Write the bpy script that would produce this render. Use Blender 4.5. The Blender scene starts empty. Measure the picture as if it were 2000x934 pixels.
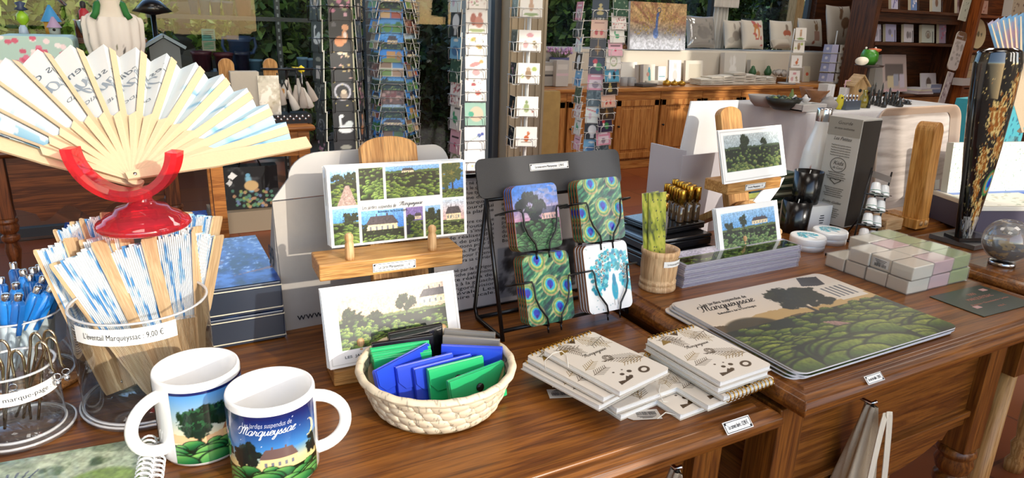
import bpy, math, random
import numpy as np
from mathutils import Vector, Matrix
sc = bpy.context.scene
C = sc.collection
PI = math.pi
R = math.radians
# ---------------------------------------------------------------- camera
F, PITCH, ROLL, YAW, CAMZ = 1320.0, R(17.6), R(1.9), R(-28.8), 1.24
def _cam():
    fw = np.array([0, math.cos(PITCH), -math.sin(PITCH)]); up = np.array([0, math.sin(PITCH), math.cos(PITCH)]); rt = np.array([1., 0, 0])
    c, s = math.cos(ROLL), math.sin(ROLL)
    rt, up = c*rt + s*up, -s*rt + c*up
    Rz = np.array([[math.cos(YAW), -math.sin(YAW), 0], [math.sin(YAW), math.cos(YAW), 0], [0, 0, 1]])
    return Rz@rt, Rz@up, Rz@fw
RT, UP, FW = _cam()
EYE = np.array([0, 0, CAMZ])
def ray(px, py): return FW + RT*((px-1000)/F) - UP*((py-467)/F)
def at(px, py, z):
    d = ray(px, py); return Vector(EYE + d*((z-EYE[2])/d[2]))
def aty(px, py, y):
    d = ray(px, py); return Vector(EYE + d*((y-EYE[1])/d[1]))
def atx(px, py, x):
    d = ray(px, py); return Vector(EYE + d*((x-EYE[0])/d[0]))
def atp(px, py, o, n):
    d = ray(px, py); n = np.array(n); return Vector(EYE + d*(((np.array(o)-EYE)@n)/(d@n)))
def proj(p):
    v = np.array(p) - EYE; z = v@FW
    return 1000+F*(v@RT)/z, 467-F*(v@UP)/z
def zat(p, py):                                # height above point p that shows at image row py
    lo, hi = p[2]-1.5, p[2]+4
    for _ in range(50):
        m = (lo+hi)/2
        if proj((p[0], p[1], m))[1] > py: lo = m
        else: hi = m
    return lo
def seat(l, r, z):
    a, b = at(*l, z), at(*r, z)
    return a, b, math.atan2(b.y-a.y, b.x-a.x), (b-a).length
cam = bpy.data.cameras.new('camera'); co = bpy.data.objects.new('camera', cam); C.objects.link(co)
cam.sensor_width = 36; cam.lens = F/2000*36; cam.clip_start = .02; cam.clip_end = 200
co.matrix_world = Matrix(((RT[0], UP[0], -FW[0], 0), (RT[1], UP[1], -FW[1], 0), (RT[2], UP[2], -FW[2], CAMZ), (0, 0, 0, 1)))
sc.camera = co
# ---------------------------------------------------------------- materials
def lin(c):
    c = np.clip(np.asarray(c, float), 0, 1)
    return np.where(c <= .04045, c/12.92, ((c+.055)/1.055)**2.4)
def hexc(h): return [int(h[i:i+2], 16)/255 for i in (0, 2, 4)]
def L4(c):
    if isinstance(c, str): c = hexc(c)
    l = lin(c); return (float(l[0]), float(l[1]), float(l[2]), 1)
MATS = {}
def newmat(key):
    m = bpy.data.materials.new(key); m.use_nodes = True
    n = m.node_tree.nodes; return m, n, m.node_tree.links, n['Principled BSDF']
def mat(col, rough=.5, metal=0, coat=0, spec=.5, bump=0, bscale=200, var=0, emit=0, trans=0, sheen=0):
    key = ('m', str(col), rough, metal, coat, spec, bump, bscale, var, emit, trans)
    if key in MATS: return MATS[key]
    m, n, l, b = newmat('plain_%d' % len(MATS))
    c = L4(col)
    b.inputs['Base Color'].default_value = c; b.inputs['Roughness'].default_value = rough; b.inputs['Metallic'].default_value = metal
    b.inputs['Coat Weight'].default_value = coat; b.inputs['Coat Roughness'].default_value = .08; b.inputs['Specular IOR Level'].default_value = spec
    if emit: b.inputs['Emission Color'].default_value = c; b.inputs['Emission Strength'].default_value = emit
    if trans: b.inputs['Transmission Weight'].default_value = trans
    tc = n.new('ShaderNodeTexCoord'); nz = n.new('ShaderNodeTexNoise'); nz.inputs['Scale'].default_value = bscale; nz.inputs['Detail'].default_value = 3
    l.new(tc.outputs['Object'], nz.inputs['Vector'])
    if bump:
        bp = n.new('ShaderNodeBump'); bp.inputs['Strength'].default_value = bump; bp.inputs['Distance'].default_value = .002
        l.new(nz.outputs['Fac'], bp.inputs['Height']); l.new(bp.outputs['Normal'], b.inputs['Normal'])
    if var:
        mx = n.new('ShaderNodeMixRGB'); mx.inputs[1].default_value = tuple(x*(1-var) for x in c[:3])+(1,); mx.inputs[2].default_value = tuple(min(1, x*(1+var)) for x in c[:3])+(1,)
        l.new(nz.outputs['Fac'], mx.inputs[0]); l.new(mx.outputs[0], b.inputs['Base Color'])
    MATS[key] = m; return m
def wood(dark, light, axis='x', scale=1, rough=.35, coat=0, bump=.15, pores=.5):
    key = ('w', dark, light, axis, scale, rough, coat, pores)
    if key in MATS: return MATS[key]
    m, n, l, b = newmat('wood_%d' % len(MATS))
    tc = n.new('ShaderNodeTexCoord'); mp = n.new('ShaderNodeMapping')
    s = [20*scale]*3; s['xyz'.index(axis)] = 1.1*scale; mp.inputs['Scale'].default_value = s
    l.new(tc.outputs['Object'], mp.inputs['Vector'])
    n1 = n.new('ShaderNodeTexNoise'); n1.inputs['Scale'].default_value = 2.2; n1.inputs['Detail'].default_value = 4; n1.inputs['Distortion'].default_value = 1.2
    l.new(mp.outputs[0], n1.inputs['Vector'])
    ma = n.new('ShaderNodeMath'); ma.operation = 'MULTIPLY'; ma.inputs[1].default_value = 7; l.new(n1.outputs['Fac'], ma.inputs[0])
    fr = n.new('ShaderNodeMath'); fr.operation = 'PINGPONG'; fr.inputs[1].default_value = 1; l.new(ma.outputs[0], fr.inputs[0])
    mp2 = n.new('ShaderNodeMapping'); s2 = [150*scale]*3; s2['xyz'.index(axis)] = 5*scale; mp2.inputs['Scale'].default_value = s2
    l.new(tc.outputs['Object'], mp2.inputs['Vector'])
    n2 = n.new('ShaderNodeTexNoise'); n2.inputs['Scale'].default_value = 2.5; n2.inputs['Detail'].default_value = 2; l.new(mp2.outputs[0], n2.inputs['Vector'])
    r1 = n.new('ShaderNodeValToRGB'); r1.color_ramp.elements[0].color = L4(dark); r1.color_ramp.elements[1].color = L4(light)
    r1.color_ramp.elements[0].position = .05; r1.color_ramp.elements[1].position = .95; l.new(fr.outputs[0], r1.inputs[0])
    r2 = n.new('ShaderNodeValToRGB'); r2.color_ramp.elements[0].position = .34; r2.color_ramp.elements[1].position = .5
    g = 1-pores; r2.color_ramp.elements[0].color = (g, g, g, 1); l.new(n2.outputs['Fac'], r2.inputs[0])
    mx = n.new('ShaderNodeMixRGB'); mx.blend_type = 'MULTIPLY'; mx.inputs[0].default_value = 1
    l.new(r1.outputs[0], mx.inputs[1]); l.new(r2.outputs[0], mx.inputs[2]); l.new(mx.outputs[0], b.inputs['Base Color'])
    bp = n.new('ShaderNodeBump'); bp.inputs['Strength'].default_value = bump; bp.inputs['Distance'].default_value = .001
    l.new(n2.outputs['Fac'], bp.inputs['Height']); l.new(bp.outputs['Normal'], b.inputs['Normal'])
    b.inputs['Roughness'].default_value = rough; b.inputs['Coat Weight'].default_value = coat; b.inputs['Coat Roughness'].default_value = .12; b.inputs['Specular IOR Level'].default_value = .35
    MATS[key] = m; return m
def prn(rough=.5, coat=0, bump=0):
    key = ('p', rough, coat, bump)
    if key in MATS: return MATS[key]
    m, n, l, b = newmat('printed_%d' % len(MATS))
    a = n.new('ShaderNodeAttribute'); a.attribute_name = 'Col'; l.new(a.outputs['Color'], b.inputs['Base Color'])
    b.inputs['Roughness'].default_value = rough; b.inputs['Coat Weight'].default_value = coat; b.inputs['Coat Roughness'].default_value = .06
    if bump:
        tc = n.new('ShaderNodeTexCoord'); nz = n.new('ShaderNodeTexNoise'); nz.inputs['Scale'].default_value = 90
        l.new(tc.outputs['Object'], nz.inputs['Vector']); bp = n.new('ShaderNodeBump'); bp.inputs['Strength'].default_value = bump; bp.inputs['Distance'].default_value = .004
        l.new(nz.outputs['Fac'], bp.inputs['Height']); l.new(bp.outputs['Normal'], b.inputs['Coat Normal'])
    MATS[key] = m; return m
def glass(tint='ffffff', clear=.85, rough=.03, f0=.04, fk=.55):
    k = ('g', tint, clear, rough, f0, fk)
    if k in MATS: return MATS[k]
    m, n, l, b = newmat('clear_%d' % len(MATS)); n.remove(b)
    tr = n.new('ShaderNodeBsdfTransparent'); tr.inputs[0].default_value = L4(tint)
    gl = n.new('ShaderNodeBsdfGlossy'); gl.inputs['Roughness'].default_value = rough
    df = n.new('ShaderNodeBsdfDiffuse'); df.inputs[0].default_value = L4(tint)
    m1 = n.new('ShaderNodeMixShader'); m1.inputs[0].default_value = 1-clear; l.new(tr.outputs[0], m1.inputs[1]); l.new(df.outputs[0], m1.inputs[2])
    lw = n.new('ShaderNodeLayerWeight'); lw.inputs[0].default_value = .35
    cr = n.new('ShaderNodeMath'); cr.operation = 'MULTIPLY_ADD'; cr.inputs[1].default_value = fk; cr.inputs[2].default_value = f0; l.new(lw.outputs['Fresnel'], cr.inputs[0])
    m2 = n.new('ShaderNodeMixShader'); l.new(cr.outputs[0], m2.inputs[0]); l.new(m1.outputs[0], m2.inputs[1]); l.new(gl.outputs[0], m2.inputs[2])
    l.new(m2.outputs[0], n['Material Output'].inputs[0]); MATS[k] = m; return m
def solidglass(col='ffffff', rough=0, ior=1.45):
    k = ('sg', col, rough, ior)
    if k in MATS: return MATS[k]
    m, n, l, b = newmat('glass_%d' % len(MATS)); b.inputs['Base Color'].default_value = L4(col); b.inputs['Transmission Weight'].default_value = 1
    b.inputs['Roughness'].default_value = rough; b.inputs['IOR'].default_value = ior; MATS[k] = m; return m
# ---------------------------------------------------------------- mesh builder
class MB:
    def __init__(s): s.v = []; s.f = []; s.m = []; s.s = []; s.c = []; s.x = Matrix(); s.n = 0
    def add(s, vs, fs, mi=0, sm=False, cols=None):
        vs = np.asarray(vs, float).reshape(-1, 3)
        M = np.array(s.x); vs = vs@M[:3, :3].T + M[:3, 3]
        s.v.append(vs); b = s.n; s.n += len(vs)
        s.f += [tuple(b+i for i in f) for f in fs]; s.m += [mi]*len(fs); s.s += [sm]*len(fs)
        if cols is None: cols = np.ones((len(vs), 3))
        cols = np.asarray(cols, float)
        if cols.ndim == 1: cols = np.tile(cols, (len(vs), 1))
        s.c.append(cols); return s
    def box(s, c, d, mi=0, col=None, rz=0, rx=0, ry=0):
        x, y, z = d[0]/2, d[1]/2, d[2]/2
        vs = [(a*x, b_*y, g*z) for a in (-1, 1) for b_ in (-1, 1) for g in (-1, 1)]
        M = Matrix.Translation(c)@Matrix.Rotation(rz, 4, 'Z')@Matrix.Rotation(ry, 4, 'Y')@Matrix.Rotation(rx, 4, 'X')
        vs = [M@Vector(v) for v in vs]
        return s.add(vs, [(0, 1, 3, 2), (4, 6, 7, 5), (0, 4, 5, 1), (2, 3, 7, 6), (0, 2, 6, 4), (1, 5, 7, 3)], mi, False, col)
    def prism(s, poly, t, plane='xz', mi=0, col=None, off=0):    # polygon in a plane, thickness t along the third axis starting at off
        n = len(poly); vs = []
        for k in (off, off+t):
            for a, b in poly: vs.append({'xz': (a, k, b), 'xy': (a, b, k), 'yz': (k, a, b)}[plane])
        fs = [tuple(range(n)), tuple(range(2*n-1, n-1, -1))] + [(i, i+n, (i+1) % n+n, (i+1) % n) for i in range(n)]
        ar = sum(poly[i][0]*poly[(i+1) % n][1]-poly[(i+1) % n][0]*poly[i][1] for i in range(n))
        if (ar < 0) ^ (plane == 'xy'): pass
        if (ar > 0) == (plane != 'xz'): fs = [f[::-1] for f in fs]
        return s.add(vs, fs, mi, False, col)
    def lathe(s, prof, n=32, mi=0, sm=True, col=None, sx=1, sy=1, c=(0, 0, 0), a0=0, a1=2*PI):
        full = abs(a1-a0-2*PI) < 1e-6; na = n if full else n+1
        vs = [(c[0]+r*math.cos(a0+(a1-a0)*i/n)*sx, c[1]+r*math.sin(a0+(a1-a0)*i/n)*sy, c[2]+z) for r, z in prof for i in range(na)]
        fs = []
        for j in range(len(prof)-1):
            for i in range(n):
                k = (i+1) % na; fs.append((j*na+i, j*na+k, (j+1)*na+k, (j+1)*na+i))
        return s.add(vs, fs, mi, sm, col)
    def tube(s, path, r, n=6, mi=0, closed=False, col=None, cap=True):
        P = [Vector(p) for p in path]; m = len(P); vs = []; rs = r if isinstance(r, (list, tuple)) else [r]*m
        up = None
        for i in range(m):
            if closed: t = P[(i+1) % m]-P[i-1]
            else: t = P[min(i+1, m-1)]-P[max(i-1, 0)]
            t = t.normalized() if t.length > 1e-9 else Vector((0, 0, 1))
            if up is None: up = t.orthogonal().normalized()
            else:
                up = up - t*up.dot(t); up = up.normalized() if up.length > 1e-6 else t.orthogonal().normalized()
            w = t.cross(up)
            for k in range(n): vs.append(P[i]+(up*math.cos(2*PI*k/n)+w*math.sin(2*PI*k/n))*rs[i])
        fs = []
        for i in range(m if closed else m-1):
            j = (i+1) % m
            for k in range(n): q = (k+1) % n; fs.append((i*n+k, i*n+q, j*n+q, j*n+k))
        if cap and not closed: fs += [tuple(range(n-1, -1, -1)), tuple(range((m-1)*n, m*n))]
        return s.add(vs, fs, mi, True, col)
    def grid(s, fn, nu, nv, mi=0, sm=True, colfn=None, flip=False):   # fn(u,v)->xyz arrays
        u, v = np.meshgrid(np.linspace(0, 1, nu+1), np.linspace(0, 1, nv+1)); u = u.ravel(); v = v.ravel()
        p = np.stack([np.broadcast_to(a, u.shape) for a in fn(u, v)], 1); W = nu+1
        fs = [(j*W+i, j*W+i+1, (j+1)*W+i+1, (j+1)*W+i) for j in range(nv) for i in range(nu)]
        if flip: fs = [f[::-1] for f in fs]
        return s.add(p, fs, mi, sm, None if colfn is None else colfn(u, v))
    def plate(s, w, h, t, art=None, nx=20, ny=20, rad=0, side=(.93, .93, .92), back=None, mi=0, mside=None, y0=0, z0=0, bend=0):
        # upright plate: x in +-w/2, z in z0..z0+h, printed face at y=y0 looking to -y, body behind it
        mside = mi if mside is None else mside
        vv = np.linspace(0, 1, ny+1)
        if rad: vv = np.unique(np.concatenate([vv, rad/h*(1-np.cos(np.linspace(0, PI/2, 6))), 1-rad/h*(1-np.cos(np.linspace(0, PI/2, 6)))]))
        z = vv*h; d = np.minimum(z, h-z); ins = np.where(d < rad, rad-np.sqrt(np.maximum(0, rad**2-(rad-d)**2)), 0) if rad else 0*z
        uu = np.linspace(-1, 1, nx+1); X = uu[None, :]*(w/2-ins)[:, None]; Z = np.repeat(z[:, None], nx+1, 1)
        Y = y0 + bend*((Z/h)**2)
        col = side
        if art is not None:
            col = lin(art((X.ravel()+w/2)/h, Z.ravel()/h, w/h))
        else: col = lin(side)
        W = nx+1; n = len(vv)
        fs = [(j*W+i, j*W+i+1, (j+1)*W+i+1, (j+1)*W+i) for j in range(n-1) for i in range(nx)]
        s.add(np.stack([X.ravel(), Y.ravel(), Z.ravel()+z0], 1), fs, mi, bool(bend), col)
        # rim + back
        idx = [(0, i) for i in range(W)] + [(j, nx) for j in range(1, n)] + [(n-1, i) for i in range(nx-1, -1, -1)] + [(j, 0) for j in range(n-2, 0, -1)]
        ring = np.array([(X[j, i], Y[j, i], Z[j, i]+z0) for j, i in idx]); m = len(ring)
        r2 = ring.copy(); r2[:, 1] += t
        fs = [(k, k+m, (k+1) % m+m, (k+1) % m) for k in range(m)]
        s.add(np.concatenate([ring, r2]), fs, mside, False, lin(side))
        s.add(r2, [tuple(range(m-1, -1, -1))], mside, False, lin(back if back is not None else side)) if not bend else s.add(np.stack([X.ravel(), Y.ravel()+t, Z.ravel()+z0], 1), [(j*W+i, (j+1)*W+i, (j+1)*W+i+1, j*W+i+1) for j in range(n-1) for i in range(nx)], mside, True, lin(back if back is not None else side))
        return s
    def mesh(s, name, mats):
        me = bpy.data.meshes.new(name)
        V = np.concatenate(s.v) if s.v else np.zeros((0, 3))
        me.from_pydata(V.tolist(), [], s.f)
        for m in (mats if isinstance(mats, (list, tuple)) else [mats]): me.materials.append(m)
        if len(s.f):
            me.polygons.foreach_set('material_index', s.m); me.polygons.foreach_set('use_smooth', s.s)
            a = me.color_attributes.new('Col', 'FLOAT_COLOR', 'POINT')
            cc = np.concatenate(s.c); a.data.foreach_set('color', np.concatenate([cc, np.ones((len(cc), 1))], 1).astype(np.float32).ravel())
        me.update(); return me
    def build(s, name, mats, parent=None, loc=(0, 0, 0), rot=(0, 0, 0), bev=0, seg=2):
        o = bpy.data.objects.new(name, s.mesh(name, mats)); C.objects.link(o)
        o.location = loc; o.rotation_euler = rot
        if parent is not None: o.parent = parent
        if bev:
            b = o.modifiers.new('bevel', 'BEVEL'); b.width = bev; b.segments = seg; b.limit_method = 'ANGLE'; b.angle_limit = R(40)
        return o
def tag(o, label, cat, group=None):
    o['label'] = label; o['category'] = cat
    if group: o['group'] = group
    return o
def thing(name, label, cat, loc=(0, 0, 0), rz=0, group=None, rot=None):
    o = bpy.data.objects.new(name, None); C.objects.link(o); o.empty_display_size = .05
    o.location = loc; o.rotation_euler = rot if rot else (0, 0, rz); return tag(o, label, cat, group)
def solo(name, mb, mats, label, cat, loc=(0, 0, 0), rot=(0, 0, 0), group=None, bev=0):
    return tag(mb.build(name, mats, None, loc, rot, bev), label, cat, group)
def struct(name, mb, mats, bev=0):
    o = mb.build(name, mats, bev=bev); o['kind'] = 'structure'; return o
def dup(root, loc=None, rot=None, label=None, group=None):
    r = root.copy(); C.objects.link(r)
    if loc is not None: r.location = loc
    if rot is not None: r.rotation_euler = rot
    if label: r['label'] = label
    if group: r['group'] = group
    for ch in list(root.children):
        c = ch.copy(); C.objects.link(c); c.parent = r
        for g in list(ch.children):
            d = g.copy(); C.objects.link(d); d.parent = c
    return r
CURS = {'a': ([[(.78, .85), (.45, 1), (.1, .6), (.15, .1), (.5, .05), (.75, .5), (.82, .95), (.76, .3), (.86, .03), (1.05, .2)]], 1.0), 'r': ([[(0, .2), (.2, .8), (.25, 1.08), (.35, .85), (.62, .85), (.6, .3), (.7, .05), (.92, .2)]], .88), 'q': ([[(.78, .85), (.45, 1), (.1, .6), (.15, .1), (.5, .05), (.75, .5), (.8, .95), (.72, -.3), (.62, -.9), (.85, -.8), (.85, -.2), (1.05, .2)]], 1.0), 'u': ([[(0, .2), (.2, .95), (.2, .3), (.35, .03), (.6, .2), (.8, .95), (.8, .3), (.9, .03), (1.1, .2)]], 1.05), 'e': ([[(0, .2), (.4, .5), (.6, .8), (.4, 1), (.15, .7), (.15, .2), (.4, .02), (.72, .2)]], .7), 'y': ([[(0, .2), (.2, .95), (.2, .35), (.4, .05), (.65, .3), (.8, .95), (.7, -.2), (.45, -.9), (.2, -.75), (.5, -.2), (1.05, .2)]], 1.0), 's': ([[(0, .2), (.35, .95), (.42, .6), (.55, .25), (.35, 0), (.1, .12), (.5, .03), (.75, .2)]], .72), 'c': ([[(.0, .2), (.62, .8), (.42, 1), (.12, .6), (.15, .15), (.4, .02), (.75, .25)]], .72), 'M': ([[(-.6, 1.1), (-.55, 1.55), (-.2, 1.75), (.15, 1.5), (.1, .5), (-.2, 0), (-.4, .15)], [(.12, 1.1), (.5, 1.8), (.68, 1.5), (.6, .1)], [(.62, .6), (.98, 1.75), (1.2, 1.55), (1.12, .5), (1.25, .04), (1.5, .2)]], 1.5)}
def script_mesh(text, size, width):            # handwriting built from smooth pen strokes, in the xy plane
    V, Fc, x0 = [], [], 0
    for ch in text:
        st, adv = CURS[ch]
        for P in st:
            P = [P[0]]+list(P)+[P[-1]]; pts = []
            for i in range(1, len(P)-2):
                for k in range(5):
                    t = k/5; a, b, c, d = (np.array(P[i+j]) for j in (-1, 0, 1, 2)); pts.append(.5*((2*b)+(c-a)*t+(2*a-5*b+4*c-d)*t*t+(3*b-a-3*c+d)*t**3))
            pts.append(np.array(P[-2])); pts = np.array(pts); pts[:, 0] += x0+pts[:, 1]*.38
            tg = np.gradient(pts, axis=0); ln = np.linalg.norm(tg, axis=1)[:, None]+1e-9; tg /= ln; w = .042+.055*np.abs(tg[:, 1:2])**2; nn = np.stack([-tg[:, 1], tg[:, 0]], 1)*w; b0 = len(V)
            for p, q in zip(pts, nn): V += [(p[0]+q[0], p[1]+q[1], 0), (p[0]-q[0], p[1]-q[1], 0)]
            Fc += [(b0+2*i+1, b0+2*i+3, b0+2*i+2, b0+2*i) for i in range(len(pts)-1)]
        x0 += adv
    V = np.array(V); V[:, 0] -= (V[:, 0].min()+V[:, 0].max())/2; k = width/np.ptp(V[:, 0]) if width else size*.5; V *= k; V[:, 1] -= .4*k
    me = bpy.data.meshes.new('lettering'); me.from_pydata(V.tolist(), [], Fc); return me
def letters(text, size, m, parent, loc, rot=(0, 0, 0), shear=0, align='CENTER', name='lettering', width=None, ext=0.0001):
    # lettering lies in local xz plane (reads from -y) before ROT
    if text == 'Marqueyssac' and shear:
        me = script_mesh(text, size, width); me.materials.append(m); o = bpy.data.objects.new(name, me); C.objects.link(o); o.parent = parent
        o.matrix_local = Matrix.Translation(loc)@Matrix.Rotation(rot[2], 4, 'Z')@Matrix.Rotation(rot[1], 4, 'Y')@Matrix.Rotation(rot[0]+PI/2, 4, 'X'); return o
    cu = bpy.data.curves.new(name, 'FONT'); cu.body = text; cu.size = size; cu.shear = shear; cu.align_x = align; cu.align_y = 'CENTER'; cu.resolution_u = 2; cu.extrude = ext
    t = bpy.data.objects.new(name, cu); C.objects.link(t)
    dg = bpy.context.evaluated_depsgraph_get(); dg.update()
    me = bpy.data.meshes.new_from_object(t.evaluated_get(dg)); bpy.data.objects.remove(t); bpy.data.curves.remove(cu)
    me.materials.clear(); me.materials.append(m)
    if width:
        xs = [v.co.x for v in me.vertices]; w = max(xs)-min(xs) or 1; k = width/w
        for v in me.vertices: v.co.x *= k
    o = bpy.data.objects.new(name, me); C.objects.link(o); o.parent = parent
    o.matrix_local = Matrix.Translation(loc)@Matrix.Rotation(rot[2], 4, 'Z')@Matrix.Rotation(rot[1], 4, 'Y')@Matrix.Rotation(rot[0]+PI/2, 4, 'X')
    return o
INK = mat('1c1c22', .6)
PAPER = mat('f1f0ec', .6)
def price_label(parent, text, w, h, loc, rot=(0, 0, 0)):
    mb = MB(); mb.box((0, -.0004, 0), (w, .0008, h), 0)
    e = h*.08; q = h*.40; W = w/2-h*.1
    for a in (-q, q): mb.box((0, -.0010, a), (2*W, .0004, e*.5), 1)
    for a in (-W, W): mb.box((a, -.0010, 0), (e*.5, .0004, 2*q), 1)
    for a in (-1, 1): mb.box((a*(W-h*.09), -.0010, a*-1*(q-h*.09)), (h*.18, .0004, h*.18), 1)
    o = mb.build('price_label', [PAPER, INK], parent, loc, rot)
    letters(text, h*.5, INK, o, (0, -.0012, 0), width=w*.74)
    return o
# ---------------------------------------------------------------- painting on surfaces
def _h(ix, iy, s):
    v = np.sin(ix*127.1+iy*311.7+s*74.7)*43758.5453
    return v-np.floor(v)
def vnoise(x, y, s=0):
    ix, iy = np.floor(x), np.floor(y); fx, fy = x-ix, y-iy
    fx = fx*fx*(3-2*fx); fy = fy*fy*(3-2*fy)
    return (_h(ix, iy, s)*(1-fx)+_h(ix+1, iy, s)*fx)*(1-fy)+(_h(ix, iy+1, s)*(1-fx)+_h(ix+1, iy+1, s)*fx)*fy
def fbm(x, y, s=0, o=4):
    r = 0; a = .5
    for k in range(o): r = r+a*vnoise(x*2**k, y*2**k, s+k*7); a *= .5
    return r
class Art:
    def __init__(s, x, y, base='ffffff'):
        s.x, s.y = x, y; s.c = np.tile(np.array(hexc(base) if isinstance(base, str) else base, float), (len(x), 1))
    def put(s, a, col):
        if isinstance(col, str): col = hexc(col)
        col = np.asarray(col, float); a = np.broadcast_to(np.clip(np.asarray(a, float), 0, 1), len(s.x))[:, None]; s.c = s.c*(1-a)+col*a
    def grad(s, c0, c1, y0, y1, mask=1.0):
        t = np.clip((s.y-y0)/(y1-y0), 0, 1)[:, None]; col = np.array(hexc(c0))*(1-t)+np.array(hexc(c1))*t
        s.put(np.ones(len(s.x))*mask, col)
    def ell(s, cx, cy, rx, ry, col, a=1, rot=0, soft=.15):
        dx, dy = s.x-cx, s.y-cy
        if rot: c, n = math.cos(rot), math.sin(rot); dx, dy = dx*c+dy*n, -dx*n+dy*c
        d = np.sqrt((dx/rx)**2+(dy/ry)**2); s.put(np.clip((1-d)/soft, 0, 1)*a, col)
    def ring(s, cx, cy, r, w, col, a=1):
        d = np.abs(np.hypot(s.x-cx, s.y-cy)-r); s.put(np.clip((w-d)/w*2, 0, 1)*a, col)
    def poly(s, pts, col, a=1):
        ins = np.zeros(len(s.x), bool); n = len(pts)
        for i in range(n):
            (x0, y0), (x1, y1) = pts[i], pts[(i+1) % n]
            if y0 == y1: continue
            ins ^= ((y0 > s.y) != (y1 > s.y)) & (s.x < (x1-x0)*(s.y-y0)/(y1-y0)+x0)
        s.put(ins*float(a), col)
    def rect(s, x0, y0, x1, y1, col, a=1): s.put(((s.x > x0) & (s.x < x1) & (s.y > y0) & (s.y < y1))*float(a), col)
    def line(s, x0, y0, x1, y1, w, col, a=1):
        dx, dy = x1-x0, y1-y0; t = np.clip(((s.x-x0)*dx+(s.y-y0)*dy)/(dx*dx+dy*dy+1e-12), 0, 1)
        d = np.hypot(s.x-x0-t*dx, s.y-y0-t*dy); s.put(np.clip((w-d)/w*2, 0, 1)*a, col)
    def tex(s, k, sc_, seed=0, mask=1.0):
        n = fbm(s.x*sc_, s.y*sc_, seed)-.47; s.c = np.clip(s.c*(1+(k*n*2*mask)[:, None]), 0, 1)
    def tree(s, cx, cy, r, col, lit, seed, ry=None, trunk=True):
        ry = ry or r; rg = np.random.default_rng(seed+11); base = cy-ry*1.4
        if trunk:
            s.line(cx, base, cx-.03*r, cy-.2*ry, r*.075, '2a1c12')
            for k in range(5): t = rg.uniform(.2, PI-.2); s.line(cx, cy-ry*.55, cx+r*.6*math.cos(t), cy+ry*.5*math.sin(t), r*.03, '2a1c12')
        n = fbm(s.x/r*5, s.y/r*5, seed, 4); n2 = fbm(s.x/r*11, s.y/r*11, seed+3, 3)
        for k in range(17):
            t, q = rg.uniform(0, 2*PI), rg.random()**.6*.72; px, py = cx+r*q*math.cos(t), cy+ry*q*math.sin(t)*.9+ry*.05; pr = rg.uniform(.24, .42)
            d = np.hypot((s.x-px)/(r*pr), (s.y-py)/(ry*pr)); m = np.clip((1.05-d-(n-.45)*1.5)/.15, 0, 1); s.put(m, col)
            s.put(m*np.clip((s.y-py)/(ry*pr)+.35, 0, 1)*(n2 > .46)*.85, lit)
    def bushes(s, x0, x1, y0, y1, n, big, seed, dark='0f1c0a', mid='35521c', lit='8a9a3a', small=.25):
        rg = np.random.default_rng(seed)
        s.rect(x0, y0, x1, y1, dark)
        ys = np.sort(y0+(y1-y0)*rg.random(n)**1.3)[::-1]
        for y in ys:
            t = (y1-y)/(y1-y0+1e-9); r = big*(small+(1-small)*t)*(.6+.7*rg.random()); cx = x0+(x1-x0)*rg.random(); ry = r*(.45+.2*rg.random())
            dx, dy = (s.x-cx)/r, (s.y-y)/ry; d = np.hypot(dx, dy); msk = np.clip((1-d)/.08, 0, 1)
            if not msk.any(): continue
            s.put(np.clip((1.14-d)/.1, 0, 1)*((s.x > x0) & (s.x < x1) & (s.y > y0-.01))*.85, dark)
            sh = np.clip(.5+.45*dy+.3*dx*(1 if seed % 2 else -1), 0, 1)[:, None]; j = rg.random()*.35
            col = np.where(sh < .5, np.array(hexc(dark))+(np.array(hexc(mid))-np.array(hexc(dark)))*sh*2, np.array(hexc(mid))+(np.array(hexc(lit))-np.array(hexc(mid)))*(sh*2-1)*(1-j))
            s.put(msk*((s.x > x0) & (s.x < x1) & (s.y > y0-.01)), col)
    def house(s, x, y, w, h, wall='e6d0a8', roof='4a4248'):
        s.rect(x, y, x+w, y+h*.5, wall); s.poly([(x-w*.04, y+h*.48), (x+w*1.04, y+h*.48), (x+w*.86, y+h), (x+w*.14, y+h)], roof)
        for k in range(5): s.rect(x+w*(.1+.18*k), y+h*.12, x+w*(.16+.18*k), y+h*.34, '6f7480')
        for k in (.3, .65): s.rect(x+w*k, y+h*.9, x+w*(k+.05), y+h*1.15, roof)
    def out(s): return s.c
# ---------------------------------------------------------------- pictures printed on the goods
def topiary(seed, sky=('f3d3b8', 'd9c4b4'), hz=.5, big=.09, n=150, dark='121c0a', mid='3d5a1e', lit='93a046', trees=((.62, .62, .13),), house=(.8, .52, .2, .16), path=None, hill='8a8a4c', tcol='1c2412', tlit='3a4a20', far='5b6a3a'):
    def f(x, y, asp):
        a = Art(x, y); a.grad(sky[0], sky[1], hz*.8, 1)
        nz = fbm(x*3, x*0+seed, seed); a.put(y < hz+.10*nz, hill); a.put(y < hz+.03+.06*fbm(x*9, x*0, seed+2), far)
        if house: a.house(house[0]*asp, house[1], house[2]*asp, house[3])
        for i, (tx, ty, tr) in enumerate(trees): a.tree(tx*asp, ty, tr, tcol, tlit, seed+i)
        a.bushes(0, asp, 0, hz, n, big, seed, dark, mid, lit)
        if path: a.poly([(px*asp, py) for px, py in path], 'a98f86')
        a.tex(.35, 40, seed); return a.out()
    return f
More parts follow.
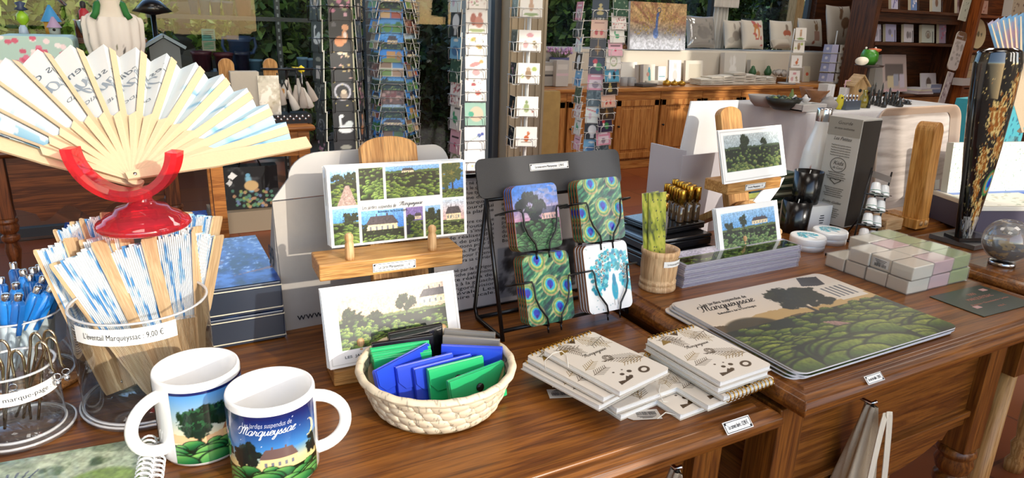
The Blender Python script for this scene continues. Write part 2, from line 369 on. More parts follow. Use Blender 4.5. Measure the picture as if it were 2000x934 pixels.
def framed(fn, mx, my, base='f4f3f0', rule='c9c6c0', top=None, rl=True):
    def f(x, y, asp):
        a = Art(x, y, base); ty = 1-(top if top is not None else my); w = asp-2*mx
        if rl:
            q = .035
            a.put(((np.abs(x-asp/2) < asp/2-q) & (np.abs(y-.5) < .5-q) & ~((np.abs(x-asp/2) < asp/2-q-.008) & (np.abs(y-.5) < .5-q-.008)))*1., rule)
        ins = (x > mx) & (x < asp-mx) & (y > my) & (y < ty); xx = np.clip((x-mx)/(ty-my), 0, w/(ty-my)); yy = np.clip((y-my)/(ty-my), 0, 1)
        a.put(ins*1., fn(xx, yy, w/(ty-my))); return a.out()
    return f
def collage(x, y, asp):
    a = Art(x, y, 'f3f2ef')
    cells = [(.02, .52, .20, .97, topiary(3, ('3f86d8', 'a8cdf0'), .62, .2, 40, trees=((.8, .75, .22), (.3, .7, .2)), house=None, path=[(.2, 0), (.95, 0), (.7, .55), (.55, .55)])),
             (.215, .57, .385, .97, topiary(4, ('2c4a20', '2c4a20'), .98, .16, 60, lit='a4c060', trees=(), house=None)),
             (.40, .57, .80, .97, topiary(5, ('4f92dc', '8dbdf0'), .8, .16, 110, lit='a8c050', trees=((.12, .6, .28), (.45, .5, .2)), house=(.3, .78, .22, .15), far='42602c')),
             (.815, .52, .98, .97, topiary(6, ('2d74c8', '6ba8e8'), .2, .15, 30, trees=((.5, .75, .42), (.2, .5, .3)), house=None, tcol='3a4a20', tlit='8a7a30')),
             (.02, .03, .20, .49, topiary(7, ('2f7fd8', '8cc0f0'), .55, .25, 35, trees=((.7, .68, .25),), house=None, lit='90a850')),
             (.215, .03, .52, .43, topiary(8, ('2a6fd0', '78b2ee'), .36, .09, 40, trees=((.05, .4, .2),), house=(.12, .3, .72, .52), lit='a0b860')),
             (.535, .03, .665, .43, topiary(9, ('6a58a0', '8f7ab8'), .5, .16, 40, trees=((.2, .6, .2),), house=(.5, .6, .4, .2), dark='15182a')),
             (.68, .03, .80, .43, topiary(10, ('4a8ad0', 'a0c8f0'), .55, .22, 30, trees=((.3, .7, .25), (.8, .6, .3)), house=None)),
             (.815, .03, .98, .49, topiary(11, ('e0a090', 'c8d8e8'), .35, .14, 40, trees=(), house=(.15, .4, .7, .4), mid='5a6a3a'))]
    for x0, y0, x1, y1, fn in cells:
        h = y1-y0; w = (x1-x0)*asp; ins = (x > x0*asp) & (x < x1*asp) & (y > y0) & (y < y1)
        xx = np.clip((x-x0*asp)/h, 0, w/h); yy = np.clip((y-y0)/h, 0, 1); a.put(ins*1., fn(xx, yy, w/h))
    return a.out()
def feathers(seed, n=7, base='1f5a48'):
    def f(x, y, asp):
        a = Art(x, y, base); rg = np.random.default_rng(seed)
        st = fbm(x*4+y*6, y*22-x*16+3*fbm(x*3, y*3, seed), seed); a.put(np.clip((st-.42)*6, 0, 1)*.8, '3f9a6a'); a.put(np.clip((st-.55)*8, 0, 1), 'a8b878'); a.put(np.clip((.36-st)*9, 0, 1), '0c2a3a')
        st2 = fbm(x*20-y*14, y*5+x*3, seed+5); a.put(np.clip((st2-.6)*8, 0, 1)*.6, 'd8b890')
        pts = [(.8, .9), (.25, .93), (.5, .55), (.25, .13), (.72, .17), (.05, .5), (.95, .5), (.5, .95), (.98, .02)]
        for cx, cy in pts[:n]:
            cx = cx*asp+rg.uniform(-.05, .05); cy += rg.uniform(-.05, .05); k = rg.uniform(.85, 1.15)
            for r, c in ((.17, 'c89a6a'), (.15, '4a8a50'), (.125, 'b8c060'), (.10, '2aa0b8'), (.062, '2038b0')): a.ell(cx, cy+(.17-r)*.25, r*k*.85, r*k, c, rot=.5)
            a.ell(cx, cy-.02, .022*k, .03*k, '40108a')
        a.tex(.25, 30, seed); return a.out()
    return f
def splash(x, y, asp):
    a = Art(x, y, 'f2f2f0'); rg = np.random.default_rng(5)
    for i in range(280):
        t = rg.uniform(-.25*PI, 1.25*PI); r = .12+.33*rg.random()**.7; px, py = .5+r*math.cos(t)*.95, .5+r*math.sin(t)*.88
        a.ell(px, py, .022+.02*rg.random(), .03, rg.choice(['1aa0c0', '3cc0d0', '1580a8', '70d0d8', '2090a0']), .9)
    for i in range(46):
        t = rg.uniform(-.1*PI, 1.1*PI); r = .18+.26*rg.random(); px, py = .5+r*math.cos(t)*.95, .5+r*math.sin(t)*.9
        a.ell(px, py, .02, .024, 'd8c8b8'); a.ell(px, py, .012, .014, '304858')
    a.ell(.5, .3, .06, .16, '18a0c0'); a.ell(.5, .45, .035, .1, '1488b0'); a.line(.47, .16, .47, .08, .008, '60524a'); a.line(.53, .16, .53, .08, .008, '60524a')
    for i in range(30): a.ell(rg.random(), rg.random(), .01, .01, '80a8a8')
    return a.out()
def duskgarden(x, y, asp):
    a = Art(x, y); a.grad('c890a8', '3a78d0', .45, .9); a.put((fbm(x*4, y*8, 3) > .55)*(y > .5)*.5, 'c8b0c0')
    a.house(.6*asp, .45, .36*asp, .2, 'd8b0a8', '5a5a78'); a.tree(.32, .66, .26, '14202a', '2a4030', 4); a.bushes(0, asp, 0, .46, 120, .11, 4, '0c1c18', '2a5a38', '6a9a60')
    a.tex(.25, 30, 4); return a.out()
def woodland_blue(x, y, asp):
    a = Art(x, y, '1c3a80'); n = fbm(x*6, y*6, 2, 5); a.put(np.clip((n-.45)*6, 0, 1), '4a7ad0'); a.put(np.clip((fbm(x*22, y*22, 4)-.55)*8, 0, 1)*(y > .35), 'a8c8f8')
    a.put(np.clip((.4-n)*8, 0, 1), '0c1638'); a.poly([(.45*asp, .3), (1.1*asp, .42), (1.1*asp, .5)], 'b06a48', .8); a.ell(.2*asp, .75, .2, .1, '6a3a48', .6); return a.out()
def newsprint(x, y, asp):
    a = Art(x, y, 'b4adab'); rg = np.random.default_rng(8)
    ph = (x > .42*asp) & (x < .97*asp) & (y > .04) & (y < .44); n = fbm(x*14, y*14, 4, 5); a.put(ph*1., '3a3a40'); a.put(ph*np.clip((n-.5)*8, 0, 1), '8a8a90'); a.put(ph*np.clip((.42-n)*8, 0, 1), '141418')
    return a.out()
def notebook_art(x, y, asp):
    a = Art(x, y, 'e6dccd'); g, d = '8a6a20', '4a3418'
    def palm(cx, cy, ang, L, col, n=11):
        L *= 1.3; ex, ey = cx+L*math.cos(ang), cy+L*math.sin(ang); a.line(cx, cy, ex, ey, .004, col)
        for k in range(n):
            t = (k+.5)/n; px, py = cx+(ex-cx)*t, cy+(ey-cy)*t; q = L*.42*(1-.45*t)
            for sg in (-1, 1): a.line(px, py, px+q*math.cos(ang+sg*.75), py+q*math.sin(ang+sg*.75), .0042, col)
    palm(.98*asp, .30, 2.6, .26, d); palm(.98*asp, .33, 3.1, .2, g, 6); palm(.25*asp, .99, -1.3, .22, d); palm(.6*asp, .99, -1.0, .26, g); palm(.1*asp, .92, -.4, .2, d, 6)
    palm(.98*asp, .86, 3.5, .2, d, 6); palm(.03, .45, .4, .16, g, 6); palm(.03, .34, .2, .16, d, 7)
    a.ell(.70*asp, .14, .075, .055, d, rot=.3); a.ell(.70*asp, .14, .042, .028, 'e6dccd', rot=.3)
    for px, py, r in ((.42, .13, .02), (.36, .2, .022), (.5, .2, .024), (.3, .27, .012), (.45, .26, .01)): a.ell(px*asp, py, r*1.2, r, d)
    a.poly([(.1, .07), (.3, .10), (.26, .16), (.2, .11), (.12, .13)], d); a.poly([(.05, .8), (.2, .83), (.12, .9)], g); a.poly([(.4*asp, .96), (.6*asp, .99), (.5*asp, .9)], d)
    cx, cy = .55*asp, .5                               # little rose
    for r in (.05, .035, .02): a.ring(cx, cy, r, .006, d)
    a.line(cx-.1, cy-.02, cx+.02, cy-.05, .006, d); a.ell(cx-.07, cy-.035, .02, .01, d)
    return a.out()
def mug_art(night):
    def f(x, y, asp):
        a = Art(x, y); rg = np.random.default_rng(3)
        if night: a.grad('e8d090', '3f86c8', .34, .56); a.grad('3f86c8', '0a1f60', .54, .96, (y > .54)*1.)
        else: a.grad('f0dcb0', '4a90d8', .35, 1.0)
        if night:
            dm = np.hypot((x-.90*asp)/.09, (y-.68)/.11); dn = np.hypot((x-.90*asp+.045)/.09, (y-.70)/.11); a.put((dm < 1)*(dn > 1)*1., 'f4e8b0')
            for k in range(14): a.ell(rg.random()*asp, .55+.4*rg.random(), .006, .006, 'e8f0ff')
            for tx, tr in ((.36, .2), (.28, .15), (.98, .2), (.06, .18)): a.tree(tx*asp, .45, tr, '0a1e20', '14382a', int(tx*50))
            a.house(.46*asp, .30, .30*asp, .26, 'f0cf90', '6a5450')
        else:
            a.poly([(.05*asp, .3), (.05*asp, .45), (.5*asp, .38), (asp*.95, .5), (asp*.95, .25)], 'e8b888'); a.house(.62*asp, .3, .25*asp, .22, 'f0c888', 'a86a48'); a.tree(.42*asp, .62, .46, '10281a', '2a6038', 5, .33)
        a.bushes(0, asp, 0, .27, 34, .22, 6, '081f14', '1f6a38', '8ac060', .5); 
        a.put((y > .965)*1., '14205a'); return a.out()
    return f
def peacock_photo(x, y, asp):
    a = Art(x, y, '7a8a70'); n = fbm(x*5, y*9, 2, 5); a.put(np.clip((n-.4)*4, 0, 1), 'a8b498'); a.put(np.clip((fbm(x*9, y*9, 7)-.55)*6, 0, 1), '4a6040')
    a.ell(.82*asp, .45, .3, .25, '6f8a3a', .9); a.ell(.1*asp, .55, .25, .12, '5a6a90', .7)
    a.ell(.45*asp, .05, .16, .5, '1c2a80'); a.ell(.43*asp, .42, .13, .1, '2838a0'); a.ell(.5*asp, .4, .05, .03, 'e8e8e8'); a.line(.35*asp, .5, .5*asp, .72, .02, '202838'); a.line(.5*asp, .4, .62*asp, .3, .02, '404040')
    for k in range(5): a.line(.43*asp, .5, .43*asp-.1+.06*k, .82, .008, '26304a')
    a.tex(.3, 40, 3); return a.out()
def speckle(base, cols, n, r, seed=0):
    def f(x, y, asp):
        a = Art(x, y, base); rg = np.random.default_rng(seed)
        for k in range(n): a.ell(rg.random()*asp, rg.random(), r*(.5+rg.random()), r*(.4+.6*rg.random()), cols[k % len(cols)], .9, rg.random()*3)
        return a.out()
    return f
# ---------------------------------------------------------------- shop tables
OAK = ('633713', '8a541f')
def oak(ax, sc_=1): return wood(OAK[0], OAK[1], ax, sc_, .34, .12, .12, .4)
def tabletop(x0, x1, y0, y1, z, th, name, parent, loc, m=None):
    mb = MB(); rings = [(-.028, 0), (-.026, -.0035), (-.022, -.0035), (-.016, -.002), (-.006, -.006), (-.001, -.013), (0, -.02), (-.003, -.027), (-.010, -.031), (-.018, -.033), (-.02, -th)]
    vs = []
    for o, dz in rings: vs += [(x0-o, y0-o, z+dz), (x1+o, y0-o, z+dz), (x1+o, y1+o, z+dz), (x0-o, y1+o, z+dz)]
    fs = [(0, 1, 2, 3)]
    for j in range(len(rings)-1):
        for i in range(4): k = (i+1) % 4; fs.append((j*4+i, (j+1)*4+i, (j+1)*4+k, j*4+k))
    b = (len(rings)-1)*4; fs.append((b+3, b+2, b+1, b)); mb.add(vs, fs)
    o = mb.build(name, m or oak('x'), parent, loc); bv = o.modifiers.new('bevel', 'BEVEL'); bv.width = .0015; bv.segments = 2; bv.limit_method = 'ANGLE'; bv.angle_limit = R(25); return o
TURN = [(.018, 0), (.024, .01), (.024, .04), (.015, .05), (.013, .08), (.02, .20), (.022, .26), (.014, .29), (.022, .30), (.022, .315), (.013, .325), (.019, .36), (.026, .40), (.019, .43), (.029, .44), (.029, .455), (.02, .462), (.029, .47), (.033, .485), (.028, .50), (.034, .508), (.03, .52)]
def turned_leg(parent, x, y, h, sq, m, name='leg', k=1.0, w=.052):
    z1 = h-sq; mb = MB(); mb.lathe([(0, 0)]+[(r*k, zz*z1/.52) for r, zz in TURN]+[(0, z1)], 24, c=(x, y, 0)); mb.box((x, y, z1+sq/2), (w, w, sq))
    return mb.build(name, m, parent, bev=.002)
def shop_table(name, label, x0, x1, y0, y1, H, legs, apron_y, scallop=True, sq=.235, pale=False):
    t = thing(name, label, 'table', (0, 0, 0)); tabletop(x0, x1, y0, y1, H, .035, 'tabletop', t, (0, 0, 0))
    for lx, ly in legs:
        if pale:
            mb = MB(); mb.lathe([(0, 0), (.024, 0), (.026, .03), (.016, .05), (.024, .09), (.015, .11), (.021, .16), (.019, H-.2), (0, H-.2)], 20, c=(lx, ly, 0)); mb.box((lx, ly, H-.118), (.05, .05, .164), 1); mb.build('leg', [wood('a8743a', 'cc9a5c', 'z', 1.5, .4, .1, .1, .2), oak('z')], t)
        else: turned_leg(t, lx, ly, H-.035, sq, oak('z'))
    xs = sorted({l[0] for l in legs}); zt = H-.035
    a0, a1 = xs[0]+.026, xs[-1]-.026
    for ya, nm in ((apron_y, 'apron'), (max(l[1] for l in legs), 'back_apron')):
        mb = MB(); mb.box(((a0+a1)/2, ya, zt-.075), (a1-a0, .018, .15), 0)
        if scallop:
            n = 40; w = a1-a0; pts = [(a0, zt-.15), (a1, zt-.15)]
            for k in range(n+1):
                s = 1-k/n; d = .028+.045*max(0, math.sin(PI*min(1, max(0, (s-.12)/.76))))**.6 + (.012 if .1 < s < .13 or .87 < s < .9 else 0)
                pts.append((a0+w*s, zt-.15-d))
            mb.prism(pts, .02, 'xz', 1, off=ya-.012); mb.box(((a0+a1)/2, ya-.006, zt-.152), (w, .026, .012), 0)
        else: mb.box(((a0+a1)/2, ya-.006, zt-.142), (a1-a0, .024, .016), 0)
        mb.build(nm, [oak('x'), oak('x')], t, bev=.002)
    for xa in (xs[0], xs[-1]):
        mb = MB(); ya = min(l[1] for l in legs)+.026; yb = max(l[1] for l in legs)-.026; mb.box((xa, (ya+yb)/2, zt-.1), (.018, yb-ya, .2)); mb.build('side_apron', oak('y'), t, bev=.002)
    return t
Z1, Z2, Z3 = .76, .785, .80
tb1 = shop_table('shop_table', 'brown oak table under the mugs, basket and white gold notebooks', -1.05, .712, .517, 1.29, Z1, [(.640, .60), (-.95, .60), (.640, 1.2), (-.95, 1.2)], .60, False, .30)
tb2 = shop_table('shop_table', 'brown oak table with scalloped apron under the landscape placemats and soaps', .716, 1.438, .492, 1.25, Z2, [(.745, .556), (1.275, .556), (.745, 1.19), (1.275, 1.19)], .556)
tb3 = shop_table('shop_table', 'brown oak table carrying the wooden tray stand and white bottle box', 1.442, 3.3, .90, 1.5, Z3, [(1.52, .98), (3.2, .98), (1.52, 1.42), (3.2, 1.42)], .98)
tb4 = shop_table('shop_table', 'oak table at right edge under the clear glass ball holder', 1.442, 2.3, .50, .896, Z3, [(1.495, .60), (2.2, .60), (1.495, .80), (2.2, .80)], .60, False, pale=True)
# ---------------------------------------------------------------- goods on the left table
BEECH = wood('b98a58', 'd9b384', 'z', 2, .55, 0, .1, .15); BEECHX = wood('b98a58', 'd9b384', 'x', 2, .55, 0, .1, .15)
LOAK = wood('a8743a', 'cf9c5c', 'z', 2.2, .5, 0, .25, .4); LOAKX = wood('a8743a', 'cf9c5c', 'x', 2.2, .5, 0, .25, .4)
FANW = wood('bf9d74', 'd6ba92', 'z', 3, .6, 0, .1, .1)
WHITE = mat('f2f1ee', .45); GLOSSW = mat('f3f2ef', .12, coat=.5); BLACKW = mat('0d0d0f', .3, .3, .3); STEEL = mat('c8c8ca', .18, 1); GOLD = mat('c79a3e', .25, 1); CHROME = mat('d8d8dc', .08, 1)
ACRYL = glass('fbfdff', 1, .03, .03, .75); ACRYL2 = glass('f4f6f6', .93, .06, .07); EDGE = glass('ffffff', .45, .1, .15)  # last one whitens the rings: rim and base highlights put into colour
def cupholder(name, label, c, r, z1, zr, base_r, base_m=None, base_h=.006, cat='holder'):
    t = thing(name, label, cat, (c.x, c.y, z1)); h = zr-z1
    MB().lathe([(r, base_h), (r, h)], 48).build('cup', ACRYL, t)
    MB().lathe(([(0, 0)] if base_m else [])+[(base_r, 0), (base_r+.001, base_h*.5), (base_r, base_h), (0, base_h)], 48).build('base', base_m or ACRYL2, t)
    MB().lathe([(r-.0025, h-.001), (r+.0005, h-.001), (r+.0005, h+.001), (r-.0025, h+.001), (r-.0025, h-.001)], 48).build('rim', EDGE, t)
    MB().lathe([(r-.002, base_h), (r+.001, base_h+.0005), (r+.001, base_h+.003), (r-.002, base_h+.003)], 48).build('foot_glint', EDGE, t)
    if not base_m: MB().lathe([(base_r-.0005, base_h-.0022), (base_r+.0015, base_h-.002), (base_r+.0015, base_h), (base_r-.0005, base_h+.0003)], 48).build('base_glint', EDGE, t)
    return t
def curved_label(parent, text, r, z, h, a0, a1, side=1):
    mb = MB(); mb.grid(lambda u, v: ((r)*np.cos(a0+(a1-a0)*u), (r)*np.sin(a0+(a1-a0)*u), z+h*v), 24, 3, colfn=lambda u, v: lin(np.where((((np.abs(v-.5) < .46) & ~(np.abs(v-.5) < .40))[:, None]), .1, .95)*np.ones(3)))
    o = mb.build('price_label', PAPER, parent); L = r*(a1-a0)
    cu = letters(text, h*.5, INK, o, (0, 0, 0), width=L*.74)
    for v in cu.data.vertices:
        x, y, zz = v.co; a = (a0+a1)/2 + x/r; v.co = ((r+.0006)*math.cos(a), (r+.0006)*math.sin(a), z+h*.5+y)
    cu.matrix_local = Matrix(); return o
# --- clear cylinder of folded fans
cyl = at(300, 775, Z1); CZ = .898
fh = cupholder('fan_holder', 'large clear acrylic cylinder holding folded wooden fans', cyl, .078, Z1, CZ, .081)
curved_label(fh, 'L\u2019\u00e9ventail Marqueyssac : 9,00 \u20ac', .0785, .112, .021, R(-150), R(-62))
def folded_fan(top, bot, wtop, wbot, seed, tint=0, label='', shortp=.62):
    T, B = Vector(top), Vector(bot); ax = (T-B); Ln = ax.length; ez = ax.normalized()
    ex = Vector(RT); ex = (ex-ez*ex.dot(ez)).normalized(); ey = ez.cross(ex)
    M = Matrix((( ex.x, ey.x, ez.x, B.x), (ex.y, ey.y, ez.y, B.y), (ex.z, ey.z, ez.z, B.z), (0, 0, 0, 1)))
    t = thing('folded_fan', label, 'fan', group='folded fans in the clear cylinder'); t.matrix_world = M
    n = 17; rg = np.random.default_rng(seed); zc = Ln*(1-shortp); wd = lambda z: wbot+(wtop-wbot)*z/Ln; D = .024
    mb = MB()                                      # pleated paper: folded strips
    for k in range(n):
        f0, f1 = (k/n-.5), ((k+1)/n-.5); dz = rg.uniform(-.003, .003); m = (f0+f1)/2
        cb = [.93, .94, .93]; nz = 26; zz = np.linspace(zc, Ln-.004+dz, nz+1)
        edge = .12+.3*rg.random(); blue = np.clip((fbm(zz*34+k*.6, zz*0+k*.75, seed)-.55)*8, 0, 1)*.85; cream = tint
        ca = np.array([.93, .94, .94])*(1-blue[:, None])+np.array([.22, .52, .80])*blue[:, None]; side = np.array([.45, .75, .86]) if not tint else np.array([.92, .82, .8])
        fx = lambda z, f: f*wd(z)
        P0 = np.stack([fx(zz, f0), np.full_like(zz, D*.5), zz], 1); P1 = np.stack([fx(zz, m), np.full_like(zz, -D*.5), zz], 1); P2 = np.stack([fx(zz, f1), np.full_like(zz, D*.5), zz], 1)
        PA = np.stack([fx(zz, m-.2/n), np.full_like(zz, -D*.47), zz], 1); PB = np.stack([fx(zz, m+.2/n), np.full_like(zz, -D*.47), zz], 1)
        V = np.concatenate([P0, PA, PB, P2]); q = nz+1; fs = []
        for a in range(3): fs += [(a*q+i, (a+1)*q+i, (a+1)*q+i+1, a*q+i+1) for i in range(nz)]
        cols = np.concatenate([np.tile(side, (q, 1)), ca, ca, np.tile(side*.98, (q, 1))]); mb.add(V, fs, 0, False, lin(cols))
        mb.add([P0[-1], PA[-1], PB[-1], P2[-1]], [(0, 1, 2, 3)], 0, False, lin((.94, .94, .93)))
    mb.build('paper_leaf', prn(.7), t)
    mb = MB()
    for k in range(n):
        f = (k+.5)/n-.5; w0, w1 = wbot/n*.34, wd(zc)/n*.34
        a0, a1 = f*wbot, f*wd(zc)
        mb.add([(a0-w0, -.008, 0), (a0+w0, -.008, 0), (a0+w0, .008, 0), (a0-w0, .008, 0), (a1-w1, -.011, zc+.004), (a1+w1, -.011, zc+.004), (a1+w1, .011, zc+.004), (a1-w1, .011, zc+.004)], [(0, 1, 5, 4), (1, 2, 6, 5), (2, 3, 7, 6), (3, 0, 4, 7), (3, 2, 1, 0), (4, 5, 6, 7)])
    mb.build('rib_stack', FANW, t)
    for s in (-1, 1):
        mb = MB(); g = .0026; pts = [(-.006, 0), (.006, 0), (.009, .01), (.012, zc), (.014, zc+.004), (.014, Ln-.004), (.012, Ln), (-.012, Ln), (-.014, Ln-.004), (-.014, zc+.004), (-.012, zc), (-.009, .01)]
        for i, (y, z) in enumerate(pts): pass
        V = []
        for off in (0, g):
            for y, z in pts: V.append((s*(wd(z)/2+off), y, z))
        q = len(pts); fs = [tuple(range(q)), tuple(range(2*q-1, q-1, -1))]+[(i, i+q, (i+1) % q+q, (i+1) % q) for i in range(q)]
        mb.add(V, fs if s < 0 else [f[::-1] for f in fs]); mb.build('guard', FANW, t)
    MB().tube([(-wbot/2-.004, 0, .010), (wbot/2+.004, 0, .010)], .0022, 8).build('rivet', STEEL, t)
    return t
FANS = [((150, 492), .952, (312, 762), .775, .058, .022, 0, 'folded fan with blue white pleats leaning left at the front of the cylinder'),
        ((247, 478), .955, (342, 748), .78, .054, .022, 0, 'folded fan with blue pleats front and centre in the cylinder'),
        ((347, 456), .955, (376, 728), .785, .05, .024, 0, 'folded fan with bright blue pleats at the front right of the cylinder'),
        ((408, 456), .955, (372, 700), .785, .026, .014, 0, 'folded fan showing its bare guard at the right rim of the cylinder'),
        ((396, 418), .975, (360, 700), .78, .04, .016, 0, 'folded white fan standing tall at the back right of the cylinder'),
        ((205, 458), .965, (292, 738), .775, .05, .016, 1, 'folded cream pink fan just left under the red stand'),
        ((142, 440), .965, (258, 755), .775, .034, .016, 0, 'folded fan with flat wooden guard at the back left of the cylinder'),
        ((178, 424), .975, (276, 725), .775, .04, .016, 1, 'folded pinkish fan rearmost at left behind the red stand base'),
        ((108, 476), .955, (228, 765), .772, .038, .016, 0, 'folded fan leaning furthest left out of the cylinder'),
        ((205, 474), .955, (322, 735), .775, .03, .014, 0, 'folded fan with teal edges wedged between the two front fans'),
        ((350, 440), .965, (350, 712), .775, .05, .018, 1, 'folded white fan just right under the red stand base')]
for i, (t_, zt, b_, zb, wt, wb, tint, lab) in enumerate(FANS): folded_fan(at(*t_, zt), at(*b_, zb), wt, wb, i+1, tint, lab)
# --- red stand + open fan
RED = glass('ff5264', .84, .04, .06); SB = aty(282, 440, .955)
rs = thing('fan_stand', 'transparent red plastic stand under the open fan', 'stand', (SB.x, SB.y, SB.z-.002))
MB().lathe([(0, 0), (.052, 0), (.056, .004), (.054, .009), (.047, .012), (.045, .016), (.034, .021), (.030, .027), (.018, .030), (.013, .036), (.014, .044), (.010, .048), (0, .048)], 48).build('base', RED, rs)
mb = MB(); rr = .061; cz = .048+rr
for k in range(1):
    N = 40; ring = []
    for i in range(N+1):
        a = R(183)+R(172)*i/N; wv = .011
        c_ = (math.cos(a), math.sin(a))
        for dr, dy in ((-.007, -wv), (0, -wv-.001), (.007, -wv), (.007, wv), (0, wv+.001), (-.007, wv)): ring.append(((rr+dr)*c_[0], dy, cz+(rr+dr)*c_[1]))
    fs = [(i*6+k, i*6+(k+1) % 6, (i+1)*6+(k+1) % 6, (i+1)*6+k) for i in range(N) for k in range(6)]+[(0, 1, 2, 3, 4, 5)[::-1], tuple(N*6+k for k in range(6))]
    mb.add(ring, fs, 0, False)
mb.build('arc_cradle', RED, rs, loc=(-.012, -.012, -.002), rot=(0, 0, R(-24)))
PV = aty(263, 354, .985); FR = .236
fan = thing('open_fan', 'open wooden fan with pale blue peacock paper on the red stand', 'fan', rot=(0, 0, 0)); fan.matrix_world = Matrix.Translation(PV)@Matrix.Rotation(R(10), 4, 'Z')@Matrix.Rotation(R(-48), 4, 'X')
A0, A1, NR = R(8), R(147), 14; rin, rout = FR*.46, FR*.985
def leafart(u, v):
    ang = A1+(A0-A1)*u; x = np.cos(ang)*v; y = np.sin(ang)*v; a = Art(u*6, v, 'cdd0d0')
    a.put(np.clip((u-.5)*2.2, 0, 1), 'c6dfea'); a.put(np.clip((.16-u)*9, 0, 1)*.75*(fbm(u*40, v*8, 2) > .45), '5f93b0'); a.put(np.clip((u-.80)*9, 0, 1), 'a8d2e8')
    for k, (uu, vv, ro) in enumerate([(.66, .62, .5), (.70, .42, .3), (.77, .55, .6), (.82, .3, .2), (.86, .6, .7), (.90, .35, .4), (.95, .62, .3), (.98, .3, .5), (.72, .7, .9), (.03, .5, .4), (.08, .6, .3)]):
        a.ell(uu*6, vv, .19, .07, '5f9cc4', .75, ro, .9); a.ell(uu*6+.1, vv+.03, .07, .025, '3a6c9c', .6, ro, .9)
    return lin(a.out())
mb = MB(); nf = NR*4; nv = 40
uu = np.linspace(0, 1, nf*2+1); ang = A1+(A0-A1)*uu; zig = .0135*(np.abs(((uu*NR*1.0) % 1)-.5)*-4+1)
vs, cs = [], []
for j in range(nv+1):
    v = j/nv; r = rin+(rout-rin)*v; rr_ = r*(1-.006*np.cos(uu*NR*2*PI)); vs.append(np.stack([rr_*np.cos(ang), zig*(.35+.65*v), rr_*np.sin(ang)], 1)); cs.append(leafart(uu, np.full_like(uu, v)))
W_ = nf*2+1; mb.add(np.concatenate(vs), [(j*W_+i, (j+1)*W_+i, (j+1)*W_+i+1, j*W_+i+1) for j in range(nv) for i in range(W_-1)], 0, False, np.concatenate(cs))
leaf = mb.build('paper_leaf', prn(.75), fan); sd = leaf.modifiers.new('thick', 'SOLIDIFY'); sd.thickness = .0004
GREY = mat('8a96a2', .7)
for s_, sz_, z_, x_, wd_ in (('Les jardins suspendus de', .016, FR*.80, .0, .17), ('Marqueyssac', .034, FR*.70, -.005, .15), ('DORDOGNE PERIGORD', .008, FR*.585, .0, .10)):   # print shows through reversed
    q = letters(s_, sz_, GREY, leaf, (0, 0, 0), shear=.3 if sz_ > .01 else 0, width=wd_)
    for v in q.data.vertices:
        X, Z = x_-v.co.x, z_+v.co.y; th_ = math.atan2(Z, X); rad_ = math.hypot(X, Z); fu = (A1-th_)/(A1-A0)*NR % 1; v.co = (X, .0135*(1-abs(fu-.5)*4)*(-1)*-1*(.35+.65*(rad_-rin)/(rout-rin))-.0012, Z)
    q.matrix_local = Matrix()
def blade(nm, ang_, w0, w1, w2, wt, y, th, r2, m, slope=0):
    mb = MB(); pts = [(-.010, -w0), (0, -w0*1.1), (rin*.95, -w1), (rin*1.02, -w2), (r2, -wt), (r2, wt), (rin*1.02, w2), (rin*.95, w1), (0, w0*1.1), (-.010, w0)]
    c, s = math.cos(ang_), math.sin(ang_); n_ = len(pts); V = [(r*c-q*s, y+o_-q*(slope if r < rin else slope+(.75 if nm == 'rib' else 0)), r*s+q*c) for o_ in (0, th) for r, q in pts]; mb.add(V, [tuple(range(n_))[::-1], tuple(range(n_, 2*n_))]+[(i, (i+1) % n_, (i+1) % n_+n_, i+n_) for i in range(n_)]); return mb.build(nm, m, fan)
fmat = mat('c9b08e', .6, bump=.15, bscale=300, var=.05)
for k in range(NR):
    a = A1+(A0-A1)*(k+.27)/NR; blade('rib', a, .0035, .0125, .0042, .0042, -.0045-.0004*k, .0012, rout*.985, fmat, .12)
blade('guard', A0-R(1), .0055, .012, .0115, .010, -.0155, .0035, FR*1.03, fmat); blade('guard', A1+R(2), .0055, .011, .0105, .009, .002, .0035, FR*1.02, fmat)
MB().tube([(0, -.0165, 0), (0, .006, 0)], .0022, 10).build('rivet', STEEL, fan)
# --- blue boxes
cover = prn(.3, .2)
def bookbox(label, x0, x1, y0, y1, z0, z1, seed=0, parent=None):
    t = thing('boxed_book', label, 'box', ((x0+x1)/2, y0, z0), group='shrink wrapped dark blue boxes'); w, d, h = x1-x0, y1-y0, z1-z0
    MB().box((0, d/2, h/2), (w, d, h)).build('case', mat('2b3442', .3, coat=.6), t, bev=.002)
    mb = MB(); o = .0008
    for z in (h*.12, h*.88): mb.box((0, d/2, z), (w+2*o, d+2*o, .0014), 0)
    mb.build('cream_edge', mat('e8dcc0', .5), t)
    mb = MB(); mb.grid(lambda u, v: ((u-.5)*w*.995, v*d*.995, h+.0012), 50, 90, colfn=lambda u, v: lin(woodland_blue(u, v*1.6, 1.0))); mb.build('cover_picture', cover, t); return t
bookbox('dark blue boxed book on top of the pair by the cardboard display', .045, .156, 1.011, 1.262, .809, .856)
bookbox('dark blue boxed book under its twin by the cardboard display', .044, .157, 1.011, 1.262, .761, .808)
bookbox('dark blue boxed book seen edge on right behind the fan cylinder', -.072, .038, 1.03, 1.262, .785, .832)
bookbox('dark blue boxed book lowest behind the fan cylinder', -.072, .038, 1.03, 1.262, .761, .784)
